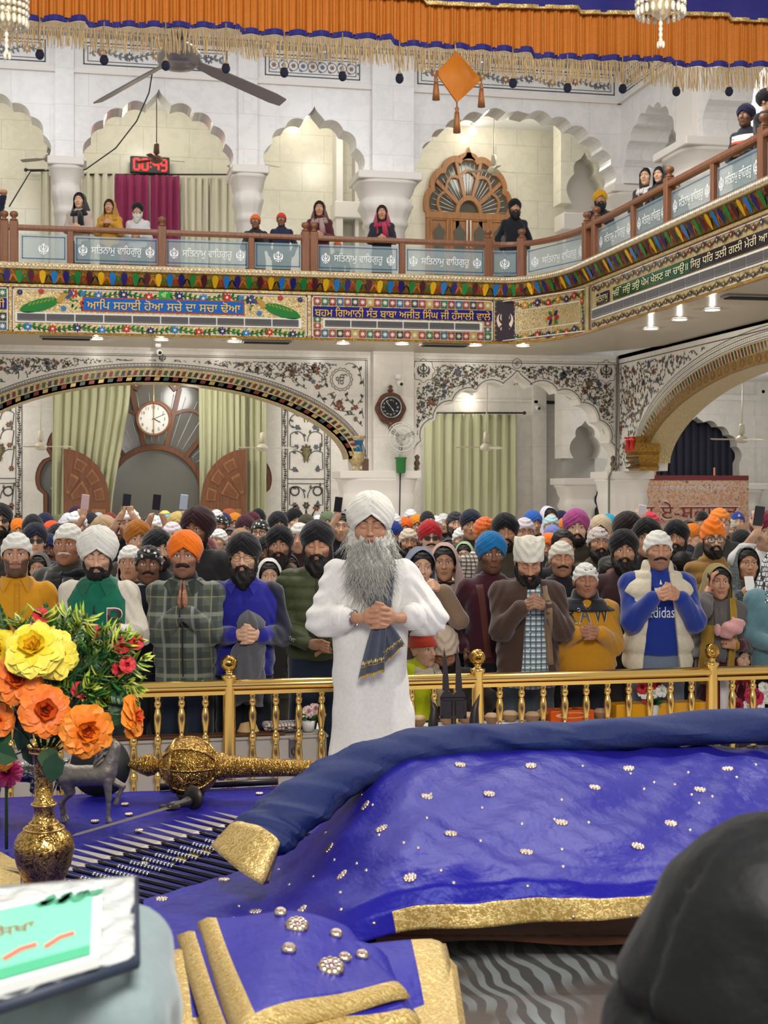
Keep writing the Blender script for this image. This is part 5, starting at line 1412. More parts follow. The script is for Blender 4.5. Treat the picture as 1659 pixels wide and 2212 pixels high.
def ik(S_,W,a=.285,b=.255,pole=(0,0,-1)):
 S_,W=Vector(S_),Vector(W);d=W-S_;L=min(d.length,(a+b)*.999);n=d.normalized()
 W=S_+n*L
 x=(a*a-b*b+L*L)/(2*L);h=math.sqrt(max(a*a-x*x,0))
 p=Vector(pole);p=(p-n*p.dot(n)).normalized()
 return S_+n*x+p*h,W
def hand_shapes(kind,c,tilt=0.0,hs=1.0):
 """list of capsules (a,b,ra,rb,k) and wrists for a pair of joined hands about centre c"""
 Rt=Matrix.Rotation(-tilt,3,'X');caps=[];ells=[]
 T=lambda x,y,z:tuple(Vector(c)+Rt@(Vector((x,y,z))*hs))
 if kind=='pray':
  for s in(-1,1):
   ells.append((T(s*.015,0,-.005),(.015*hs,.04*hs,.05*hs),Rt))
   for i,(y,L)in enumerate(((-.03,.098),(-.01,.112),(.011,.108),(.03,.09))):
    caps.append((T(s*.013,y,.03),T(s*.0105,y*.8-.004,.066),.0092*hs,.0088*hs,.003));caps.append((T(s*.0105,y*.8-.004,.066),T(s*.0085,y*.66-.006,L),.0088*hs,.0066*hs,.002))
   caps.append((T(s*.016,-.035,-.022),T(s*.012,-.052,.012),.0115*hs,.0095*hs,.006));caps.append((T(s*.012,-.052,.012),T(s*.009,-.05,.04),.0095*hs,.007*hs,.003))
  return caps,ells,{s:Vector(T(s*.026,.012,-.075))for s in(-1,1)}
 if kind=='clasp':
  for s in(-1,1):
   ells.append((T(s*.036,.0,-.002),(.044*hs,.026*hs,.046*hs),Rt))
   for i in range(4):
    z=.040-.0255*i-(0 if s<0 else.0127)
    L=(.95,1.05,1,.85)[i]
    caps.append((T(s*.03,-.02,z),T(-s*.012*L,-.036,z-.001),.0098*hs,.0094*hs,.004));caps.append((T(-s*.012*L,-.036,z-.001),T(-s*.047*L,-.022,z-.006),.0094*hs,.0078*hs,.002))
   caps.append((T(s*.03,-.012,.038),T(s*.012,-.024,.056),.012*hs,.0105*hs,.008));caps.append((T(s*.012,-.024,.056),T(-s*.014,-.03,.058+(.009 if s>0 else 0)),.0105*hs,.008*hs,.003))
  return caps,ells,{s:Vector(T(s*.086,.018,-.012))for s in(-1,1)}
 if kind=='cup':
  for s in(-1,1):
   ells.append((T(s*.035,-.0,.0),(.05*hs,.042*hs,.016*hs),Rt))
   for i in range(4):
    y=-.032+.02*i
    caps.append((T(s*.0,y,.002),T(-s*.045,y-.004,.006+s*.006),.009*hs,.0085*hs,.003));caps.append((T(-s*.045,y-.004,.006+s*.006),T(-s*.07,y-.002,.016),.0085*hs,.007*hs,.002))
   caps.append((T(s*.045,-.03,.01),T(s*.01,-.045,.03),.011*hs,.008*hs,.005))
  return caps,ells,{s:Vector(T(s*.095,.02,.0))for s in(-1,1)}
 if kind=='over':
  ells.append((T(-.03,-.012,.008),(.05*hs,.02*hs,.036*hs),Rt));ells.append((T(.03,.012,-.012),(.05*hs,.022*hs,.036*hs),Rt))
  for i in range(4):
   z=.034-.018*i
   caps.append((T(.008,-.022,z),T(.045,-.02,z-.016),.0095*hs,.009*hs,.003));caps.append((T(.045,-.02,z-.016),T(.066,-.002,z-.022),.009*hs,.0075*hs,.002))
   caps.append((T(-.0,.002,-.03-.004*i),T(-.03,-.004,-.045-.006*i),.008*hs,.007*hs,.003))
  caps.append((T(-.03,-.02,.03),T(.012,-.034,.036),.011*hs,.008*hs,.005))
  return caps,ells,{-1:Vector(T(-.088,.008,.016)),1:Vector(T(.088,.016,-.004))}
def single_hand(wr,di,pal,s,curl=.35,hs=1.0):
 """relaxed hand from wrist wr along di, palm facing pal; s=-1/1 which side the thumb goes"""
 wr,di,pal=Vector(wr),Vector(di).normalized(),Vector(pal).normalized()
 ac=di.cross(pal).normalized();M=Matrix((ac,di,pal)).transposed();caps=[];ells=[]
 T=lambda a,d,p:tuple(wr+M@(Vector((a,d,p))*hs))
 ells.append((T(0,.05,0),(.04*hs,.052*hs,.017*hs),M))
 for i,L in enumerate((.07,.08,.075,.06)):
  a=(-.03+.02*i)*1.0;b=.092
  p1=(a,b+L*.45,L*.2*curl*2);p2=(a,b+L*.75,L*.55*curl*2)
  caps.append((T(a,b-.01,0),T(*p1),.0095*hs,.009*hs,.003));caps.append((T(*p1),T(*p2),.009*hs,.0072*hs,.002))
 caps.append((T(s*.03,.03,.005),T(s*.05,.065,.018),.0125*hs,.0105*hs,.006));caps.append((T(s*.05,.065,.018),T(s*.048,.095,.03),.0105*hs,.008*hs,.003))
 return caps,ells
def put_hands(F,shapes):
 caps,ells=shapes[:2]
 for c,r,R in ells:F.ell(c,r,R,.008)
 for a,b,ra,rb,k in caps:F.cap(a,b,ra,rb,k)
TORSO_M=[(.88,0,.01,.165,.115),(.95,0,.01,.17,.12),(1.08,0,.0,.155,.11),(1.25,0,.0,.17,.118),(1.34,0,.005,.18,.112),(1.40,0,.01,.15,.095),(1.44,0,.012,.11,.08),(1.475,0,.014,.08,.066)]
def leg_caps(F,r0=.085,r1=.06,r2=.045,k=.03):
 for s in(-1,1):
  F.cap((s*.09,.01,.86),(s*.095,.0,.48),r0,r1,k);F.cap((s*.095,0,.48),(s*.1,.02,.08),r1,r2,k)
  F.cap((s*.1,.02,.05),(s*.11,-.11,.04),.045,.036,.02)
def body_mesh(name,p):
 """one continuous skin surface: head, neck, torso, arms, hands, legs"""
 vx=p.get('vox',.0052);R=rotm(*p.get('head',(0,0)));hs=HS*p.get('hscale',1)
 hc=HC+Vector(p.get('hoff',(0,0,0)));kneel=p.get('kneel',0)
 hands=p.get('hands');zl=.0
 hz=p['hc'][2]if hands in('clasp','pray','cup','over')else None
 dz=lambda z:z-kneel
 zs=[]
 top=hc.z+.16
 hx0,hx1=-.13,.13
 seg=[(0.0-.02,dz(.86)if not kneel else.1,.03)]
 lo=seg[0][1];n0=hc.z-kneel-.2
 if hz is not None:
  seg+=[(lo,hz-.1,.016),(hz-.1,min(hz+.13,n0-.01),vx)]
  if hz+.13<n0-.02:seg+=[(hz+.13,n0,.013)]
  else:seg[-1]=(hz-.1,n0,vx)
 else:seg+=[(lo,n0,.015)]
 seg+=[(n0,top-kneel+.02,vx)]
 xs=ax_((-.42,hx0,.016),(hx0,hx1,vx),(hx1,.42,.016));ys=ax_((-.44,-.02,max(vx*1.25,.0065)),(-.02,.24,.012))
 F=SDF(xs,ys,ax_(*seg))
 tw=p.get('girth',1.0)
 rows=[(z-kneel,cx,cy,rx*tw*.92,ry*tw*.92)for z,cx,cy,rx,ry in TORSO_M]
 if kneel:rows=[r for r in rows if r[0]>.1]
 F.loft(rows,.03)
 hcw=hc-Vector((0,0,kneel))
 F.cap((0,.02,1.42-kneel),tuple(hcw+Vector((0,.012,-.06))),.062*tw,.056,.03)
 head_sdf(F,hcw,R,hs,p.get('sex','m'),p.get('fat',1),p.get('mouth',0))
 if not kneel:leg_caps(F,.075,.055,.04)
 else:
  for s in(-1,1):F.cap((s*.09,.05,.3),(s*.13,-.2,.1),.08,.06,.03);F.cap((s*.13,-.2,.09),(s*.1,.22,.06),.06,.045,.03)
 arms=arm_points(p)
 for s in(-1,1):
  S_,E,W=arms[s]
  F.cap(S_,E,.052,.041,.03);F.cap(E,W,.041,.028,.015)
 if hands in('clasp','pray','cup','over'):put_hands(F,p['_hs'])
 else:
  for s in(-1,1):
   if s in p.get('nohand',()):continue
   S_,E,W=arms[s];hd=p.get('hdir',{}).get(s)or((W-E).normalized(),(-s*.9,-.3,0));put_hands(F,single_hand(W,hd[0],hd[1],1 if s<0 else-1,p.get('curl',.4)))
 V,Q=F.nets()
 me=np_mesh(name,V,Q,True,face_mask(V,hcw,R,hs,p.get('eyes','open'),p.get('stub',0),p.get('brow',1),p.get('look',(0,0)),p.get('sex','m')))
 me.materials.append(M_skin)
 return me
def arm_points(p):
 k=p.get('kneel',0);hands=p.get('hands');sw=p.get('shw',.178)
 out={}
 if hands in('clasp','pray','cup','over'):
  p['_hs']=hand_shapes(hands,p['hc'],p.get('tilt',0),p.get('handscale',1.05));wr=p['_hs'][2]
 else:wr=None
 for s in(-1,1):
  S_=Vector((s*sw,.01,1.375-k))
  if wr:W=wr[s]
  elif 'wr' in p and s in p['wr']:W=Vector(p['wr'][s])
  else:W=Vector((s*.25,-.03,.9-k*.7))
  E,W2=ik(S_,W,pole=p.get('pole',{}).get(s,(s*.55,.35,-1)))
  out[s]=(S_,E,W2)
 return out
def garment(name,p,mat,col,parent,g):
 """clothing for the upper body. g: kind options"""
 R=g.get('fit',.018);k=p.get('kneel',0);tw=p.get('girth',1.0);hem=g.get('hem',.84)-k;vx=g.get('vox',.011)
 zt=1.56-k
 F=SDF(ax_((-.46,.46,vx)),ax_((-.4,.26,vx)),ax_((max(hem-.05,.02),zt,vx)))
 rows=[(z-k,cx,cy,rx*tw+R,ry*tw+R)for z,cx,cy,rx,ry in TORSO_M]
 if hem<rows[0][0]:rows=[(hem,0,.01,rows[0][3]+g.get('flare',.0),rows[0][4]+g.get('flare',0))]+rows
 else:
  rows=[(hem,0,.01,rows[1][3],rows[1][4])]+[r for r in rows if r[0]>hem+.02]
 if 'belly' in g:rows=[(z,cx,cy-g['belly']*math.exp(-((z+k-1.08)/.14)**2),rx+g['belly']*.5*math.exp(-((z+k-1.08)/.16)**2),ry)for z,cx,cy,rx,ry in rows]
 F.loft(rows,0,p=2.6)
 arms=arm_points(p);sr=g.get('sleeve',(.066,.058,.05))
 if g.get('sleeves',True):
  for s in(-1,1):
   S_,E,W=arms[s];W=E+(W-E)*g.get('slen',.93)
   F.cap(S_,E,sr[0],sr[1],.035);F.cap(E,W,sr[1],sr[2],.03)
   F.ell(tuple(S_),(sr[0]*1.02,)*3,None,.04)
 if g.get('quilt'):
  q=g['quilt'];F.warp(lambda X,Y,Z:+.017*(1-np.sqrt(np.abs(np.sin(PI*Z/q))))+0*X*0+0*X+0*Y)
 am=g.get('wr',.0045)
 F.warp(lambda X,Y,Z:am*vnoise(X,Y,Z,g.get('wf',22),g.get('seed',1))+am*.6*np.sin((Z*1.0+np.abs(X)*1.6)*62+3*np.sin(X*9+Y*7))*np.clip((np.abs(X)-.12)/.1,0,1))
 c=g.get('collar')
 if c:
  F.cap((0,.018,1.44-k),(0,.004,1.435-k+c),.075*tw+R*.5,.073*tw+R*.5,.02)
 F.cap((0,.018,1.40-k),(0,-.0,1.62-k),.064*tw*g.get('nw',1),.066*tw*g.get('nw',1),.008,'s')
 if g.get('vneck'):
  d=g['vneck'];F.cap((0,-.14,1.46-k),(0,-.15,1.46-d-k),.05,.008,.01,'s')
 if g.get('open'):
  a,b,cx0,cx1=g['open']
  def fn(X,Y,Z):
   t=np.clip((1.46-k-Z)/(1.46-k-hem),0,1);half=a+(b-a)*t;c0=cx0+(cx1-cx0)*t
   return np.maximum(np.abs(X-c0)-half,Y+.03-.0*Z)
  F.comb(fn,(-.3,-.4,hem-.1),(.3,.0,1.6),.012,'s')
 if g.get('armhole'):
  for s in(-1,1):pass
 V,Q=F.nets()
 o=mob(name,np_mesh(name,V,Q),mat,parent,col)
 return o
def trousers_mesh(name='trousers',r=(.105,.085,.07)):
 F=SDF(ax_((-.26,.26,.02)),ax_((-.2,.2,.02)),ax_((-.02,1.03,.025)))
 F.loft([(.78,0,.01,.16,.12),(.86,0,.01,.18,.13),(1.0,0,.01,.18,.13)],0)
 for s in(-1,1):
  F.cap((s*.09,.01,.86),(s*.098,.0,.48),r[0],r[1],.03);F.cap((s*.098,0,.48),(s*.1,.02,.1),r[1],r[2],.03)
  F.cap((s*.1,.02,.05),(s*.11,-.13,.045),.055,.045,.01)
 F.warp(lambda X,Y,Z:.004*vnoise(X,Y,Z,26,3))
 V,Q=F.nets();return np_mesh(name,V,Q)
def radial(name,fn,nu=96,nv=30,extra=None):
 mb=MB();mb.grid(fn,nu,nv)
 if extra:extra(mb)
 return mb.mesh(name)
def turban_mesh(name,rx=.1,ry=.122,rz=.108,cz=.05,apex=.062,side=-.018,back=-.035,asym=.1,nl=5,amp=.012,kap=.62,top=0.0):
 def fn(u,v):
  th=(u*2-1)*PI;a=abs(th-asym*.6*math.exp(-th*th))
  if a<1.3:ze=apex+(side-apex)*(a/1.3)**.9
  else:ze=side+(back-side)*min((a-1.3)/1.2,1)
  pe=math.asin(max(-.95,min(.95,(ze-cz)/rz)))
  t=max(v-.06,0)/.94
  ph=pe+(PI/2-.02-pe)*t
  left=th<asym*.5
  L=ph*(1.0 if left else.85)+kap*a*(1 if left else 1.25)+(0 if left else.3);L+=.06*math.sin(5*L+2*th)+.03*math.sin(11*L);fr=(L*nl/1.6)%1.0;fr2=(L*nl*2.7/1.6)%1.0
  w=math.exp(-(a/1.9)**2)*(1-.75*t**3)
  d=1+(amp/.12)*((min(fr*1.0,(1-fr)*6)-.4)*.75+(min(fr2,(1-fr2)*5)-.4)*.3)*(w+.1)+.012*math.sin(5*th+9*ph)
  if v<.05:d*=.86
  bulge=1+.05*math.exp(-((ph-.1)/.5)**2)
  return(rx*math.sin(th)*math.cos(ph)*d*bulge,.016-ry*math.cos(th)*math.cos(ph)*d,cz+rz*math.sin(ph)*d+top*math.cos(ph)*math.exp(-a*a)*.2)
 return radial(name,fn,110,36)
def patka_mesh(name,front=.05,side=.0,back=-.06,rx=.088,ry=.115,rz=.112,cz=.022,ears=False,knot=True,wr=.004,tall=0.0,seed=1):
 def fn(u,v):
  th=(u*2-1)*PI;a=abs(th)
  if a<1.35:ze=front+(side-front)*(a/1.35)**2.2
  else:ze=side+(back-side)*min((a-1.35)/1.2,1)
  pe=math.asin(max(-.97,min(.97,(ze-cz)/rz)));t=max(v-.06,0)/.94;ph=pe+(PI/2-.02-pe)*t
  d=1+wr/.09*(math.sin(9*th+14*ph+seed)*.4+math.sin(16*ph-3*a+seed*2)*.8)*math.exp(-((t-.3)/.5)**2)
  if v<.05:d*=.93
  x,y,z=rx*math.sin(th)*math.cos(ph)*d,.012-ry*math.cos(th)*math.cos(ph)*d,cz+rz*math.sin(ph)*d
  if tall:z+=tall*max(t-.1,0)**.6;x*=1+.35*tall/.05*t*.35
  if ears:
   e=math.exp(-((abs(x)-.075)/.02)**2)*max(0,(z-cz)/rz)**1.0
   z+=.05*e;x+=math.copysign(.02*e,x)
  return(x,y,z)
 def ex(mb):
  if knot:
   mb.sphere((.02,.125,-.02),(.022,.02,.02),10,6);mb.tube([(.02,.13,-.02),(.04,.15,-.05),(.045,.15,-.1)],[.012,.016,.01],6);mb.tube([(.02,.13,-.02),(0,.15,-.06),(-.01,.145,-.11)],[.012,.015,.008],6)
 return radial(name,fn,72,24,ex)
def beanie_mesh(name):
 def fn(u,v):
  th=(u*2-1)*PI;ze=.03-.02*(1-math.cos(th))/2;pe=math.asin((ze-.03)/.12);t=max(v-.06,0)/.94;ph=pe+(PI/2-.02-pe)*t
  d=1.08+(.05 if t<.26 else 0)+.012*math.sin(40*th)*(1-t);d*=.9 if v<.05 else 1
  return(.084*math.sin(th)*math.cos(ph)*d,.012-.105*math.cos(th)*math.cos(ph)*d,.03+.112*math.sin(ph)*d)
 return radial(name,fn,120,24)
def hood_mesh(name,open_=.084,drop=.34,wide=.14,seed=0,hair=False):
 def fn(u,v):
  s=u*2-1;a=abs(s);sg=1 if s>=0 else-1
  e=v*v*(3-2*v)
  if a<.6:
   b=a/.6*PI/2
   r=1+.16*math.sin(PI*min(v*.75,1));cl=1 if v<.62 else math.sqrt(max(1-((v-.62)/.385)**2,.0))
   x=sg*open_*math.sin(b)*r*(cl*.9+.1 if v>.62 else 1);z=.012+(.112*math.cos(b)*r)*(cl*.95+.05 if v>.62 else 1)
   y=-.05+.2*v+.012*math.cos(b)
  else:
   q=(a-.6)/.4
   x=sg*((open_-.03*q)*(1-e)+(open_*1.16+wide*q)*e*(1 if v<.8 else 1-(v-.8)*3.5*(1-q*.5)))
   z=.012-drop*q-.03*q*math.sin(PI*v);y=(-.05-.085*q)*(1-e)+(.115+.03*q)*e
  n=.0045*math.sin(19*v+8*a+seed)+.004*math.sin(31*v-5*s+2*seed)
  return(x*(1+n*3),y+n,z+n)
 return radial(name,fn,64,26)
def wrap_mesh(name):
 """loop of scarf round the neck under the chin"""
 mb=MB()
 for k,(zz,r,t)in enumerate(((-.165,.1,.03),(-.2,.115,.034))):
  mb.tube([(r*math.sin(a),.02-(r*.95)*math.cos(a),zz-.02*math.cos(a)+.01*math.sin(2*a+k))for a in[2*PI*i/28 for i in range(29)]],[t*(1+.2*math.sin(5*i+k))for i in range(29)],10,False)
 mb.tube([(.03,-.11,-.19),(.05,-.15,-.3),(.06,-.15,-.42)],[.03,.045,.05],10)
 return mb.mesh(name)
def beard_mesh(name,length=.0,full=1.0,vox=.005,must=True,low=-.2,seed=1,puff=0.0):
 F=SDF(ax_((-.12,.12,vox)),ax_((-.16,.06,vox)),ax_((-.19-length,.03,vox)))
 w=1+.12*(full-.5)
 F.ell((0,-.03,-.085),(.068*w+puff,.068+.008*full,.05+.012*full),None,0)
 if length:F.loft([(-.16-length,0,-.075,.02,.02),(-.13-length*.6,0,-.075,.048,.035),(-.1,0,-.06,.06,.045)],.03)
 for s in(-1,1):
  F.cap((s*.066*w,-.008,-.005),(s*.062*w,-.02,-.07),.013,.018,.02)
 F.ell((0,-.075,-.0),(.052,.08,.05),None,.012,'s')
 F.ell((0,-.115,-.058),(.015,.035,.0042),None,.003,'s')
 F.ell((0,-.02,-.02),(.058,.06,.05),None,.008,'s')
 if must:
  for s in(-1,1):
   F.cap((0,-.1035,-.0385),(s*.024,-.095,-.0455),.0075,.0075,.006);F.cap((s*.024,-.095,-.0455),(s*.04,-.08,-.06),.0075,.007,.008)
 F.warp(lambda X,Y,Z:.0035*np.sin(X*190+2*np.sin(Z*60+seed))*np.sin(Y*150+seed)+.0025*np.sin(Z*90+X*120))
 V,Q=F.nets();return np_mesh(name,V,Q)
def moustache_mesh(name,big=1.0):
 F=SDF(ax_((-.07,.07,.004)),ax_((-.125,-.05,.004)),ax_((-.085,-.02,.004)))
 for s in(-1,1):
  F.cap((0,-.104,-.039),(s*.024,-.096,-.0445),.0065*big,.0075*big,.005);F.cap((s*.024,-.096,-.0445),(s*.04,-.08,-.052),.0075*big,.004,.006)
 V,Q=F.nets();return np_mesh(name,V,Q)
def glasses(parent,M_,col=(.03,.03,.03),thin=.0022,big=1.0,round_=False):
 mb=MB()
 for s in(-1,1):
  n=24;P=[]
  for i in range(n+1):
   t=2*PI*i/n;c,q=math.cos(t),math.sin(t);e=2 if round_ else 3.2
   r=1/(abs(c)**e+abs(q)**e)**(1/e);P.append((s*.033+.0235*big*r*c,-.099+.003*abs(c),.008+.0185*big*r*q))
  mb.tube(P,thin,5,False)
  mb.tube([(s*(.033+.0235*big),-.098,.014),(s*.08,-.06,.014),(s*.083,.02,.01)],thin*.9,5)
 mb.tube([(-.01,-.101,.012),(0,-.104,.015),(.01,-.101,.012)],thin,5)
 o=mb.build('glasses',M_gloss,parent);
 for i in range(len(mb.c)):pass
 ca=o.data.attributes['Col'].data;ca.foreach_set('color',np.tile(np.array([*col,1],dtype=np.float32),len(ca)))
 o.matrix_local=M_
 return o
T_A=turban_mesh('turban',asym=.12);T_B=turban_mesh('turban',asym=-.15,nl=6,apex=.058,kap=.7);T_C=turban_mesh('turban',rx=.096,ry=.12,rz=.1,cz=.05,apex=.052,side=-.01,asym=.05,nl=5,amp=.009)
T_W=turban_mesh('turban',rx=.113,ry=.132,rz=.118,cz=.056,apex=.075,side=-.03,asym=.08,nl=6,amp=.012)
T_P=turban_mesh('turban',rx=.094,ry=.118,rz=.118,cz=.055,apex=.055,side=.0,asym=.2,nl=6,amp=.009,kap=.85)
K_A=patka_mesh('head_cloth');K_B=patka_mesh('head_cloth',front=.045,side=-.01,seed=4,wr=.005,rz=.106);K_E=patka_mesh('head_cloth',front=.05,side=.01,ears=True,tall=.045,wr=.006,seed=2);K_T=patka_mesh('head_cloth',front=.05,tall=.05,seed=3,wr=.007)
BN=beanie_mesh('knit_hat');HD=hood_mesh('head_scarf');HD2=hood_mesh('head_scarf',.09,.36,.16,2);WRP=wrap_mesh('scarf_loop')
HAIR=patka_mesh('hair',front=.075,side=-.03,back=-.1,rx=.083,ry=.108,rz=.092,cz=.03,knot=False,wr=.003);HAIR_F=patka_mesh('hair',front=.07,side=-.06,back=-.14,rx=.086,ry=.108,rz=.094,cz=.03,knot=False,wr=.0025)
B_F=beard_mesh('beard',.015,1.2);B_S=beard_mesh('beard',.0,.55);B_L=beard_mesh('beard',.05,1.4);MU=moustache_mesh('moustache');MU_B=moustache_mesh('moustache',1.5)
TR=trousers_mesh()
SKIN={'l':S((212,170,140)),'m':S((190,142,110)),'t':S((168,120,92)),'d':S((132,92,70)),'x':S((92,64,52)),'p':S((222,182,156))}
def local(hc,R,s):return Matrix.Translation(hc)@R.to_4x4()@Matrix.Diagonal((s,s,s,1))
def wear(me,mat,col,parent,M_,name=None):
 o=bpy.data.objects.new(name or me.name,me);link(o)
 if not me.materials:me.materials.append(None)
 o.material_slots[0].link='OBJECT';o.material_slots[0].material=mat
 o.parent=parent;o.matrix_local=M_
 return setcol(o,col)
HATS={'A':T_A,'B':T_B,'C':T_C,'W':T_W,'P':T_P,'k':K_A,'K':K_B,'E':K_E,'T':K_T,'n':BN,'h':HD,'H':HD2}
BEARDS={'F':B_F,'S':B_S,'L':B_L,'m':MU,'M':MU_B}
ROOMYAW=-YAW
def rowD(px,D):return D*.979/(.979-(px-CPX)/FPX*.2035)
def place_person(px,py_eye,D,label,yaw=0,group=None,eye=1.63,fit=True):
 D=rowD(px,D)
 p=at(px,py_eye,D);s=p.z/eye
 root=thing('person',label,'person',(p.x,p.y,0),ROOMYAW+yaw,group);root.scale=(s,s,s)
 return root,s
from mathutils.bvhtree import BVHTree
def bvh_of(*objs):
 vs,fs=[],[]
 for o in objs:
  b=len(vs);vs+=[v.co.copy()for v in o.data.vertices];fs+=[tuple(i+b for i in p.vertices)for p in o.data.polygons]
 return BVHTree.FromPolygons(vs,fs)
def front_y(bv,x,z,dflt=-.12):
 h=bv.ray_cast(Vector((x,-1.5,z)),Vector((0,1,0)),2.5)
 return h[0].y if h[0]is not None else dflt
def strip_on(bv,path,mat,name,parent,d=.012,col=None,n=7,wave=.004,cols=None,thick=.006,dflt=-.12):
 """cloth strip lying on the front of a garment; path of (x, z, width)"""
 mb=MB();rows=[]
 ln=len(path)
 for i,(x,z,w)in enumerate(path):
  a,b=path[max(i-1,0)],path[min(i+1,ln-1)];dx,dz=b[0]-a[0],b[1]-a[1];l=math.hypot(dx,dz)or 1
  px,pz=-dz/l,dx/l;row=[]
  for j in range(n):
   t=j/(n-1)-.5;X,Z=x+px*w*t,z+pz*w*t
   y=min(front_y(bv,X,Z,dflt),front_y(bv,x,z,dflt)+.05)
   row.append((X,y-d-wave*math.sin(j*2.4+i*.35),Z))
  rows.append(row)
 mb.grid(lambda u,v:rows[int(round(u*(ln-1)))][int(round(v*(n-1)))],ln-1,n-1)
 o=mb.build(name,mat,parent,solid=thick)
 if col:setcol(o,col)
 return o
def text_on(bv,s,x0,x1,z0,z1,parent,col,name='lettering',d=.004,slant=0,mat=None):
 mb=MB();put_text(mb,s,x0,x1,z0,z1,lambda u,w,dd:(u,front_y(bv,u,w+slant*(u-x0))-d-dd,w+slant*(u-x0)),.003,0,col)
 return mb.build(name,mat or M_paint,parent,fix=False)
def buttons(bv,pts,parent,col,r=.006):
 for(x,z)in pts:
  mb=MB();mb.sphere((x,front_y(bv,x,z)-.004,z),(r,r*.5,r),8,5,col=col);mb.build('button',M_gloss,parent)
def bracelet(parent,W,E,col=M_steel,r=.036):
 n=(Vector(E)-Vector(W)).normalized();a=n.orthogonal().normalized();b=n.cross(a);c=Vector(W)+n*.025
 mb=MB();mb.tube([c+(a*math.cos(t)+b*math.sin(t))*r for t in[2*PI*i/20 for i in range(21)]],.0045,6,False);mb.build('bracelet',col,parent)
def collar_flap(bv,parent,mat,col,z=1.47,w=.11,k=0):
 for s in(-1,1):
  mb=MB();P=[(s*.03,z),(s*.085,z+.025),(s*w,z-.02),(s*.075,z-.085)]
  mb.prism(P,lambda u,v,d:(u,min(front_y(bv,u,v),-.02)-.012-d+(v-z)*.0,v),0,.008);setcol(mb.build('collar',mat,parent),col)
def dress(root,p,spec):
 """body + headgear for a detailed person"""
 body=mob('body',body_mesh('body',p),None,root,SKIN[spec.get('skin','m')])
 k=p.get('kneel',0)
 R=rotm(*p.get('head',(0,0)));M_=local(HC+Vector(p.get('hoff',(0,0,0)))-Vector((0,0,k)),R,HS*p.get('hscale',1))
 for kind,mat,col in spec.get('hats',[]):wear(HATS[kind],mat,col,root,M_)
 if spec.get('beard'):
  for b in spec['beard']:wear(BEARDS[b],spec.get('bmat',M_hair),(1,1,1),root,M_)
 if spec.get('hair'):wear(HAIR_F if spec['hair']=='f' else HAIR,M_hair,(1,1,1),root,M_)
 if spec.get('glasses'):glasses(root,M_,**spec['glasses'])
 if spec.get('trousers')is not None and not k:wear(TR,M_cloth,spec['trousers'],root,Matrix())
 return body,M_
WH=S((226,224,214));OFFW=S((222,218,204));BLK=S((20,20,24));NVY=S((26,30,52));ORG=S((240,118,16))
def lc(root,px,py,D):
 """pixel -> local x, z of a placed person"""
 s=root.scale[0];r=root.location;q=at(px,py,rowD(px,D));d=Vector((q.x-r.x,q.y-r.y,0));return d.dot(RT)/s,q.z/s
r,s=place_person(36,1196,9.9,'person in a yellow buttoned shirt and white head cloth at the left edge',.18)
p=dict(stub=1.0);dress(r,p,dict(skin='m',hats=[('k',M_turban,WH)],trousers=NVY,hair=1))
g=garment('shirt',p,M_cloth,S((214,150,24)),r,dict(wr=.006));bv=bvh_of(g);collar_flap(bv,r,M_cloth,S((222,160,30)));buttons(bv,[(.01,1.36-.1*i)for i in range(4)],r,S((230,190,90)))
strip_on(bv,[(.01,1.44-.04*i,.035)for i in range(14)],M_cloth,'placket',r,.005,S((206,142,22)),3,0,thick=.003)
r,s=place_person(213,1197,9.7,'person in a green varsity jacket with cream sleeves and big white turban')
p=dict(hands='cup',hc=(.06,-.27,lc(r,230,1368,9.4)[1]),eyes='down',stub=.6,head=(.22,.1),girth=1.02)
dress(r,p,dict(skin='l',hats=[('W',M_turban,WH)],beard='S',trousers=S((24,26,34))))
sh=garment('shirt',p,M_cloth,S((180,30,44)),r,dict(sleeves=False,fit=.012))
sl=garment('sleeves',p,M_wool,S((214,206,186)),r,dict(fit=.02,sleeve=(.076,.068,.058),wr=.006,vneck=.14))
g=garment('jacket',p,M_wool,S((10,104,78)),r,dict(sleeves=False,fit=.03,collar=.02,vneck=.12));bv=bvh_of(g)
collar_flap(bv,r,M_wool,S((8,92,68)),1.455,.13)
strip_on(bv,[(0,1.31-.04*i,.012)for i in range(12)],M_cloth,'placket',r,.003,S((6,50,40)),3,0,thick=.003)
buttons(bv,[(.012,1.26),(.012,1.14),(.012,1.02)],r,S((20,40,36)),.009)
text_on(bv,'P',.085,.17,1.16,1.29,r,S((60,34,34)));text_on(bv,'P',.08,.175,1.152,1.298,r,S((226,206,190)),d=.002);text_on(bv,'S',.125,.175,1.15,1.21,r,S((70,36,36)),d=.006)
for k_,t in enumerate(('Everything','in this World','is done in Style')):text_on(bv,t,-.15+.02*k_,-.05+.01*k_,1.235-.03*k_,1.258-.03*k_,r,S((222,220,200)),slant=.12)
for sd in(-1,1):
 S_,E,W=arm_points(p)[sd];n=(W-E).normalized()
 for i in range(4):
  mb=MB();c=E+(W-E)*(.83+.045*i);a=n.orthogonal().normalized();b=n.cross(a);mb.tube([c-n*.006,c+n*.006],.054,14);setcol(mb.build('cuff_band',M_wool,r),BLK if i%2==0 else WH)
q=r.matrix_basis@Vector((.09,-.3,p['hc'][2]+.01));mb=MB();mb.M=Matrix.Translation(q)@Matrix.Rotation(ROOMYAW-.2,4,'Z')@Matrix.Rotation(.2,4,'Y');mb.box((-.08,-.035,-.004),(.08,.035,.004),.002);tag(mb.build('envelope',plain('kraft_paper',(196,150,96),.7)),'folded tan paper held by the person in the green jacket','paper')
r,s=place_person(400,1199,9.7,'person in a green plaid overshirt and orange turban with palms pressed together')
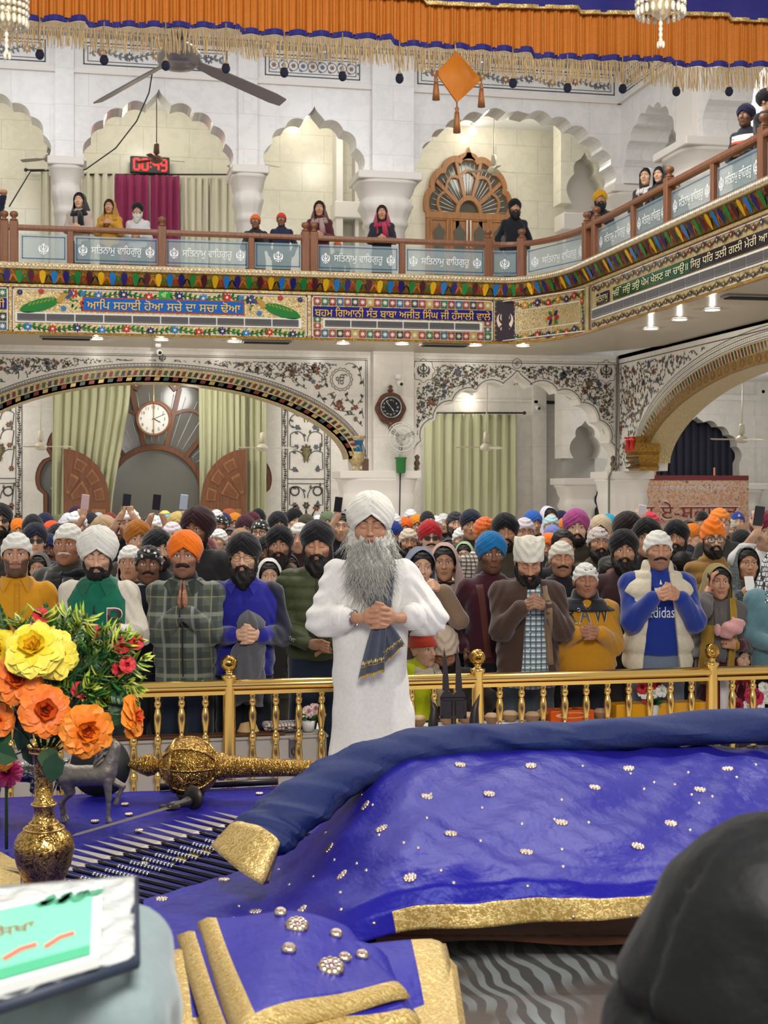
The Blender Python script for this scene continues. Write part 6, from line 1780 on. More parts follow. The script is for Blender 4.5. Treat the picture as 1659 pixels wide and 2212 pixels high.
p=dict(hands='pray',hc=(.02,-.26,lc(r,410,1296,9.4)[1]),stub=.55,tilt=.15)
dress(r,p,dict(skin='t',hats=[('A',M_turban,ORG)],beard='M',trousers=S((28,38,56))))
u=garment('shirt',p,M_wool,S((20,24,34)),r,dict(sleeves=False,fit=.012,collar=.06))
g=garment('jacket',p,M_plaid,(1,1,1),r,dict(fit=.026,sleeve=(.075,.066,.055),belly=.03,hem=.8,vneck=.1,wr=.006));bv=bvh_of(g)
collar_flap(bv,r,M_cloth,S((62,70,60)),1.46,.13);strip_on(bv,[(.005,1.33-.04*i,.01)for i in range(13)],M_cloth,'zip',r,.003,S((30,34,36)),3,0,thick=.003)
a=arm_points(p);bracelet(r,a[-1][2],a[-1][1])
r,s=place_person(527,1203,9.75,'person in a blue fleece, glasses and black turban holding a grey shawl')
p=dict(hands='clasp',hc=(.05,-.27,lc(r,545,1372,9.4)[1]),eyes='down',stub=.5,girth=1.04,tilt=-.1)
dress(r,p,dict(skin='l',hats=[('B',M_turban,BLK)],beard='F',glasses=dict(col=S((150,120,60)),thin=.0016,round_=True),trousers=S((24,28,40))))
sh=garment('shirt',p,M_cloth,S((206,204,196)),r,dict(sleeves=False,fit=.012))
g=garment('jacket',p,M_wool,S((34,34,138)),r,dict(fit=.03,sleeve=(.08,.07,.058),collar=.03,vneck=.15));bv=bvh_of(g);collar_flap(bv,r,M_wool,S((36,36,146)),1.47,.12)
strip_on(bv,[(0,1.27-.04*i,.012)for i in range(12)],M_cloth,'zip',r,.003,S((24,26,60)),3,0,thick=.003)
sp=garment('sleeve_panels',p,M_wool,S((22,24,48)),r,dict(fit=.012,sleeve=(.082,.072,.061),slen=.75))
a=arm_points(p);bracelet(r,a[-1][2],a[-1][1])
root4=r;hz=p['hc'][2]
mb=MB();M4=r.matrix_basis.copy();mb.M=M4
def shawl(u,v):
 th=2*PI*u;z=hz+.16-.62*v
 w=(.075*math.sin(min(v/.12,1)*PI/2))if v<.12 else(.085-.04*math.exp(-((v-.3)/.06)**2)+.03*math.exp(-((v-.7)/.3)**2))
 n=1+.16*math.sin(5*th+9*v)+.08*math.sin(9*th-7*v)
 return(.05+w*n*math.cos(th)+.02*math.sin(6*v),-.22+w*.55*n*math.sin(th)-.03*(v<.22),z+.02*math.sin(3*th)*(v>.8))
mb.grid(shawl,40,30);tag(setcol(mb.build('shawl',M_wool),S((92,92,96))),'grey woollen shawl hanging bunched from the hands of the blue fleece person','shawl')
r,s=place_person(686,1175,9.8,'person in an olive quilted jacket and black turban beside the elder in white')
p=dict(hands='over',hc=(.03,-.25,lc(r,688,1396,9.5)[1]),eyes='down',stub=.7,head=(.1,0),girth=1.0)
dress(r,p,dict(skin='m',hats=[('C',M_turban,BLK)],beard='F',trousers=S((34,46,66))))
g=garment('jacket',p,M_puffer,S((72,80,50)),r,dict(fit=.034,sleeve=(.084,.074,.06),collar=.05,quilt=.075,hem=.88,vneck=.05));bv=bvh_of(g)
strip_on(bv,[(.0,1.44-.04*i,.014)for i in range(14)],M_puffer,'zip',r,.004,S((48,54,34)),3,0,thick=.003)
S_,E,W=arm_points(p)[-1]
mb=MB()
for A,B,ra in((S_,E,.076),(E,W,.068)):
 n=(B-A);o_=Vector((-.6,-.8,0));o_=(o_-n.normalized()*o_.dot(n.normalized())).normalized()
 f3=lambda u,w,d,A=A,n=n,o_=o_,ra=ra:tuple(A+n*u+o_*(ra+.008+d)+n.normalized().cross(o_)*w)
 put_text(mb,'ORIGINAL',.1,.95,-.014,.014,f3,.002,0,S((206,206,190)))
mb.build('lettering',M_paint,r,fix=False)
mb=MB();q=E+(W-E)*.35;mb.poly([(q.x+.014*math.cos(t)-.02,q.y-.08,q.z+.016*math.sin(t))for t in[2*PI*i/10 for i in range(10)]],col=S((60,190,120)));mb.build('badge',M_gloss,r,fix=False)
r,s=place_person(908,1224,10.1,'person in a blue grey headscarf and tan coat praying beside the elder in white',.12)
p=dict(hands='clasp',hc=(.05,-.26,lc(r,928,1268,9.9)[1]),tilt=.9,sex='f',look=(.002,0),handscale=.95,head=(0,0,.06))
dress(r,p,dict(skin='l',hats=[('H',M_cloth,S((112,122,142)))],hair='f',trousers=S((60,60,66))))
wear(WRP,M_cloth,S((100,114,132)),r,local(HC,rotm(),HS))
g=garment('coat',p,M_wool,S((136,112,88)),r,dict(fit=.03,sleeve=(.075,.07,.06),hem=.6));bv=bvh_of(g)
strip_on(bv,[(-.03+.01*math.sin(i),1.33-.05*i,.11)for i in range(13)],M_cloth,'scarf_end',r,.02,S((62,104,104)))
r,s=place_person(960,1214,10.5,'person in a pink patterned headscarf between the blue grey scarf and blue turban',-.05)
p=dict(sex='f',look=(-.002,0));dress(r,p,dict(skin='m',hats=[('h',M_cloth,S((188,152,140)))],hair='f',trousers=NVY));wear(WRP,M_cloth,S((176,142,134)),r,local(HC,rotm(),HS))
garment('jacket',p,M_cloth,S((36,30,40)),r,dict(fit=.022))
r,s=place_person(1060,1196,10.15,'person in a bright blue turban and maroon sweater with a bag strap',.1)
p=dict(stub=.6,eyes='open',look=(0,-.002),wr={-1:(-.22,-.1,.95),1:(.1,-.25,1.02)});dress(r,p,dict(skin='d',hats=[('A',M_turban,S((20,112,172)))],trousers=BLK))
g=garment('sweater',p,M_wool,S((66,24,38)),r,dict(fit=.024,collar=.02));bv=bvh_of(g)
strip_on(bv,[(-.1+.004*i,1.41-.035*i,.05)for i in range(16)],M_cloth,'bag_strap',r,.01,S((96,52,44)),4,0);a=arm_points(p);bracelet(r,a[1][2],a[1][1])
r,s=place_person(1140,1206,9.7,'person in a brown jacket over a checked shirt bowing under a cornered white cloth')
p=dict(hands='clasp',hc=(.02,-.28,lc(r,1143,1306,9.4)[1]),tilt=.7,eyes='down',stub=.6,head=(.45,.02),hoff=(0,-.03,-.015),girth=1.05)
dress(r,p,dict(skin='m',hats=[('E',M_turban,S((222,218,200)))],beard='F',trousers=S((74,82,92))))
sh=garment('shirt',p,M_check,(1,1,1),r,dict(fit=.018,sleeves=False,hem=.72));b0=bvh_of(sh)
buttons(b0,[(.0,1.36-.12*i)for i in range(6)],r,S((230,230,230)))
g=garment('jacket',p,M_cloth,S((70,50,40)),r,dict(fit=.045,sleeve=(.088,.076,.062),collar=.02,hem=.8,open=(.045,.1,.035,.04),wr=.007,wf=16));bv=bvh_of(g)
strip_on(bv,[(.1+.004*i,1.44-.05*i,.05)for i in range(12)],M_cloth,'lining',r,.004,S((140,112,82)),4,0,thick=.003,dflt=-.13)
a=arm_points(p);bracelet(r,a[-1][2],a[-1][1]);bracelet(r,a[1][2],a[1][1],M_steel,.034)
r,s=place_person(1264,1251,9.75,'older person in a mustard hoodie with dark letters and a white head cloth')
p=dict(hands='clasp',hc=(-.01,-.3,lc(r,1258,1366,9.45)[1]),eyes='down',stub=.15,fat=1.06,girth=1.16,mouth=1,brow=.6)
dress(r,p,dict(skin='t',hats=[('K',M_turban,WH)],hair=1,trousers=S((36,38,46))))
g=garment('hoodie',p,M_wool,S((196,138,26)),r,dict(fit=.03,sleeve=(.085,.075,.058),belly=.05,hem=.82,wr=.006));bv=bvh_of(g)
h=garment('hood',p,M_wool,S((30,30,34)),r,dict(fit=.05,sleeves=False,hem=1.385,vneck=.06,collar=.06))
RZ0,RZ1=lc(r,1264,1348,9.5)[1],lc(r,1264,1312,9.5)[1]
for t,x0,x1 in(('R',-.17,-.085),('A',-.065,.02),('W',.045,.165)):text_on(bv,t,x0,x1,RZ0,RZ1,r,S((34,34,36)),d=.008);text_on(bv,t,x0-.006,x1+.006,RZ0-.008,RZ1+.008,r,S((216,206,170)),d=.004)
a=arm_points(p);bracelet(r,a[-1][2],a[-1][1])
mb=MB();q=(-.075,front_y(bvh_of(h),-.075,1.40)-.01,1.40);mb.tube([(q[0]+.012*math.cos(t),q[1],q[2]+.012*math.sin(t))for t in[2*PI*i/12 for i in range(13)]],.004,5);mb.build('eyelet',M_steel,r)
r,s=place_person(1212,1206,10.55,'person with closed eyes in a tight white head cloth behind the mustard hoodie')
p=dict(eyes='down',stub=.45,fat=1.05);dress(r,p,dict(skin='m',hats=[('k',M_turban,S((216,210,196)))],beard='m',trousers=BLK))
sh=garment('shirt',p,M_cloth,S((150,40,36)),r,dict(sleeves=False,fit=.012));garment('jacket',p,M_cloth,S((28,27,34)),r,dict(fit=.03,vneck=.16,collar=.02))
r,s=place_person(1420,1186,9.7,'person in a cream quilted vest over a blue hoodie and a white head cloth')
p=dict(hands='clasp',hc=(.02,-.28,lc(r,1427,1284,9.4)[1]),tilt=.55,eyes='down',stub=.55,girth=1.06,look=(0,0))
dress(r,p,dict(skin='m',hats=[('K',M_turban,WH)],beard='m',trousers=S((112,126,146))))
hd=garment('hoodie',p,M_wool,S((26,52,138)),r,dict(fit=.026,sleeve=(.086,.076,.056),hem=.9));bh=bvh_of(hd)
hood=garment('hood',p,M_wool,S((28,56,146)),r,dict(fit=.04,sleeves=False,hem=1.37,collar=.07,vneck=.1))
text_on(bh,'adidas',-.09,.09,lc(r,1420,1336,9.5)[1],lc(r,1420,1312,9.5)[1],r,S((230,230,226)))
mb=MB();zt=lc(r,1420,1255,9.5)[1]
for a_ in(-.5,0,.5):mb.poly([(x,front_y(bh,x,z)-.006,z)for x,z in[(math.sin(a_*.9+b_)*l_*.12,zt-.13+math.cos(a_*.9+b_)*l_*.13)for b_,l_ in((0,.2),(-.22,.6),(0,1.05),(.22,.6))]],col=S((230,230,226)))
mb.build('trefoil',M_paint,r,fix=False)
g=garment('vest',p,M_puffer,S((214,204,178)),r,dict(sleeves=False,fit=.07,hem=.8,quilt=.13,open=(.06,.13,.0,.0),collar=.06,wr=.004));bv=bvh_of(g)
mb=MB();mb.prism([(.085,1.235),(.18,1.25),(.185,1.185),(.13,1.165),(.088,1.18)],lambda u,v,d:(u,front_y(bv,u,v)-.006-d,v),0,.006);setcol(mb.build('pocket_flap',M_puffer,r),S((222,212,188)));buttons(bv,[(.132,1.185)],r,S((240,236,220)),.006)
r,s=place_person(1551,1256,9.85,'person in a grey and yellow shawl speaking on a phone at the railing')
p=dict(sex='f',eyes='open',wr={-1:(-.1,-.09,1.575),1:(.12,-.24,1.12)},hdir={-1:(Vector((.15,-.1,1)),(.9,.2,.0)),1:(Vector((-1,-.2,.1)),(0,1,0))},pole={-1:(-.5,-.5,-1),1:(.5,.3,-1)},curl=.6,look=(-.001,.001),brow=1.2)
dress(r,p,dict(skin='m',hats=[('H',M_cloth,S((140,122,66)))],hair='f',trousers=S((70,30,40))))
g=garment('dress',p,M_cloth,S((74,34,44)),r,dict(fit=.018,hem=.5));sh=garment('shawl',p,M_cloth,S((98,94,92)),r,dict(fit=.045,sleeve=(.085,.08,.07),hem=1.0,slen=.4,wr=.009,wf=14));bv=bvh_of(g,sh)
strip_on(bv,[(.1-.002*i,1.5-.04*i,.06)for i in range(16)],M_cloth,'shawl_border',r,.025,S((170,136,48)),wave=.008,dflt=-.1);strip_on(bv,[(-.12-.002*i,1.28-.05*i,.1)for i in range(11)],M_cloth,'shawl_border',r,.03,S((164,130,50)),wave=.012,dflt=-.1);strip_on(bv,[(-.02,1.42-.05*i,.1)for i in range(10)],M_cloth,'shawl_end',r,.03,S((104,100,98)),wave=.012)
q=r.matrix_basis@Vector((-.098,-.08,1.62));mb=MB();mb.M=Matrix.Translation(q)@Matrix.Rotation(ROOMYAW,4,'Z')@Matrix.Rotation(.2,4,'X');mb.box((-.005,-.036,-.07),(.005,.036,.07),.004);tag(mb.build('phone',M_black),'dark phone at the ear of the person in the yellow bordered shawl','phone')
r14=r
mb=MB();mb.M=r.matrix_basis.copy()
BX_,BZ_=lc(r,1582,1358,9.55)
def bundle(u,v):
 th=2*PI*u;ph=-PI/2+PI*v;k_=1+.12*math.sin(3*th+4*ph)+.05*math.sin(9*th+5*ph);return(BX_+.105*k_*math.cos(th)*math.cos(ph),-.32+.07*k_*math.sin(th)*math.cos(ph),BZ_+.07*k_*math.sin(ph)+.02*math.cos(th))
mb.grid(bundle,28,16);mb.sphere((BX_-.12,-.34,BZ_-.01),(.03,.035,.05),12,8);tag(setcol(mb.build('fleece_bundle',M_wool),S((214,156,152))),'pink fleece bundle held by the person with the phone','bundle')
r,s=place_person(1612,1216,10.5,'person in a dark patterned headscarf holding a phone near the right edge')
p=dict(sex='f',hands='clasp',hc=(-.02,-.25,lc(r,1605,1280,10.2)[1]),tilt=.4,look=(0,.001));dress(r,p,dict(skin='m',hats=[('h',M_darkprint,(1,1,1))],hair='f',trousers=NVY));wear(WRP,M_darkprint,(1,1,1),r,local(HC,rotm(),HS));garment('kameez',p,M_darkprint,(1,1,1),r,dict(fit=.02,hem=.6))
q=r.matrix_basis@Vector((-.05,-.31,p['hc'][2]+.07));mb=MB();mb.M=Matrix.Translation(q)@Matrix.Rotation(ROOMYAW,4,'Z')@Matrix.Rotation(-.5,4,'X');mb.box((-.035,-.005,-.06),(.035,.005,.06),.004);tag(mb.build('phone',M_white),'pale phone in the hands of the person in the dark patterned headscarf','phone')
r,s=place_person(1682,1228,9.75,'person in a pale teal sweater and netted black and white scarf, right edge')
p=dict(sex='f',wr={-1:(-.12,-.24,1.06),1:(.1,-.2,1.0)},girth=1.1);dress(r,p,dict(skin='m',hats=[('H',M_net,(1,1,1))],hair='f',trousers=S((24,24,30))));garment('sweater',p,M_wool,S((100,138,146)),r,dict(fit=.03,sleeve=(.085,.076,.06),hem=.78));wear(WRP,M_net,(1,1,1),r,local(HC,rotm(),HS))
r,s=place_person(958,1392,10.0,'person in a cream cap kneeling with head bowed behind the rail',eye=1.63-.64,fit=False)
p=dict(kneel=.64,eyes='down',stub=.7,head=(.6,0),hoff=(0,-.06,-.03),hands=None);dress(r,p,dict(skin='t',hats=[('T',M_turban,S((206,186,164)))],beard='F'));garment('jacket',p,M_cloth,S((58,48,46)),r,dict(fit=.03,hem=.86,collar=.03,sleeve=(.08,.07,.06)))
def child(px,py,D,label,hat,coat,yaw,skin='l',hatmat=M_wool,extra=None,hem=.8,sex='c',hood=None):
 r,s=place_person(px,py,D,label,yaw)
 p=dict(sex=sex,hscale=1.42,hoff=(0,0,-.02),fat=1.05,brow=.6);body,M_=dress(r,p,dict(skin=skin,trousers=S((60,56,60))))
 if hat:wear(hat[0],hatmat,hat[1],r,M_)
 g=garment('coat',p,M_puffer,coat,r,dict(fit=.04,sleeve=(.085,.08,.07),hem=hem,collar=.03));return r,p,g,M_
r,p,g,M_=child(910,1398,9.85,'child in a red and white knitted cap and neon yellow coat behind the rail',(BN,S((186,60,34))),S((196,206,20)),.75)
wear(WRP,M_wool,S((196,180,156)),r,M_@Matrix.Translation((0,0,.04))@Matrix.Scale(1.0,4))
mb=MB();mb.lathe([(.03,.145),(.07,.13),(.085,.1)],14,(0,.012,0));o=setcol(mb.build('cap_stripe',M_wool,r),S((226,214,200)));o.matrix_local=M_@Matrix.Scale(1.06,4)
r,p,g,M_=child(1592,1418,9.8,'girl in a maroon scarf with silver edging and a red jumper behind the rail',(HD,S((92,26,38))),S((150,26,38)),.6,'l',M_cloth,hem=.8)
wear(HAIR_F,M_hair,(1,1,1),r,M_)
text_on(bvh_of(g),'GAP',-.16,.16,1.12,1.3,r,S((206,140,140)),d=.006)
r,s=place_person(150,1174,10.55,'older person in a white head cloth and black lettered scarf behind the green jacket',-.08)
p=dict(stub=.25,eyes='open',fat=1.04);dress(r,p,dict(skin='t',hats=[('k',M_turban,WH)],beard='m',bmat=M_greybeard,hair=1,trousers=BLK));g=garment('jacket',p,M_wool,S((60,60,56)),r,dict(fit=.03,collar=.04,sleeve=(.08,.07,.06)));wear(WRP,M_wool,S((20,22,32)),r,local(HC+Vector((0,0,.02)),rotm(),HS*1.1));bv=bvh_of(g)
strip_on(bv,[(-.07,1.44-.05*i,.14)for i in range(10)],M_wool,'scarf_end',r,.03,S((22,24,34)),wave=.002);text_on(bv,'Reebok',-.14,.0,1.24,1.3,r,S((200,196,180)),d=.05)
r,s=place_person(322,1217,10.25,'person in a black bandana with white teardrops looking sideways behind the plaid overshirt',.1)
p=dict(stub=.4,look=(.004,.001),brow=1.4);dress(r,p,dict(skin='d',hats=[('K',M_dots,(1,1,1))],beard='m',trousers=BLK));sh=garment('shirt',p,M_cloth,S((200,200,196)),r,dict(fit=.01,sleeves=False,collar=.02));garment('sweater',p,M_wool,S((26,30,44)),r,dict(fit=.024))
r,s=place_person(430,1144,12.0,'tall person in a dark maroon turban turned aside above the orange turban',-.3)
p=dict(stub=.7);dress(r,p,dict(skin='t',hats=[('W',M_turban,S((52,24,30)))],beard='S',trousers=BLK));garment('jacket',p,M_wool,S((40,38,40)),r,dict(fit=.04,collar=.03,sleeve=(.09,.08,.06)))
r,s=place_person(800,1133,8.95,'elder in a white robe and white turban with a long grey beard before the rail')
ELD=r
p=dict(hands='clasp',hc=(.05,-.27,lc(r,818,1330,8.65)[1]),eyes='down',head=(.1,0),girth=1.08,vox=.0042,handscale=1.12,fat=1.04,brow=.8,shw=.195,pole={-1:(-1,.15,-.9),1:(1,.15,-.9)})
body,M_=dress(r,p,dict(skin='m',beard='',trousers=S((226,224,218))))
wear(T_W,M_turban,S((228,226,214)),r,M_)
F=SDF(ax_((-.5,.5,.009)),ax_((-.4,.3,.011)),ax_((.33,1.56,.011)))
F.loft([(.36,.0,.02,.235,.16),(.7,.0,.01,.225,.15),(.95,.0,.005,.215,.145),(1.1,0,-.0,.205,.14),(1.25,0,.0,.21,.14),(1.34,0,.005,.21,.135),(1.40,0,.01,.175,.115),(1.45,0,.012,.125,.09),(1.485,0,.014,.092,.075)],0,p=2.5)
for sd in(-1,1):
 S_,E,W=arm_points(p)[sd];W2=E+(W-E)*.58;E2=E+Vector((sd*.005,0,-.012))
 S_=S_+Vector((-sd*.01,0,-.015));F.cap(S_,E2,.074,.082,.05);F.cap(E2,W2,.078,.066,.04);F.ell(tuple(E2+Vector((-sd*.02,0,-.02))),(.085,.075,.06),None,.04)
def folds(X,Y,Z):
 low=np.clip((1.05-Z)/.4,0,1)
 d=low*.012*np.sin(X*34+2*np.sin(Z*3)+Y*9)+.003*vnoise(X,Y,Z,26,2)
 arm=np.clip((np.abs(X)-.2)/.06,0,1)*(Z>1.03)
 d=d+(1-arm)*.007*np.sin(X*30+1.5*np.sin(Z*6)+Z*3)*np.clip((Z-.5)/.3,0,1)+arm*.007*np.sin(Z*80+np.abs(X)*60+3*np.sin(X*20))+(1-arm)*np.clip((Z-1.05)/.2,0,1)*.004*np.sin(X*48+Z*14)
 return d
F.warp(folds)
F.cap((0,.018,1.42),(0,0,1.62),.07,.072,.008,'s')
V,Q=F.nets();robe=mob('robe',np_mesh('robe',V,Q),M_cloth,r,S((232,230,224)));bv=bvh_of(robe)
for sd in(-1,1):
 S_,E,W=arm_points(p)[sd];n=(W-E).normalized();mb=MB();a=n.orthogonal().normalized();b=n.cross(a);rs=[]
 for t,rr in((.40,.066),(.44,.074),(.60,.074),(.635,.068),(.63,.055)):c=E+(W-E)*t;rs.append([c+(a*math.cos(q)+b*math.sin(q))*rr*(1+.04*math.sin(3*q))for q in[2*PI*i/24 for i in range(24)]])
 mb.loft(rs,sm=True);setcol(mb.build('cuff',M_cloth,r),S((234,232,226)))
a=arm_points(p);bracelet(r,a[-1][2]+(a[-1][2]-a[-1][1]).normalized()*-.02,a[-1][1],M_steel,.042)
buttons(bv,[(.0,1.33),(.0,1.25)],r,S((240,240,236)),.006)
SC=S((84,90,104));hz=p['hc'][2]
strip_on(bv,[(-.085+.125*t**1.2,1.43-(1.43-hz-.03)*t,.085-.025*t)for t in[i/14 for i in range(15)]],M_cloth,'scarf',r,.02,SC,9,.006)
strip_on(bv,[(.095-.02*t,1.43-(1.43-hz-.03)*t,.085-.01*t)for t in[i/14 for i in range(15)]],M_cloth,'scarf',r,.022,SC,9,.006)
def scarf_end(x0,x1a,x1b,za,zb,tilt,ph,y0=-.27):
 mb=MB()
 def fn(u,v):
  xa=x0+(u-.5)*.07;xb=x1a+(x1b-x1a)*u
  e=v**.8;x=xa+(xb-xa)*e;z=za+(zb-za)*v+tilt*(u-.5)*v+.006*math.sin(18*u)*(v>.98)
  return(x,y0-.012*math.sin(13*u+ph)*(.4+v)-.02*v*(1-v),z)
 mb.grid(fn,26,24)
 for i,f in enumerate(mb.f):
  vv=(i%24)/24
 o=setcol(mb.build('scarf_end',M_cloth,r,solid=.004),SC)
 e=MB()
 g=lambda u,v,d:tuple(Vector(fn(u,v))+Vector((0,-.006-d,0)))
 ribbon(e,g,[(i/60,.985+.012*math.sin(i*1.2))for i in range(61)],.035,.002,S((206,164,40)))
 ribbon(e,g,[(i/40,.80)for i in range(41)],.012,.002,S((206,164,40)))
 for i in range(11):flower2(e,g,(i+.5)/11,.72+.02*(i%2),.045,6,.002,S((206,164,40))if i%3 else S((224,220,200)),S((224,220,200)),i)
 e.build('gold_edging',M_paint,r,fix=False)
scarf_end(.055,-.06,.075,hz-.04,hz-.31,.04,0,-.285);scarf_end(.07,.085,.185,hz-.04,hz-.2,.1,2,-.272)
F=SDF(ax_((-.16,.16,.006)),ax_((-.2,.06,.006)),ax_((-.4,.05,.006)))
F.loft([(-.37,.005,-.1,.02,.012),(-.33,.0,-.1,.055,.03),(-.26,.0,-.095,.09,.045),(-.17,.0,-.085,.108,.055),(-.1,0,-.06,.1,.055),(-.05,0,-.045,.085,.05)],0,p=2)
for sd in(-1,1):
 F.cap((sd*.082,.0,.0),(sd*.085,-.02,-.08),.018,.035,.03);F.cap((0,-.108,-.038),(sd*.035,-.1,-.05),.011,.014,.01);F.cap((sd*.035,-.1,-.05),(sd*.06,-.085,-.085),.014,.012,.02)
F.ell((0,-.075,.0),(.056,.08,.05),None,.012,'s');F.ell((0,-.12,-.06),(.022,.035,.007),None,.005,'s')
F.warp(lambda X,Y,Z:.006*np.sin(X*130+3*np.sin(Z*40))*np.sin(Z*55+X*60)+.004*np.sin(X*240+4*np.sin(Z*70)))
V,Q=F.nets();bd=wear(np_mesh('beard',V,Q),M_greybeard,(1,1,1),r,M_)
mb=MB();rb=random.Random(3);bb=bvh_of(bd)
for i in range(2200):
 z=rb.uniform(-.33,.0);h=bb.ray_cast(Vector((rb.uniform(-.13,.13),-.5,z)),Vector((0,1,0)))
 if h[0]is None or h[0].y>-.0:continue
 q,nrm=h[0],h[1];dr=Vector((q.x*2.2+rb.uniform(-.5,.5),nrm.y*.3,-1.0)).normalized();L=rb.uniform(.04,.1);P=[q-nrm*.003]
 for k in range(5):P.append(P[-1]+(dr+nrm*.25+Vector((.5*math.sin(k*1.9+i),0,0))*.6)*L/5)
 mb.tube(P,[.0012,.0013,.0012,.001,.0007,.0003],3,False)
lo=mb.build('beard_lock',M_greybeard,bd,fix=False);lo['kind']='stuff'
def base_body(name,**p):
 p.setdefault('vox',.0062);p.setdefault('shw',.158);p.setdefault('girth',.93);p.setdefault('wr',{-1:(-.205,-.03,.9),1:(.205,-.03,.9)});return body_mesh(name,p)
BODY={'o':base_body('body',stub=0),'O':base_body('body',stub=.85,fat=1.04,brow=1.2),'d':base_body('body',stub=.5,eyes='down'),'s':base_body('body',stub=.4,look=(.004,0)),'f':base_body('body',sex='f'),'u':base_body('body',stub=0,fat=.97,look=(-.003,.001))}
def base_garment(g,**p):
 p.setdefault('shw',.158);p.setdefault('girth',.93);p.setdefault('wr',{-1:(-.205,-.03,.9),1:(.205,-.03,.9)})
 o=garment('jacket',p,None,(1,1,1),None,g);me=o.data;bpy.data.objects.remove(o);return me
JK=base_garment(dict(fit=.018,sleeve=(.06,.052,.045),collar=.035,vox=.014));JK2=base_garment(dict(fit=.026,collar=.05,quilt=.09,sleeve=(.07,.062,.052),vox=.012));KM=base_garment(dict(fit=.016,sleeve=(.058,.05,.044),hem=.55,flare=.03,vox=.014))
DK=[S(c)for c in((26,26,30),(34,36,48),(44,40,40),(58,54,50),(40,46,40),(60,34,38),(70,62,52),(30,30,36))]
NV2,BK2,GY='20243a','17171b','3c3c42'
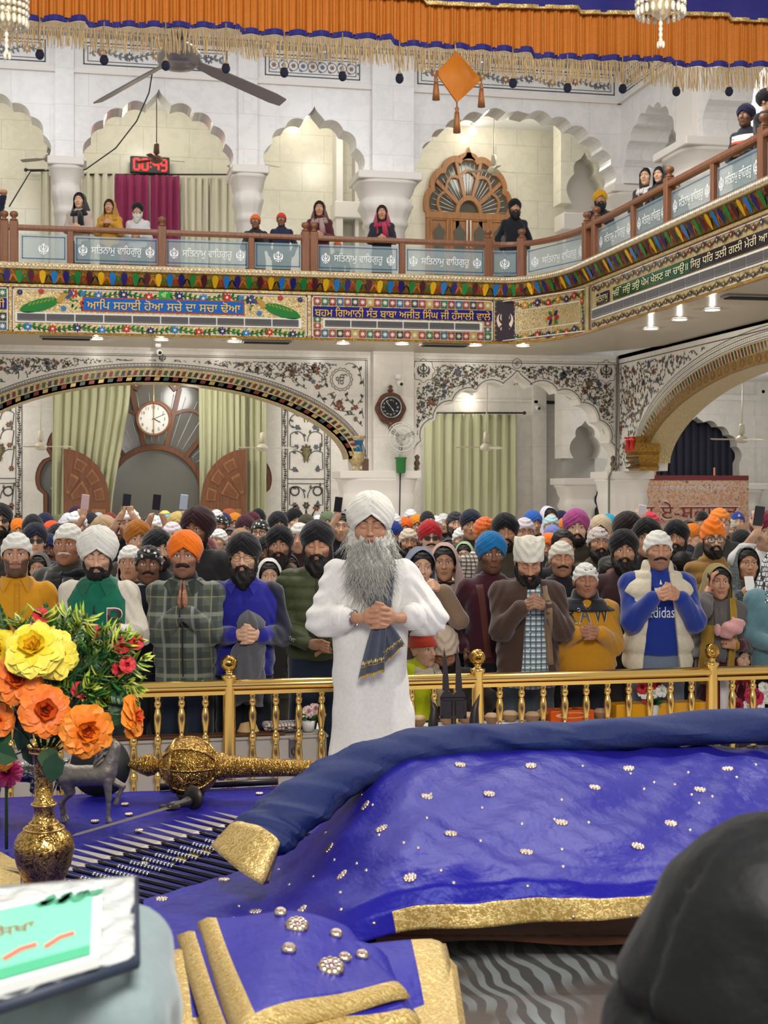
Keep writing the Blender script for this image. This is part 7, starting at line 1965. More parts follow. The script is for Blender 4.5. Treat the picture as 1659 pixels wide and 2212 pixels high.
CROWD=[(0,1086,50,'A','16161c','l','S','o',.3,'person in a black turban and sunglasses at the left edge of the crowd'),(20,1117,36,'K','2a2a2c','l','','o',0,'person in a dark head cloth beside the orange turban near the left edge'),(38,1119,42,'A','f08020','l','','O',.3,'person in a bright orange turban left of the tall black turban, near the left edge'),(5,1133,46,'C','14586a','m','','o',0,'person in a teal turban at the left edge behind the yellow shirt'),(71,1110,46,'P','1c1c24','m','F','O',.2,'person in a tall black turban right of the orange turban near the left edge'),(98,1107,40,'A','262a4a','m','S','o',0,'person in a navy turban with a grey band behind the tall black turban'),(76,1128,56,'A','1a1e30','l','','o',.25,'person in a navy turban and dark glasses behind the woman in a dark hood'),(112,1124,42,'C','f0562a','l','','o',0,'person in a red orange turban between two navy turbans at the left'),(106,1152,46,'A','1c2850','d','M','s',.2,'person in a navy turban with moustache left of the lettered scarf'),(60,1157,46,'h','2e2a2c','m','','f',.45,'person in a dark hood right behind the white head cloth of the yellow shirt'),(84,1196,52,'h','4a4440','m','','f',.1,'person with dark hair under a patterned grey scarf right of the yellow shirt'),(124,1131,52,'A','202024','d','F','O',.5,'person in a black turban just left of the older person in the lettered scarf'),(172,1117,44,'K','26262a','l','','o',0,'person in a black cap above the older person in the lettered scarf'),(140,1116,34,'k','cfccd2','l','','o',0,'person in a white patterned cap left of the black cap'),(147,1107,30,'k','eeeef4','l','','o',0,'person in a bright white head cloth in the back row left of the raised phone'),(165,1092,32,'C','3c2440','l','','o',0,'person in a purple turban farthest back below the left door leaf'),(196,1106,38,'P','2a2a30','m','','o',0,'person in a black turban right of the raised pink phone'),(213,1106,26,'k','c2cace','l','','o',0,'person in a pale grey cap behind the beige turban'),(126,1111,28,'C','6c7050','l','','o',0,'person in an olive turban left of the bright white head cloth'),(226,1112,60,'W','b49878','l','S','o',0,'person in a large beige turban above the green jacket'),(238,1106,26,'k','8a3428','l','','o',0,'person in a rust red cap behind the beige turban'),(262,1115,50,'h','1e1e24','m','','f',0,'person in a black hood right of the beige turban'),(281,1116,28,'k','f0f0f2','l','','o',0,'person in a white cloth right behind the black hood'),(297,1122,60,'A','a8661c','l','','s',.25,'person in a mustard brown turban peering over the black bandana'),(322,1112,44,'K','1e222c','m','','o',0,'person in a dark hood behind the mustard brown turban'),(357,1101,34,'K','8ecad0','l','','o',0,'person in a yellow, teal and white head cloth below the raised dark phone'),(373,1126,48,'k','e0d4da','l','','d',0,'person in a pinkish white head cloth above the orange turban'),(388,1106,42,'A','1a1a20','l','','o',.3,'person in a black turban left of the tall maroon turban'),(338,1142,64,'A','14181c','l','S','O',.5,'person in a large black turban directly behind the black bandana'),(282,1176,38,'k','e6e4dc','m','','f',0,'person in a white cap between the green jacket and the black bandana'),(279,1203,46,'h','9a6a66','l','','f',.1,'person in a rose patterned scarf between the green jacket and the black bandana'),(254,1168,44,'h','28222a','l','','f',.2,'person in a dark printed scarf right behind the big white turban'),(447,1188,52,'n','6c1626','m','','o',0,'person in a maroon knitted hat with a pale letter between plaid and blue jackets'),(468,1100,26,'k','e8e8ee','l','','o',0,'person in a small white cap right of the tall maroon turban, back row'),(495,1098,30,'C','b0582a','m','','o',0,'person in a rust turban in the back row before the right door leaf'),(483,1107,32,'C','2a3460','m','','o',0,'person in a blue turban just right of the tall maroon turban'),(478,1112,34,'D','','d','S','O',-.3,'person in a black dotted head cloth beside the tall maroon turban'),(508,1107,34,'A','e0902e','l','','o',0,'person in a golden orange turban behind the dark maroon turban with glasses'),(530,1112,44,'A','401e2a','p','','o',0,'person in a dark maroon turban and glasses above the blue fleece'),(545,1105,32,'C','5a2230','l','','o',0,'person in a wine red turban behind the dark maroon turban, back row'),(557,1098,26,'P','1a1a20','m','','o',.2,'person in a small black turban farthest back beside the narrow curtain'),(474,1139,36,'K','eceae6','l','','o',-.4,'person in a white head cloth looking down right of the tall maroon turban'),(563,1121,42,'D','','l','','o',-.1,'person in a black and white dotted head cloth above the black turban with glasses'),(600,1104,44,'A','1c1e28','l','','o',.2,'person in a black turban left of the floral wall panel, back row'),(497,1142,44,'h','6a5058','m','','f',0,'person in a mauve hood left of the black turban with glasses'),(520,1140,46,'C','9a7a60','m','','o',0,'person in a beige turban showing behind the black turban with glasses'),(578,1156,46,'A','181a22','d','F','O',-.1,'person in a black turban right behind the blue fleece'),(604,1134,62,'A','131318','m','F','O',0,'person in a wide black turban between the blue fleece and olive jacket'),(582,1209,50,'h','d8d6d0','l','','f',.1,'person in a white bordered scarf between the blue fleece and olive jacket'),(488,1200,46,'h','b8b4b0','l','','f',.5,'person in a grey scarf half hidden left of the blue fleece'),(622,1197,48,'h','2a2024','m','','f',.3,'person in a dark hood with a pale rim left of the olive jacket'),(635,1097,38,'A','16161c','p','','o',.4,'person in a black turban in front of the floral wall panel, back row'),(662,1110,38,'C','4a4434','m','','o',0,'person in an olive brown turban above the olive jacket, back row'),(687,1112,26,'k','ecf0f2','l','','o',0,'person in a white cap left of the sage turban, back row'),(708,1104,36,'C','6e7e5c','l','','o',0,'person in a sage green turban left of the raised phone at the column'),(710,1117,32,'k','86d4da','l','','o',0,'person in a turquoise cap under the sage green turban'),(737,1119,46,'Q','','m','F','O',-.3,'person in a black spotted turban looking away left of the elder in white'),(746,1112,28,'k','eeeef0','l','','o',0,'person in a white cap left behind the elder in white'),(648,1128,48,'k','dcd8d2','l','','s',-.1,'person in a white head cloth just left of the olive jacket\'s black turban'),(640,1170,40,'h','c8c0ba','l','','f',.3,'person in a white printed scarf left of the olive jacket\'s beard'),(754,1098,36,'P','1a1c20','m','','o',0,'person in a black turban partly hidden by the elder\'s white turban'),(850,1128,44,'A','16307c','d','F','O',.5,'person in a royal blue turban right behind the elder in white'),(852,1108,28,'k','f2f2f4','d','','o',-.3,'dark faced person in a white cap right of the elder\'s turban, back row'),(887,1099,32,'k','f2f2f6','p','','o',0,'person in a bright white cap farthest back before the round column base'),(875,1117,36,'A','f06a28','p','','o',0,'person in a red orange turban left of the golden turban, right of the elder'),(900,1111,34,'A','f0962a','p','','o',0,'person in a golden orange turban behind the red turban with glasses'),(922,1103,30,'k','26262c','p','','o',.4,'person in a charcoal head cloth left of the green curtain, back row'),(941,1113,24,'k','f4f4f6','p','','o',0,'person in a small white cloth right of the charcoal head cloth'),(928,1123,54,'A','b01e26','p','m','o',.1,'person in a red turban and dark glasses right of the elder in white'),(882,1140,46,'k','cfc0aa','m','F','s',.1,'bearded person in a beige head cloth at the right shoulder of the elder'),(958,1108,32,'k','d8d8d4','l','','o',0,'person in a pale cap right of the red turban, in front of the green curtain'),(983,1101,40,'K','303038','l','S','O',.1,'person in a charcoal wrapped head cloth and short beard before the green curtain'),(1017,1099,48,'C','1a2236','m','','o',0,'person in a navy turban in the back row below the green curtain'),(1026,1114,42,'k','dcd4c8','m','','o',.8,'person in a cream head cloth in profile left of the printed orange cloth'),(1046,1112,50,'R','','m','','o',.4,'person in a printed orange head cloth and windowpane shirt behind the blue turban'),(996,1138,42,'k','e6e6e4','l','','d',.1,'person in a white cap between the charcoal head cloth and cream head cloth'),(1003,1172,42,'h','9ab884','l','','f',-.1,'person in a lime green scarf right of the pink patterned headscarf'),(922,1163,46,'f','','d','','f',.2,'dark haired person below the red turban'),(972,1164,48,'h','3c2228','m','','f',-.2,'person in a dark maroon hood behind the pink patterned headscarf'),(1091,1107,58,'B','121216','m','S','d',0,'person in a wide black turban left of the lilac white cap'),(1132,1117,46,'k','d4cad2','m','','o',.1,'person in a lilac white cap directly above the cornered white cloth'),(1150,1102,40,'A','2e62b8','m','','o',.3,'person in a medium blue turban in the back row right of the green curtain'),(1186,1095,38,'h','dcd8ea','l','','f',.2,'person in a white hood in the back row left of the magenta turban'),(1190,1111,36,'k','b4d6da','l','','o',0,'person in a pale aqua cap under the white hood'),(1193,1133,40,'C','7a86c4','l','','o',0,'person in a periwinkle turban under the pale aqua cap'),(1212,1102,26,'C','20204a','l','','o',0,'person in a small indigo turban left of the magenta turban, farthest back'),(1219,1118,34,'C','ee8434','l','','o',0,'person in an orange turban just left of the magenta turban'),(1244,1098,56,'A','a84886','p','S','o',-.05,'person in a magenta turban in the back row'),(1186,1150,42,'C','f07a2a','m','','o',-.3,'person in an orange turban right of the cornered white cloth'),(1216,1142,56,'f','','l','','f',0,'person with thick dark hair right behind the tight white head cloth'),(1243,1137,40,'k','d0c0ac','l','F','O',.8,'bearded person in a beige head cloth in profile below the magenta turban'),(1170,1165,46,'h','564a46','d','','f',-.3,'person in a brown scarf between the brown jacket and tight white head cloth'),(1298,1111,50,'W','c8b498','m','','o',-.2,'person in a cream striped turban right of the magenta turban'),(1312,1130,34,'k','b49aa2','m','','o',0,'person in a mauve cap under the cream striped turban'),(1314,1109,26,'C','2eaace','l','','o',0,'person in a turquoise turban behind the cream striped turban'),(1291,1137,50,'G','','m','F','s',.1,'bearded person in a grey printed head cloth above the mustard hoodie'),(1354,1104,62,'B','241818','t','','s',.35,'person in a large dark brown turban left of the raised white phone'),(1398,1117,62,'B','121214','m','','o',-.2,'person in a wide black turban behind the white head cloth of the cream vest'),(1347,1142,66,'A','111114','m','F','s',-.1,'person in a large black turban looking right, left of the cream vest'),(1355,1192,56,'h','b8b2ae','l','','f',.1,'person in a pale grey scarf left of the cream vest'),(1318,1208,50,'f','','m','','f',.1,'dark haired person between the mustard hoodie and the pale grey scarf'),(1462,1122,56,'B','101216','m','F','s',-.3,'person in a black turban looking right of the cream vest'),(1494,1130,42,'C','d87820','l','','o',.9,'person in an orange turban turned aside left of the orange cap with glasses'),(1517,1104,28,'n','17171a','m','','o',0,'person in a black knitted cap before the banner'),(1553,1096,44,'k','ee8a30','p','','d',.1,'person in an orange head cloth behind the orange cap with glasses'),(1539,1113,56,'T','f07c1c','l','S','O',0,'person in an orange knotted cap and big glasses above the phone speaker'),(1570,1119,38,'k','c2b8a8','l','S','O',.8,'person in a beige head cloth in profile right of the orange cap with glasses'),(1593,1105,26,'k','3448a0','l','','u',-.1,'child in a blue emblem cap and orange coat before the banner edge'),(1600,1143,46,'C','181c20','l','','o',.4,'person in a black turban above the dark patterned headscarf'),(1646,1136,50,'N','','l','m','d',0,'person in a navy spotted head cloth at the right edge'),(1472,1190,50,'f','','d','','f',2.8,'person seen from behind with dark hair right of the cream vest'),(1489,1126,34,'h','3a3434','l','','f',.2,'person in a dark scarf behind the orange turban turned aside'),]
HATX={'D':('k',M_dots),'Q':('A',M_dots),'R':('K',M_dots_orange),'G':('k',M_print_grey),'N':('K',M_dots_navy),'f':('f',None)}
TOPL={'A':.157,'B':.157,'C':.15,'W':.174,'P':.173,'k':.136,'K':.142,'T':.186,'n':.145,'h':.134,'f':.126}
WID={'A':.214,'B':.214,'C':.206,'W':.242,'P':.2,'k':.188,'K':.188,'T':.2,'n':.19,'h':.215,'f':.185}
HATS['f']=HAIR_F
ents=[]
for c in CROWD:
 h=HATX.get(c[3],(c[3],))[0]
 ents.append(dict(c=c,h=h,D=min(max(3100*WID[h]*1.1/c[2],10.6),20.0)))
FRONT=[(o.location.x*RT.x+o.location.y*RT.y,o.location.x*FW.x+o.location.y*FW.y)for o in list(scene.objects)if o.name.startswith('person')and o.parent is None]
def solve(e):
 x,y=e['c'][0],e['c'][1]
 tl=HC.z+TOPL[e['h']]*HS
 zt=2.06-(y-HPY)*e['D']/FPX;s=min(max(zt/tl,.86 if e['h']in 'hf' else.92),1.1)
 if 'child' in e['c'][9]:s=min(max(s,.9),1.05)
 e['s']=s;D=(2.06-s*tl)*FPX/(y-HPY)
 if abs(D-e['D'])>.01 and 10.3<D<24:e['D']=D if abs(zt/tl-s)>1e-4 else e['D']
 e['lat']=(x-CPX)/FPX*e['D']
for it in range(120):
 for e in ents:solve(e)
 mv=False
 for i,a in enumerate(ents):
  for(l,d)in FRONT:
   if abs(a['lat']-l)<.36 and abs(a['D']-d)<.34:a['D']+=(.06 if a['D']>=d-.1 else-.0);mv=True
  for b in ents[i+1:]:
   if abs(a['lat']-b['lat'])<.38 and abs(a['D']-b['D'])<.29:
    f,n=(a,b)if(a['D'],a['c'][1]*-1)>(b['D'],b['c'][1]*-1)else(b,a)
    f['D']+=.05;n['D']=max(n['D']-.04,10.35);mv=True
 if not mv:break
MI=local(HC,rotm(),HS)
def crowd_person(p,s,yaw,label,h,hmat,hcol,skin,beard,bkey,top,tcol,group='crowd standing in the hall',bodymesh=None,jmat=None,tr=True):
 root=thing('person',label,'person',p,ROOMYAW+yaw,group);root.scale=(s,s,s)
 b=bpy.data.objects.new('body',bodymesh or BODY[bkey]);link(b);b.parent=root;setcol(b,SKIN[skin])
 wear(top,jmat or M_cloth,tcol,root,Matrix())
 if tr:wear(TR,M_cloth,DK[rnd.randrange(4)],root,Matrix())
 fem=h in('h','H')
 if h=='f':wear(HAIR_F,M_hair,(1,1,1),root,MI)
 elif h:wear(HATS[h],hmat,hcol,root,MI)
 if fem:wear(HAIR_F,M_hair,(1,1,1),root,MI)
 if beard:wear(BEARDS[beard],M_hair,(1,1,1),root,MI)
 return root
TOPC={1039:0}
for i,e in enumerate(ents):
 x,y,w_,hk,col,sk,bd_,bk,yaw,lab=e['c']
 h,hm=e['h'],(HATX[hk][1]if hk in HATX else(M_wool if e['h']=='n' else M_turban if e['h']not in 'h' else M_cloth))
 p=at(x,HPY,e['D']);p.z=0
 fem=h in('h','f')or bk=='f'
 top=KM if fem else(JK2 if i%3==0 else JK)
 tcol=DK[(i*5+3)%8];jm=None
 if 'windowpane' in lab:jm=M_windowpane;top=JK
 if 'orange coat' in lab:tcol=S((226,110,50))
 if 'orange knotted' in lab:tcol=S((150,112,56));top=JK2
 r=crowd_person((p.x,p.y,0),e['s'],yaw,lab,h,hm,S(col)if col else(1,1,1),sk,bd_,bk,top,tcol,jmat=jm)
 if 'glasses' in lab:
  thick='big' in lab
  glasses(r,MI,(.03,.03,.03),.003 if thick else.0024,1.15 if thick else 1.0)
  if 'dark glasses' in lab or 'sunglasses' in lab:
   mb=MB()
   for s_ in(-1,1):mb.poly([(s_*.033+.021*math.cos(t),-.0985,.008+.016*math.sin(t))for t in[2*PI*k/14 for k in range(14)]]);
   o=mb.build('lens',M_black,r);o.matrix_local=MI
 if 'pale letter' in lab:
  mb=MB();put_text(mb,'M',-.04,.04,.045,.085,lambda u,w,d:(u,-.112+u*u*4-d,w),.004,0,S((206,190,186)));o=mb.build('lettering',M_paint,r,fix=False);o.matrix_local=MI
 if 'emblem' in lab:
  mb=MB();mb.lathe([(.002,0),(.016,0)],12,(0,-.112,.09),'y',False,col=S((190,196,220)));o=mb.build('emblem',M_paint,r);o.matrix_local=MI
 if 'yellow, teal' in lab:
  mb=MB();mb.grid(lambda u,v:(.089*math.sin((u-.5)*2.6)*math.cos(.75+v*.6),.012-.117*math.cos((u-.5)*2.6)*math.cos(.75+v*.6),.022+.115*math.sin(.75+v*.6)),14,6,col=S((232,214,110)))
  o=mb.build('cloth_panel',M_paint,r);o.matrix_local=MI
PHONES=[(187,1080,'d8b8bc',(-1,),14.2,166,1103,30,'k','eeeef2','person in a white head cloth raising a pink phone before the left door leaf','pink phone raised before the left door leaf'),(276,1079,'2c2c30',(-1,1),13.8,280,1097,28,'k','f4f4f6','person in a white cap raising both arms with a phone in the doorway','dark phone held with both hands in the middle of the doorway'),(340,1080,'26262a',(-1,1),14.0,334,1112,30,'k','f0f0f2','person in a white cap raising a dark phone left of the teal head cloth','dark phone raised above the yellow and teal head cloth'),(399,1080,'b8c6dc',(1,),14.4,386,1104,34,'C','c8b06a','person in a pale yellow turban raising a blue phone left of the tall maroon turban','pale blue phone raised left of the tall maroon turban'),(731,1085,'2a2a2e',(-1,),14.6,738,1106,32,'h','70707a','person in a grey hood raising a phone in front of the column base','dark phone raised in front of the column base left of the elder'),(1384,1103,'e8e0e4',(-1,1),13.6,1402,1101,34,'K','d8324a','person in a crimson head cloth raising a white phone before the banner','white phone raised before the banner'),(1634,1108,'222228',(-1,),11.4,1651,1102,44,'C','7a1c34','person in a maroon turban raising a dark phone at the right edge','dark phone raised in the big hand at the right edge'),]
for(hx,hy,pc,hands,D,x,y,w_,h,col,lab,plab)in PHONES:
 tl=HC.z+TOPL[h]*HS;zt=2.06-(y-HPY)*D/FPX;s=min(max(zt/tl,.92),1.1);D=(2.06-s*tl)*FPX/(y-HPY)
 p=at(x,HPY,D);p.z=0
 q=at(hx,hy,D-.3);loc=Vector((q.x-p.x,q.y-p.y,0));lx,lz=loc.dot(RT)/s,q.z/s;ly=-.34
 wr={}
 for k in hands:wr[k]=(lx+(k*.045 if len(hands)>1 else 0),ly+.02,lz-.13)
 pp=dict(vox=.0075,wr=wr,hdir={k:(Vector((-.25*k if len(hands)>1 else.1,-.1,1)),(0,-.4 if len(hands)==1 else.2,.0))if len(hands)>1 else(Vector((0,.05,1)),(0,1,0))for k in hands},curl=.7,pole={k:(k*.9,-.2,-1)for k in hands},stub=.4)
 if len(hands)>1:pp['hdir']={k:(Vector((-.35*k,0,1)),(-k*.8,.5,0))for k in hands}
 g=garment('jacket',pp,None,(1,1,1),None,dict(fit=.022,collar=.03,vox=.016));gm=g.data;bpy.data.objects.remove(g)
 zs_=body_mesh('body',pp)
 r=crowd_person((p.x,p.y,0),s,0,lab,h,M_turban if h!='h' else M_cloth,S(col),'l','','o',gm,DK[1]if D>12 else S((214,212,208)),bodymesh=zs_)
 bpy.context.view_layer.update()
 Mw=r.matrix_basis
 root=thing('phone',plab,'phone',Mw@Vector((lx,ly-.012 if len(hands)==1 else ly,lz-.02)),ROOMYAW,'phones raised above the crowd')
 root.rotation_euler=(.1,.12,ROOMYAW)
 mb=MB();mb.box((-.038,-.005,-.075),(.038,.005,.075),.004,col=S(pc));mb.build('case',M_gloss,root)
 mb=MB()
 for k in range(2):mb.lathe([(.002,0),(.008,0),(.008,.003)],10,(-.02,.005,.055-k*.022),'y',col=S('16161a'))
 mb.build('camera_lens',M_gloss,root)
ZB=ZF
def gallery(px,ytop,dY,label,h,hmat,hcol,skin,bk,beard,coat,yaw=0,jm=None,s=None,mesh=None,wrap=None,body=None,onx=None,glass=False):
 if onx is None:q=onY(px,ytop,YF+dY)
 else:q=onX(px,ytop,onx)
 tl=HC.z+TOPL[h]*HS;s_=s or min(max((q.z-ZB)/tl,.8),1.12)
 if s is None and(q.z-ZB)/tl<.8:s_=.8
 r=crowd_person((q.x,q.y,q.z-s_*tl),s_,yaw,label,h,hmat,hcol,skin,beard,bk,mesh or JK,coat,'people standing on the balcony',jmat=jm,bodymesh=body)
 if wrap:wear(WRP,M_cloth,wrap,r,MI)
 return r
def posed(g,**p):
 gm=base_garment(dict(g,vox=.014),**p);return gm,base_body('body',vox=.008,**p)
gj,gb=posed(dict(fit=.024,collar=.03),hands='clasp',hc=(0,-.26,1.12),sex='f')
gj2,gb2=posed(dict(fit=.024,collar=.03),hands='clasp',hc=(0,-.26,1.12),stub=.5)
gj3,gb3=posed(dict(fit=.024,collar=.03),hands='clasp',hc=(0,-.26,1.3),tilt=.5,sex='f')
gallery(172,416,.75,'person in a black headscarf and beige coat on the balcony left of the yellow shawl','h',M_cloth,S((26,26,34)),'l','f','',S((190,172,160)),mesh=gj,wrap=S((28,28,36)),body=gb)
gallery(237,430,.75,'person in a mustard shawl and glasses on the balcony before the magenta curtain','h',M_cloth,S((190,140,40)),'m','f','',S((196,146,46)),mesh=gj3,wrap=S((190,140,44)),body=gb3)
r=gallery(298,437,.8,'grey bearded person in a black turban and pale jacket on the balcony','A',M_turban,S((22,22,28)),'m','O','',S((206,204,206)),mesh=gj2,body=gb2);wear(B_L,M_greybeard,(1,1,1),r,MI)
gallery(552,461,.7,'person in an orange head cloth and dark coat on the balcony taking a picture','K',M_turban,S((236,110,40)),'d','o','',S((34,38,40)),s=.9,mesh=gj3,body=gb3)
gallery(608,458,.65,'child in a red turban and navy and red sweater leaning on the balcony','K',M_turban,S((210,60,36)),'d','u','',S((36,42,70)),s=.85)
gallery(690,434,.7,'person in a maroon shawl and pale scarf on the balcony beside the double post','h',M_cloth,S((96,44,52)),'m','f','',S((84,32,40)),mesh=gj,wrap=S((170,140,136)),body=gb)
gallery(729,520,1.2,'child in an orange head cloth crouching behind the balcony glass','k',M_turban,S((230,110,50)),'m','u','',S((40,36,44)),s=.72)
gallery(825,443,.7,'person in a crimson scarf and dark coat on the balcony before the wide column','h',M_cloth,S((176,40,78)),'m','f','',S((40,42,52)),mesh=gj,wrap=S((176,40,78)),body=gb)
gallery(1111,429,.6,'person in a black turban and black suit on the balcony right of the carved door','A',M_turban,S((16,16,20)),'m','O','F',S((24,26,34)),yaw=.1)
r=gallery(1296,410,1.5,'person in a yellow turban and navy coat at the corner of the balcony','A',M_turban,S((230,170,30)),'m','d','F',S((34,38,54)),mesh=gj2,body=gb2)
gallery(1397,362,0,'person in a white headscarf and brown coat on the side balcony','h',M_cloth,S((222,218,216)),'l','f','',S((52,40,42)),onx=XF+.75,wrap=S((220,216,214)),yaw=-.5)
gallery(1426,360,0,'person in a dark green headscarf on the side balcony beside the white headscarf','h',M_cloth,S((24,58,54)),'l','f','',S((44,38,44)),onx=XF+.5,wrap=S((26,60,56)),yaw=-.6)
gallery(1455,385,0,'person in a dark coat half hidden behind the side balcony post','k',M_turban,S((190,190,186)),'m','o','',S((60,62,66)),onx=XF+.95,s=.95)
r=gallery(1613,224,0,'person in a navy turban and striped jacket on the side balcony','A',M_turban,S((26,26,60)),'d','O','',S((34,38,52)),onx=XF+.7,yaw=-.7,mesh=gj2,body=gb2)
mb=MB();bvj=BVHTree.FromPolygons([v.co.copy()for v in gj2 .vertices],[tuple(p_.vertices)for p_ in gj2 .polygons])
rect2(mb,lambda u,w,d:(u,front_y(bvj,u,w)-.004-d,w),-.17,.17,1.33,1.345,.003,S((206,70,40)))
for i in range(8):
 for(w0,w1,c_)in((1.27,1.3,S((206,70,40))),(1.3,1.38,S((220,216,212)))):rect2(mb,lambda u,w,d:(u,front_y(bvj,u,w)-.004-d,w),-.17+i*.0425,-.1275+i*.0425,w0,w1,.003,c_)
mb.build('jacket_stripe',M_paint,r,fix=False)
gallery(1654,190,0,'person in a black turban and black coat leaning at the side balcony end','A',M_turban,S((20,20,24)),'l','O','',S((26,28,36)),onx=XF+.55,yaw=.9,mesh=gj2,body=gb2)
pp=dict(vox=.008,wr={1:(.02,-.15,1.62),-1:(-.2,-.05,.95)},pole={1:(1,0,.2),-1:(-.5,.3,-1)},stub=.4)
gm=base_garment(dict(fit=.026,collar=.03,vox=.014),**pp)
gallery(-22,396,.8,'person in a navy jacket raising one arm at the left end of the balcony','k',M_turban,S((30,30,40)),'m','o','',S((30,36,60)),mesh=gm,body=base_body('body',**{k:v for k,v in pp.items()if k!='vox'},vox=.008))
YR=9.1
def Xr(px):return onY(px,1500,YR).x
posts=[Xr(495),Xr(1032),Xr(1538)];sp=(posts[2]-posts[0])/2;posts=[posts[0]-sp]+posts+[posts[2]+sp]
rail=thing('railing','polished gold railing with turned balusters before the crowd','railing',(posts[2],YR,0));rinv=Matrix.Translation(-Vector(rail.location))
mb=MB();x0,x1=posts[0]-1.3,posts[-1]+.8
mb.loft([[(x,YR+.035*math.cos(t)*1.1,.822+.036*math.sin(t))for t in[2*PI*i/16 for i in range(16)]]for x in(x0,x1)],True,True,sm=True)
mb.loft([[(x,YR+a,z)for a,z in((-.026,.765),(.026,.765),(.034,.79),(-.034,.79))]for x in(x0,x1)],True,True)
hr=mb.build('handrail',M_brass,rail);hr.matrix_parent_inverse=rinv
for x in posts:
 mb=MB();mb.lathe([(.045,0),(.05,.03),(.04,.05),(.042,.86),(.05,.87),(.05,.885),(.03,.89),(.02,.905),(.03,.915)],20,(x,YR,0));po=mb.build('post',M_brass,rail);po.matrix_parent_inverse=rinv
 b=MB();b.sphere((x,YR,.962),.054,24,16);o=b.build('finial',M_goldtrim if False else M_gold_ball,po)if False else b.build('finial',carved('ribbed_gold',(230,190,104),(214,168,84),26,.2,1,.35,.005,dark=(170,126,56))if 'ribbed_gold' not in MATS else MATS['ribbed_gold'],po)
BP=[(.014,.0),(.02,.02),(.014,.05),(.022,.1),(.018,.2),(.013,.235),(.026,.25),(.026,.275),(.013,.29),(.02,.31),(.026,.37),(.02,.43),(.013,.455),(.025,.465),(.027,.49),(.022,.51),(.012,.52),(.017,.545),(.024,.60),(.026,.645),(.018,.68),(.012,.69),(.022,.70),(.024,.725),(.016,.74),(.022,.755),(.02,.775)]
bm_=MB();bm_.lathe(BP,14);bal_me=bm_.mesh('baluster');bal_me.materials.append(M_brass)
for a,b in zip(posts,posts[1:]):
 for i in range(10):
  x=a+(b-a)*(i+1)/11;o=bpy.data.objects.new('baluster',bal_me);link(o);o.parent=rail;o.location=(x-posts[2],0,0)
for i in range(8):
 o=bpy.data.objects.new('baluster',bal_me);link(o);o.parent=rail;o.location=(posts[0]-sp*(i+1)/11-posts[2],0,0)
YBX=9.19
def onR(px,y_off=.1):return onY(px,1500,YBX+y_off).x
xa,xb=onR(-120),onY(706,1600,YBX).x
bx=thing('collection_box','long brushed steel donation box behind the gold rail at the left','box',((xa+xb)/2,YBX+.1,0));iv=Matrix.Translation(-Vector(bx.location))
mb=MB();mb.box((xa,YBX,0),(xb,YBX+.2,.455),.008);mb.build('body',M_box_steel,bx).matrix_parent_inverse=iv
mb=MB();mb.box((xa-.01,YBX-.012,.455),(xb+.01,YBX+.21,.475),.006);mb.build('lid',M_box_steel,bx).matrix_parent_inverse=iv
xh=onY(633,1610,YBX).x;mb=MB();mb.box((xh-.03,YBX-.022,.33),(xh+.03,YBX-.001,.46),.008);mb.build('hasp',M_steel,bx).matrix_parent_inverse=iv
mb=MB();mb.tube([(xh+.012*math.cos(t),YBX-.03,.375+.025*math.sin(t))for t in[2*PI*i/12 for i in range(13)]],.004,5);mb.build('padlock_ring',M_iron,bx).matrix_parent_inverse=iv
tray=MB();tray.box((onR(240),YBX+.0,.478),(onR(612),YBX+.1,.495),.004);tag(tray.build('wooden_tray',M_walnut),'long reddish wooden tray on the steel box left of the gold post','tray')
xt0,xt1=onR(890),onR(1720)
tb=thing('table','low white covered table behind the gold rail on the right','table',((xt0+xt1)/2,YBX+.1,0));iv=Matrix.Translation(-Vector(tb.location))
mb=MB();mb.box((xt0,YBX,.46),(xt1,YBX+.2,.495),.006);mb.build('top',M_white,tb).matrix_parent_inverse=iv
for x in(xt0+.05,(xt0+xt1)/2,xt1-.05):
 mb=MB();mb.box((x-.02,YBX+.08,0),(x+.02,YBX+.12,.46));mb.build('leg',M_iron,tb).matrix_parent_inverse=iv
TZ=.496
def bowl(px,r,dy,label,lid=True,z=TZ):
 x=onR(px,dy);root=thing('clay_bowl',label,'bowl',(x,YBX+dy,z),0,'brown bowls on the table behind the rail');m=MB();m.lathe([(r*.55,0),(r*.8,.018),(r,.045),(r*1.02,.05),(r*.95,.048),(r*.7,.02),(r*.4,.012)],24,cap=False);m.build('bowl',M_clay,root)
 if lid:l=MB();l.lathe([(.004,.075),(r*.6,.07),(r*.97,.052),(r,.047)],24,cap=False);l.build('cover',M_clay2,root)
M_clay=plain('leaf_board',(150,116,84),.7,bump=(30,.3,.006));M_clay2=plain('pale_leaf_board',(188,156,118),.7,bump=(30,.3,.006))
for px,r,dy,lb in((905,.05,.06,'covered brown bowl right behind the robe of the elder'),(965,.05,.1,'covered brown bowl behind the dark iron stand'),(1008,.06,.12,'covered brown bowl left of the gold post beside the iron stand'),(1062,.05,.06,'small brown bowl just right of the middle gold post'),(1102,.06,.13,'covered brown bowl between the first balusters right of the middle post'),(1150,.055,.06,'covered brown bowl left of the orange box'),(1172,.05,.14,'brown bowl at the back left of the orange box'),(1298,.055,.1,'brown bowl between the orange box and the yellow box')):
 bowl(px,r,dy,lb)
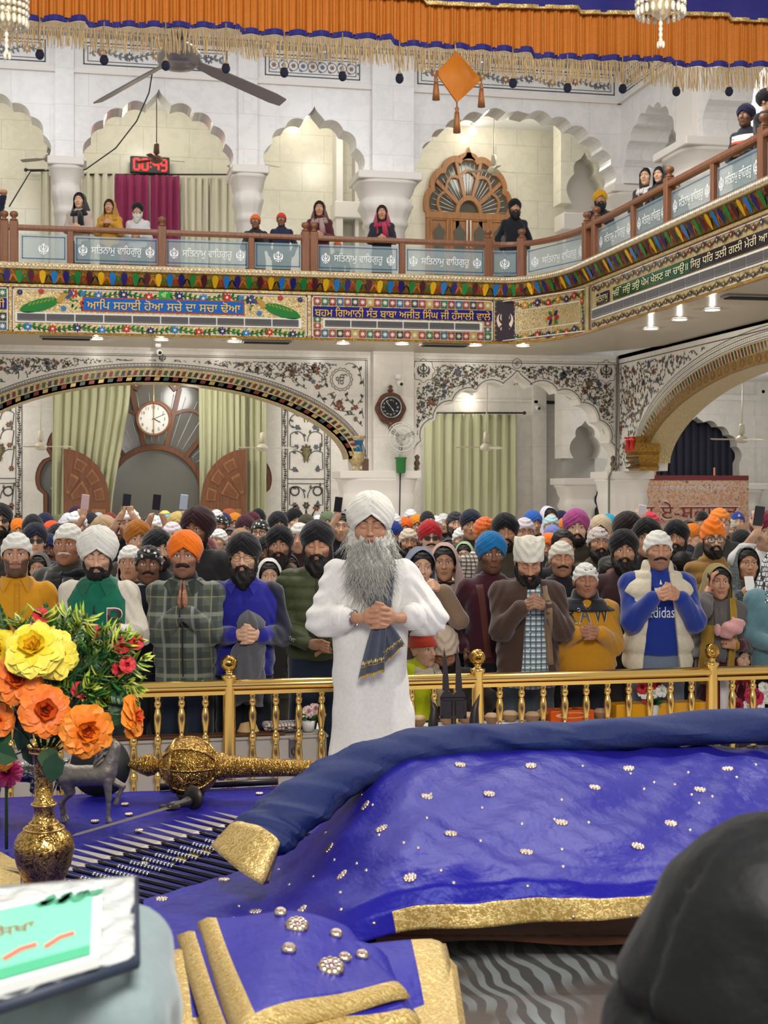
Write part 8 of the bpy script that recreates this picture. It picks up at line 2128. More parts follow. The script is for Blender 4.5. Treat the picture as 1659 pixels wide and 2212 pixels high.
def box_item(name,label,px0,px1,z0,z1,y0,y1,col,rot=0,text=None,tcol=None,cat='box'):
 a,b=onY(px0,1520,YBX+y0).x,onY(px1,1520,YBX+y0).x;root=thing(name,label,cat,((a+b)/2,YBX+(y0+y1)/2,z0),rot);w,d=(b-a)/2,(y1-y0)/2
 m=MB();m.box((-w,-d,0),(w,d,z1-z0),.006,col=col);m.build('body',M_gloss,root)
 if text:t=MB();put_text(t,text,-w*.8,w*.8,(z1-z0)*.3,(z1-z0)*.85,lambda u,v,dd:(u,-d-.002-dd,v),.002,0,tcol);t.build('lettering',M_paint,root,fix=False)
 return root
r=box_item('sweet_box','flat orange printed box behind the balusters on the right table',1190,1284,TZ,TZ+.075,.03,.18,S((226,92,24)),0,'O',S((240,180,120)))
m=MB();f=lambda u,v,d:(u,v,.076+d)
for i in range(5):flower2(m,f,-.08+.04*i,.0,.03,5,.001,S((190,40,40))if i%2 else S((238,190,60)))
m.build('printed_flowers',M_paint,r,fix=False)
box_item('yellow_box','long glossy yellow box behind the balusters left of the right gold post',1332,1528,TZ,TZ+.1,.05,.19,S((232,164,20)))
x=onR(608);par=MB();par.box((x-.12,YBX+.03,.498),(x+.12,YBX+.19,.545),.015);o=par.build('cloth_parcel',M_print);tag(o,'folded white and pink printed cloth parcel on the steel box','cloth')
x=onR(536);cp=MB();cp.lathe([(.005,.055),(.05,.045),(.068,.0),(.075,-.003),(.07,.0)],20,(x,YBX+.1,.5));tag(cp.build('cap',plain('tan_felt',(196,160,106),.8)),'tan round cap lying on the steel box beside the gold post','cap')
def petals(mb,c,r,n,layers,cols,axis=(0,-1,.3),curl=.6,seed=0,wid=.55):
 """layered blossom facing axis"""
 rr_=random.Random(seed);ax=Vector(axis).normalized();a=ax.orthogonal().normalized();b=ax.cross(a);c=Vector(c)
 for L in range(layers):
  t=L/max(layers-1,1);R=r*(.25+.75*t);el=1.25-1.15*t*curl-.25*t;nn=max(int(n*(.5+.5*t)),3)
  for i in range(nn):
   an=2*PI*(i+.5*(L%2))/nn+rr_.uniform(-.15,.15);col=cols[min(int(t*len(cols)),len(cols)-1)]
   d=a*math.cos(an)+b*math.sin(an);s_=ax.cross(d).normalized();wd=R*wid*rr_.uniform(.85,1.15);e_=el+rr_.uniform(-.12,.12)
   def fn(u,v,d=d,s_=s_,wd=wd,R=R,e_=e_,ph=rr_.uniform(0,6)):
    k=v*1.0;el2=e_-.55*k*k*(1 if t>.4 else-.3);rad=R*k*math.cos(el2);hgt=R*.75*k*math.sin(el2)
    w_=wd*math.sin(min(k*1.9+.25,PI*.5+k*.55))*(1-.25*max(k-.75,0)*4*abs(u*2-1));sx=(u*2-1)
    q=c+ax*(hgt+R*.1*sx*sx*k+.03*R*math.sin(5*sx+ph)*k)+d*(rad+.05*r)+s_*(w_*sx)
    return tuple(q)
   mb.grid(fn,6,5,col=col)
def pot_flowers(px,dy,label,pot_label,potcol,blooms,z=TZ,h=.1,r=.035):
 x=onR(px,dy);y=YBX+dy
 v=MB();v.lathe([(r*.75,0),(r,h),(r*.92,h),(r*.7,.01)],18,(x,y,z));tag(v.build('flower_pot',plain('pot_'+str(px),potcol,.4)),pot_label,'pot')
 root=thing('posy',label,'flowers',(x,y,z+h));g=MB()
 for i in range(16):a=rnd.uniform(0,6.3);e=rnd.uniform(.2,1.2);L=rnd.uniform(.06,.1);d=Vector((math.cos(a)*math.cos(e),math.sin(a)*math.cos(e)-.2,math.sin(e)));s_=d.orthogonal().normalized();p0=Vector((0,0,.0));g.add([p0,p0+d*L*.5+s_*.018,p0+d*L,p0+d*L*.5-s_*.018],[(0,1,2,3)],col=S((44,100,50)))
 g.build('leaf_tuft',M_leaf,root,fix=False)
 for k,(dx,dz,rr,cs)in enumerate(blooms):b=MB();petals(b,(dx,-.03+.01*(k%3),dz),rr,9,4,cs,(dx*3,-1,.5),.8,k,.32);b.build('bloom',M_petal,root,fix=False)
PINK=[S((170,90,104)),S((206,150,150)),S((214,180,176))];CRM=[S((220,206,150)),S((226,218,180))];WHT_=[S((228,222,196)),S((238,236,226))];REDP=[S((150,16,26)),S((196,30,44))]
pot_flowers(666,.12,'pink and cream artificial flowers in a small white pot on the steel box','small white flower pot on the steel box left of the elder',(214,212,204),[(-.06,.05,.035,CRM),(.0,.06,.045,PINK),(.045,.075,.045,PINK),(.085,.045,.035,PINK)],.48,.07,.05)
pot_flowers(1411,.02,'white and red artificial flowers in a ribbed white pot behind the balusters','ribbed white flower pot standing before the yellow box',(222,218,208),[(-.09,.12,.045,REDP),(-.07,.09,.05,WHT_),(.03,.13,.05,REDP),(.05,.1,.05,WHT_),(.0,.08,.04,WHT_),(-.05,.04,.035,REDP)],TZ,.1,.04)
root=thing('flower_garland','white blossoms with crimson roses behind the rail at the right edge','flowers',(onR(1620),YBX-.0,.5))
for k,(px,pz,rr,cs)in enumerate(((1574,.08,.06,[S((120,16,40)),S((156,24,56))]),(1612,.14,.075,[S((150,16,60)),S((196,30,80))]),(1640,.13,.05,WHT_),(1650,.17,.05,WHT_),(1596,.07,.045,WHT_),(1632,.2,.045,WHT_),(1622,.09,.045,WHT_),(1658,.1,.05,WHT_),(1675,.15,.05,WHT_),(1655,.22,.05,WHT_),(1690,.2,.06,[S((150,16,60)),S((196,30,80))]))):
 b=MB();petals(b,(onR(px)-root.location.x,-.04,pz),rr,8,4,cs,(0,-1,.4),.8,k,.4);b.build('bloom',M_petal,root,fix=False)
x=onR(1562);c=MB();c.grid(lambda u,v:(x-.02+.2*u*(.3+.7*v),YBX+.1+.02*math.sin(9*u),.75-.25*v+.02*math.sin(8*u+5*v)),14,10);tag(setcol(c.build('napkin',M_cloth,solid=.004),S((228,224,218))),'white cloth draped behind the right gold post','cloth')
TP=.5;YP0,YP1=3.2,7.52
pf=thing('platform','broad low platform carrying the weapons and the book bed','platform',(1,5.4,0));iv=Matrix.Translation(-Vector(pf.location))
mb=MB();mb.box((-3.2,YP0,0),(4.6,YP1-.02,TP-.012));mb.build('deck',M_walnut,pf).matrix_parent_inverse=iv
def tab(u,v):
 x=-3.22+7.84*u;y=YP0-.02+(YP1-YP0+.02)*v;w=.0035*math.sin(x*7+2*math.sin(y*3))+.004*math.sin(y*11+x*4)+.003*math.sin(x*23+y*17)
 return(x,y,TP-.004+w*.5)
mb=MB();mb.grid(tab,150,90)
n=len(mb.v)
def skirt(u,v):
 x=-3.22+7.84*u;return(x,YP1+.012*math.sin(x*14)*v+.01,TP-.004-(TP-.02)*v)
mb.grid(skirt,120,8)
def tp(px,py,z=TP+.003):return onZ(px,py,z)
def motif(mb,c,nrm,r,seed=0):
 nrm=nrm.normalized();a=nrm.orthogonal().normalized();b=nrm.cross(a);c=c+nrm*.002
 for k in range(9):
  an=2*PI*k/9;q=c+(a*math.cos(an)+b*math.sin(an))*r*.68;mb.sphere(q,(r*.2,)*3,6,4,col=S((206,180,150))if k%2 else S((226,210,190)))
 for k in range(6):
  an=2*PI*k/6+.3;q=c+(a*math.cos(an)+b*math.sin(an))*r*.33;mb.sphere(q,(r*.17,)*3,6,4,col=S((232,222,206)))
 mb.sphere(c,(r*.24,)*3,8,5,col=S((220,180,170)))
up=Vector((0,0,1))
for px,py in((270,1738),(355,1744),(205,1775),(560,1715),(278,1760),(315,1865),(300,1795),(560,1735)):
 mb.mat=1;motif(mb,tp(px,py),up,.022)
tc=mb.build('satin_cover',[M_satin,M_metalc],None,solid=.004);tag(tc,'royal blue satin cloth spread over the low platform','cloth')
g=MB()
P=[tp(372,1862),tp(450,1838),tp(545,1812)];g.loft([[p+Vector((0,-.045,.002)),p+Vector((0,.045,.002))]for p in P],closed=False);g.build('gold_border',M_goldtrim,tc);g=MB();P=[tp(-30,1845),tp(12,1870),tp(8,1945)];g.loft([[p+Vector((-.06,-.02,.002)),p+Vector((.06,.02,.002))]for p in P],closed=False);g.build('gold_border',M_goldtrim,tc)
bed=thing('book_bed','wooden bed frame under the blue satin at the front','bed',at(1100,HPY,5.2)-Vector((0,0,CAMZ-TP)),-YAW)
mb=MB();
def apron(u):return.085-.035*math.sin(PI*((u*3)%1))**2
mb.box((-.48,-.52,.1),(1.6,-.46,.19),.01);
mb.prism([(-.48,.1)]+[(-.48+2.08*i/60,.1-apron(i/60)*.5+.01)for i in range(61)]+[(1.6,.1)],lambda u,w,d:(u,-.5+d,w),0,.03)
mb.build('front_rail',M_walnut,bed);mb=MB();mb.box((-.46,-.46,.12),(1.6,.9,.19));mb.build('slat_base',M_walnut,bed)
for x in(-.42,.5,1.5):
 for y in(-.46,.8):l=MB();l.lathe([(.03,0),(.045,.03),(.03,.06),(.04,.12)],14,(x,y,0));l.build('leg',M_walnut,bed)
def LD(L,D,z):return FW*D+RT*L+Vector((0,0,z))
def Lleft(D):return float(np.interp(D,[4.5,4.66,5.35,5.91,6.4],[-.70,-.74,-.9,-.46,-.35]))
MR=[(4.575,.60),(4.575,.655),(4.58,.735),(4.615,.785),(4.72,.822),(4.85,.845),(4.98,.868),(5.2,.90),(5.45,.94),(5.65,.968),(5.85,.99),(6.0,.99),(6.2,.92),(6.32,.72),(6.36,.56)]
FRW=[(4.5,.525),(4.55,.526),(4.62,.527),(4.7,.527),(4.8,.528),(4.95,.528),(5.1,.528),(5.25,.528),(5.4,.528),(5.6,.528),(5.75,.528),(5.9,.528),(6.05,.528),(6.2,.528),(6.3,.526)]
MR=MR[1:];FRW=FRW[1:]
kk=np.linspace(0,1,len(MR))
def sheet(u,v):
 Dm,zm=float(np.interp(v,kk,[a for a,_ in MR])),float(np.interp(v,kk,[b for _,b in MR]));Df,zf=float(np.interp(v,kk,[a for a,_ in FRW])),float(np.interp(v,kk,[b for _,b in FRW]))
 Ll=Lleft(Df);L=Ll+(1.75-Ll)*(u**1.25)
 b=min(max((L+.48)/.62,0),1);b=b*b*(3-2*b)
 D,z=Df+(Dm-Df)*b,zf+(zm-zf)*b
 n=.007*math.sin(L*9+D*5+1.5*math.sin(D*4))+.005*math.sin(L*21-D*13+2*math.sin(L*5))+.0025*math.sin(L*47+D*31)
 fold=.018*math.exp(-((L+.2-.3*(D-5))/.3)**2)*math.sin(26*(L+.4*D))
 drop=min(1,v*7)
 z+=(n*b*.9+fold*b*(1-b)*2.5+.002*(1-b)*math.sin(L*30+D*25))*drop
 D+=.012*math.sin(L*16)*(1-drop)*b
 z+=.06*min(max(L-.1,0),1)*max(0,1-v*4)
 return LD(L,D,z)
mb=MB();NU,NV=150,91;mb.grid(sheet,NU,NV)
i_b=0
for i in range(len(mb.f)):
 iu,iv_=i//NV,i%NV
 if iv_<NV*(1/(len(MR)-1))and iu/NU>.38:mb.m[i]=1
bvs=BVHTree.FromPolygons([Vector(p)for p in mb.v],mb.f)
em=mb;em.mat=2
def hit(px,py):
 h=bvs.ray_cast(CAM,ray(px,py).normalized());return h
for px,py in((1057,1717),(1285,1703),(1512,1708),(922,1723),(1147,1656),(1358,1662),(1572,1663),(974,1803),(1213,1779),(1449,1781),(1137,1843),(886,1898),(1378,1830),(994,1654),(790,1742),(825,1792),(740,1892),(652,1968),(712,1833),(552,1971),(484,1903),(349,1944),(1625,1616),(1620,1790)):
 h=hit(px,py)
 if h[0]is not None:motif(em,h[0],h[1]if h[1].dot(ray(px,py))<0 else-h[1],.026)
for i in range(75):
 px,py=rnd.uniform(400,1640),rnd.uniform(1640,2000)
 h=hit(px,py)
 if h[0]is not None and h[0].z>.52:em.sphere(h[0],.0055,6,4,col=S((220,206,186)))
cov=mb.build('satin_sheet',[M_satin,M_goldtrim,M_metalc],None,solid=.005);tag(cov,'embroidered royal blue satin cover with gold edge draped over the holy book','cover')
pts=[(548,1818,5.40,.088),(585,1790,5.47,.092),(630,1752,5.55,.092),(700,1700,5.68,.088),(790,1650,5.80,.082),(900,1615,5.90,.075),(1050,1600,5.95,.07),(1200,1593,5.95,.062),(1400,1581,5.95,.066),(1659,1565,5.95,.072),(1850,1552,5.95,.075)]
pw=[at(a,b,d)for a,b,d,_ in pts];rr=[q[3]for q in pts]
def cat(t,arr):
 n=len(arr)-1;x=min(max(t*n,0),n-1e-6);i=int(x);f=x-i;g=lambda k:arr[min(max(k,0),n)]
 p0,p1,p2,p3=g(i-1),g(i),g(i+1),g(i+2);return(p1*2+(p2-p0)*f+(p0*2-p1*5+p2*4-p3)*f*f+(p1*3-p0-p2*3+p3)*f**3)*.5
def bol(u,v):
 c=cat(u,pw);t=(cat(min(u+.01,1),pw)-cat(max(u-.01,0),pw)).normalized();r_=cat(u,rr);sd=t.cross(Vector((0,0,1))).normalized();upv=sd.cross(t)
 an=2*PI*v;w=1+.05*math.sin(3*an+40*u)+.04*math.sin(70*u+5*math.sin(an))*(math.cos(an-1)+.6)+.025*math.sin(130*u+7*an)
 return tuple(c+(sd*math.cos(an)*r_*1.5+upv*math.sin(an)*r_)*w)
mb=MB();mb.grid(bol,160,30)
nb=mb.build('navy_cover',M_navy,None);tag(nb,'folded navy cloth lying along the top of the blue satin cover','cloth')
t0=(pw[0]-pw[1]).normalized()
g=MB()
ln_=(RT*110-Vector((0,0,54))).normalized();pn_=(RT*54+Vector((0,0,110))).normalized()
def hem(u,v):
 base=Vector(bol(.0,v));c=pw[0];d=base-c;k=u
 d=d-pn_*d.dot(pn_)*(.93*k)+ln_*d.dot(ln_)*(.18*k)
 return tuple(c+d-Vector((0,0,.075*k))-RT*(.045*k)-FW*(.07*k+.015*math.sin(4*PI*v)*k))
g.grid(hem,6,30);hm=g.build('gold_hem',M_goldtrim,nb,solid=.004)
def spear(i,tip,tail,label):
 a,b=tp(*tip,TP+.014),tp(*tail,TP+.014);d=(b-a).normalized();s_=d.cross(up).normalized();L=(b-a).length
 root=thing('spear',label,'spear',(a+b)/2,0,'spears laid side by side on the satin');iv=Matrix.Translation(-Vector(root.location))
 m=MB();hb=.3;w=.026
 prof=[(0,.001),(.1,.012),(.2,.02),(.27,.026),(.3,.012)]
 m.loft([[a+d*t+s_*ww,a+d*t+up*ww*.3,a+d*t-s_*ww,a+d*t-up*ww*.3]for t,ww in prof],True,True);m.build('blade',M_blade,root).matrix_parent_inverse=iv
 m=MB();m.tube([a+d*.29,a+d*.33,a+d*.36,b],[.008,.011,.009,.009],10);m.build('shaft',M_blacksteel,root).matrix_parent_inverse=iv
 m=MB()
 for k in range(9):c_=a+d*(.42+k*.022);m.tube([c_-d*.006,c_,c_+d*.006],[.009,.0125,.009],8)
 m.build('collar',M_steel,root).matrix_parent_inverse=iv
M_blade=plain('blade_steel',(146,138,130),.38,.85);M_blacksteel=plain('blackened_steel',(58,58,64),.25,.9)
tips=[(458,1752),(428,1759),(400,1766),(376,1772),(352,1780),(330,1787),(306,1795),(285,1788),(246,1806),(216,1812),(186,1818),(158,1828),(128,1834),(98,1842),(66,1850),(36,1857),(5,1864)]
ORD=['first','second','third','fourth','fifth','sixth','seventh','eighth','ninth','tenth','eleventh','twelfth','thirteenth','fourteenth','fifteenth','sixteenth','seventeenth']
for i in range(17):
 f=i/16;tip=(458-453*f,1752+118*f**1.1);tail=(tip[0]+250+150*f,tip[1]+62+40*f)
 spear(i,tip,tail,ORD[i]+' spear from the gold mace in the fan of spears on the satin')
a,b=tp(150,1822,TP+.02),tp(425,1740,TP+.03);d=(b-a).normalized();s_=d.cross(up).normalized();L=(b-a).length
sw=thing('sword','dark iron sword with a disc pommel lying above the spears','sword',b);iv=Matrix.Translation(-b)
m=MB();m.loft([[a+d*t*L+s_*w,a+d*t*L+up*.006,a+d*t*L-s_*w,a+d*t*L-up*.004]for t,w in((0,.002),(.05,.014),(.72,.02),(.76,.02))],True,True);m.build('blade',M_iron,sw).matrix_parent_inverse=iv
m=MB();m.tube([a+d*L*t for t in(.75,.8,.86,.92,.98)],[.016,.024,.018,.026,.014],12);m.box(tuple(a+d*L*.77-Vector((.05,.02,.012))),tuple(a+d*L*.77+Vector((.05,.02,.012))),.008);m.build('hilt',M_iron,sw).matrix_parent_inverse=iv
m=MB();q=a+d*L*.97+up*.012;A_,B_=s_,(s_.cross(d));m.loft([[q+d*t+(A_*math.cos(x)+B_*math.sin(x))*r_ for x in[2*PI*k/24 for k in range(24)]]for t,r_ in((-.012,.03),(-.004,.058),(.004,.058),(.012,.02))],True,True,sm=True);m.tube([q,q+d*.05],[.01,.005],8);m.build('pommel',M_iron,sw).matrix_parent_inverse=iv
sw.location.z+=.03
mc=at(411,1652,7.25);mace=thing('mace','large engraved gold ceremonial mace with a ball head','mace',(mc.x,mc.y,TP+.165),-YAW-.1);R_=.145
m=MB();m.sphere((0,0,0),R_,48,32);m.build('head',M_gold_carved,mace)
m=MB()
for an in(0,PI/4,PI/2,3*PI/4):m.tube([(R_*1.012*math.cos(t),R_*1.012*math.sin(t)*math.cos(an),R_*1.012*math.sin(t)*math.sin(an))for t in[2*PI*i/48 for i in range(49)]],.006,6,False)
m.tube([(-.075,.128*math.cos(t),.128*math.sin(t))for t in[2*PI*i/40 for i in range(41)]],.012,8,False);m.build('rib',M_brass_eng,mace)
m=MB();m.lathe([(.002,-.325),(.018,-.31),(.045,-.255),(.058,-.215),(.05,-.185),(.03,-.165),(.04,-.155),(.07,-.14),(.075,-.12)],24,axis='x');m.build('spike',M_gold_carved,mace)
m=MB();m.lathe([(.075,.12),(.06,.135),(.07,.15),(.068,.17),(.055,.2),(.055,.24),(.05,.3),(.042,.5),(.036,.85)],24,axis='x');m.build('shaft',M_gold_carved,mace)
m=MB();a_=tp(345,1700,TP+.02);m.tube([a_,tp(600,1688,TP+.03)],.018,10);tag(m.build('staff',plain('dark_lacquer',(46,38,34),.3)),'dark lacquered staff lying behind the gold mace','staff')
m=MB();m.lathe([(.05,0),(.075,.02),(.06,.04)],16,(mc.x,mc.y,TP));tag(m.build('mace_rest',M_iron),'small dark ring rest under the gold mace head','stand')
st=at(985,1545,7.9);stz=TP
ir=thing('weapon_stand','dark iron frame with two upright blades before the gold rail','weapon',(st.x,st.y,0),-YAW);hz0=2.06-(1515-HPY)*7.9/FPX
U=lambda px:(px-985)/FPX*7.9
Zp=lambda py:2.06-(py-HPY)*7.9/FPX
m=MB()
for px,lean in((962,2),(990,-2)):
 m.prism([(U(px-6.5),Zp(1492)),(U(px+9),Zp(1492)),(U(px+4),Zp(1430)),(U(px-3 if px<980 else px-3),Zp(1398)),(U(px-5),Zp(1430))],lambda u,w,d:(u,d,w),-.006,.006)
m.build('blade',M_iron,ir)
m=MB()
for q in([(951,1505),(1008,1505),(1008,1512),(951,1512)],[(951,1545),(1008,1545),(1008,1552),(951,1552)],[(951,1505),(957,1505),(957,1552),(951,1552)],[(1002,1505),(1008,1505),(1008,1552),(1002,1552)],[(951,1508),(955,1497),(964,1490),(978,1500),(990,1490),(1003,1497),(1008,1508)]):
 m.prism([(U(a),Zp(b))for a,b in q],lambda u,w,d:(u,d,w),-.012,.012)
m.box((U(955),-.004,Zp(1550)),(U(1004),.004,Zp(1507)));m.tube([(U(980),0,0),(U(980),0,Zp(1515))],.014,8);m.lathe([(.12,0),(.12,.02),(.03,.04)],20);m.build('frame',M_iron,ir)
m=MB()
for px,sg in((936,1),(1030,-1)):
 P=[(px-2*sg,1600),(px,1560),(px+2*sg,1530),(px-6*sg,1505)]if sg>0 else[(px-2,1600),(px-6,1560),(px-4,1530),(px+6,1500)]
 m.tube([(U(a),0,Zp(b))for a,b in P],[.028,.028,.02,.002],8);
m.tube([(U(936),0,Zp(1600)),(U(980),0,Zp(1610)),(U(1030),0,Zp(1600))],.02,8);m.build('horn',M_iron,ir)
sh=tp(216,1722);m=MB();m.lathe([(.002,-.03),(.08,-.025),(.15,0),(.155,.006),(.1,-.01),(.002,-.02)],40,axis='y');o=m.build('shield',plain('black_hide',(16,16,18),.5));o.location=(sh.x,sh.y+.05,TP+.15);o.rotation_euler=(-.12,0,-YAW);tag(o,'round black shield standing behind the horse figures','shield')
def horse(name,label,px,py,D_,size,mat,face,rear=.15):
 q=tp(px,py);root=thing(name,label,'statue',(q.x,q.y,TP),-YAW+(0 if face<0 else PI));
 F=SDF(ax_((-.75,.75,.014)),ax_((-.25,.25,.014)),ax_((-.02,1.25,.014)))
 F.cap((-.22,0,.68),(.25,0,.66),.15,.155,.02);F.ell((.3,0,.68),(.15,.14,.16),None,.04);F.ell((-.26,0,.7),(.14,.13,.17),None,.04)
 F.cap((-.3,0,.75),(-.4,0,1.08),.13,.08,.06);F.cap((-.4,0,1.1),(-.3,-.16,.98),.075,.04,.03);F.cap((-.39,.05,1.16),(-.38,.055,1.22),.018,.008,.01);F.cap((-.39,-.03,1.16),(-.38,-.035,1.22),.018,.008,.01)
 for y,kn in((.07,0),(-.07,1)):
  if kn:F.cap((-.3,y,.6),(-.5,y,.5),.07,.045,.03);F.cap((-.5,y,.5),(-.42,y,.3),.042,.03,.015);F.cap((-.42,y,.3),(-.4,y,.24),.035,.04,.01)
  else:F.cap((-.3,y,.6),(-.32,y,.33),.07,.042,.03);F.cap((-.32,y,.33),(-.31,y,.06),.038,.028,.015);F.cap((-.31,y,.06),(-.33,y,.01),.035,.045,.01)
  F.cap((.32,y,.62),(.26,y,.42),.1,.06,.04);F.cap((.26,y,.42),(.38,y,.28),.055,.036,.02);F.cap((.38,y,.28),(.35,y,.06),.034,.028,.015);F.cap((.35,y,.06),(.33,y,.01),.035,.045,.01)
 F.warp(lambda X,Y,Z:.003*vnoise(X,Y,Z,40,2));V,Q=F.nets();b=mob('body',np_mesh('body',V*size,Q),mat,root)
 m=MB()
 for i in range(22):
  t=i/21;x,z=-.26-.1*t,.86+.32*t;m.tube([(x*size,0,z*size),((x+.06)*size,.05*math.sin(i)*size,(z+.02)*size),((x+.16+.03*math.sin(i))*size,.08*math.sin(i*2)*size,(z-.1)*size),((x+.2)*size,.1*math.sin(i)*size,(z-.2)*size)],[.03*size,.028*size,.02*size,.006*size],5)
 m.build('mane',mat,root);m=MB()
 for i in range(12):y=.05*math.sin(i*2.1);m.tube([(.42*size,0,.76*size),((.55+.02*i%3)*size,y*size,.84*size),(.64*size,y*1.6*size,.66*size),((.6+.05*math.sin(i))*size,y*2*size,.38*size)],[.03*size,.035*size,.03*size,.005*size],5)
 m.build('tail',mat,root)
horse('horse_statue','speckled pewter horse figure standing behind the brass vase',190,1772,6.6,.32,M_pewter,1)
horse('horse_statue','bright silver horse figure at the left edge behind the brass vase',38,1762,6.7,.32,M_silver,-1)
m=MB();q=tp(6,1700);petals(m,(0,0,.0),.075,16,6,[S((150,20,70)),S((214,40,110)),S((232,90,140))],(0,-1,.3),.9,2,.2);o=m.build('pink_chrysanthemum',M_petal,fix=False);o.location=at(14,1668,6.2);tag(o,'pink chrysanthemum bloom at the left edge beside the silver horse','flower')
st_=MB();p1=at(14,1672,6.2);st_.tube([(0,0,TP-p1 .z),(0,0,0)],.008,6);st_.build('stem',plain('stem_green',(50,80,40),.6),o)
VD=5.5;vb=tp(95,1936);vs_=(vb-CAM).dot(FW);ppm=FPX/vs_
vase=thing('vase','engraved brass vase holding the yellow and orange flowers','vase',(vb.x,vb.y,TP))
pz=lambda py:(1936-py)/ppm;pr=lambda r_:r_/ppm
prof=[(34,1936),(30,1924),(45,1895),(58,1865),(65,1832),(63,1815),(55,1800),(40,1787),(26,1772),(22,1758),(21,1746),(23,1741),(25,1735),(23,1729),(20,1726),(19,1690),(21,1655),(25,1630),(33,1615),(38,1608),(36,1608),(22,1632),(17,1690),(15,1740)]
m=MB();m.lathe([(pr(r_),pz(y))for r_,y in prof],48);m.build('body',M_brass_eng,vase)
m=MB()
for y,r_ in((1787,42),(1776,30),(1735,25.5),(1900,44),(1622,30)):m.tube([(pr(r_+.5)*math.cos(t),pr(r_+.5)*math.sin(t),pz(y))for t in[2*PI*i/40 for i in range(41)]],.004,6,False)
m.build('ring',M_brass,vase)
bq=thing('bouquet','bunch of yellow and orange artificial roses with variegated leaves in the brass vase','flowers',(vb.x,vb.y,TP+pz(1610)));O_=Vector(bq.location);biv=Matrix.Translation(-O_)
def fl(px,py,dd,r_px,cols,axis,n=9,L=5,seed=1,wid=.6,curl=.75,name='rose'):
 c=at(px,py,vs_+dd);m=MB();petals(m,c,r_px/ppm*1.05,n,L,cols,axis,curl,seed,wid);m.build(name,M_petal,bq,fix=False).matrix_parent_inverse=biv
 s_=MB();b0=Vector((vb.x,vb.y,TP+pz(1640)));mid=(c+b0)/2+Vector((0,0,.03));ax=Vector(axis).normalized();s_.tube([b0,mid,c-ax*.03,c],[.004,.004,.004,.006],6,col=S((52,82,40)));s_.build('stem',M_leaf,bq).matrix_parent_inverse=biv
YEL=[S((226,170,20)),S((240,206,30)),S((246,222,60)),S((250,232,90))];ORA=[S((176,52,16)),S((214,86,18)),S((234,112,24)),S((240,128,40))];OR2=[S((206,80,24)),S((238,126,20)),S((244,146,40))]
fl(72,1398,-.1,62,YEL,(-.25,-.8,.55),9,6,1);fl(120,1412,-.05,52,YEL,(.35,-.8,.2),8,5,2);fl(-2,1405,.05,45,YEL[:3],(-.5,-.8,.3),8,5,3)
fl(38,1465,-.08,52,ORA,(-.2,-.9,.25),9,6,4);fl(98,1535,-.12,52,ORA,(.15,-1,.25),9,6,5);fl(188,1580,-.1,54,OR2,(.25,-1,.05),9,6,6);fl(292,1548,.0,46,OR2,(.85,-.3,.15),8,5,7);fl(-4,1555,-.02,34,ORA,(-.3,-1,.2),8,5,8);fl(50,1495,.02,34,ORA,(-.1,-1,-.1),7,4,9);fl(2,1640,.1,26,OR2,(-.2,-1,.2),8,5,10)
RB=[S((120,10,24)),S((176,22,32)),S((196,34,40))]
for k,(px,py)in enumerate(((82,1357),(88,1330),(198,1364),(262,1395),(292,1388),(258,1445),(275,1436),(171,1491))):fl(px,py,-.02+.02*(k%3),17,RB,(.2,-1,.4),7,4,20+k,.55,.2,'red_bud')
lv=random.Random(5);spr=[]
LEAFG=[S((40,96,44)),S((58,116,50)),S((30,76,40)),S((24,60,40))];LEAFY=[S((190,206,70)),S((210,214,96)),S((160,190,60))]
def leaf3(mb,p,d,s_,L,w,cols,edge):
 n_=d.cross(s_).normalized();P=[p,p+d*L*.3+s_*w*.8+n_*L*.04,p+d*L*.65+s_*w*.75+n_*L*.03,p+d*L-n_*L*.06,p+d*L*.65-s_*w*.75+n_*L*.03,p+d*L*.3-s_*w*.8+n_*L*.04,p+d*L*.45+n_*L*-.02]
 mb.add(P,[(0,1,6),(1,2,6),(2,3,6),(3,4,6),(4,5,6),(5,0,6)],col=cols)
 if edge:
  Q=[p+d*L*.12,p+d*L*.35+s_*w*.42,p+d*L*.75,p+d*L*.35-s_*w*.42];mb.add([q+n_*.0015+n_*L*.02 for q in Q],[(0,1,2,3)],col=edge);mb.add([q-n_*.0025 for q in Q],[(0,1,2,3)],col=edge)
def spray(px,py,dd,ang,L,kind,nl=18):
 root_p=at(px,py,vs_+dd);dirv=(RT*math.cos(ang)+up*math.sin(ang)-FW*lv.uniform(-.2,.4)).normalized();m=MB();side=dirv.cross(-FW).normalized()
 tipv=root_p+dirv*L;m.tube([root_p-dirv*.12,root_p,tipv],[.004,.003,.0015],5,col=S((50,90,40)))
 for i in range(nl):
  t=(i+.5)/nl;p=root_p+dirv*L*t
  if kind=='fern':
   for sg in(-1,1):leaf3(m,p,(dirv*.5+side*sg*1.0+FW*lv.uniform(-.3,.3)).normalized(),dirv,L*.3*(1-t*.7),.006,LEAFG[(i+(sg>0))%4],None)
  else:
   a_=lv.uniform(0,2*PI);d=(dirv*lv.uniform(.3,.9)+side*math.cos(a_)+(-FW)*math.sin(a_)*.8).normalized();y_=t>.55 or lv.random()<.25
   leaf3(m,p,d,d.cross(dirv).normalized(),lv.uniform(.05,.085),.012,(LEAFY if y_ else LEAFG)[i%3],LEAFG[(i+1)%4]if y_ else None)
 m.build('leaf_spray',M_leaf,bq,fix=False).matrix_parent_inverse=biv
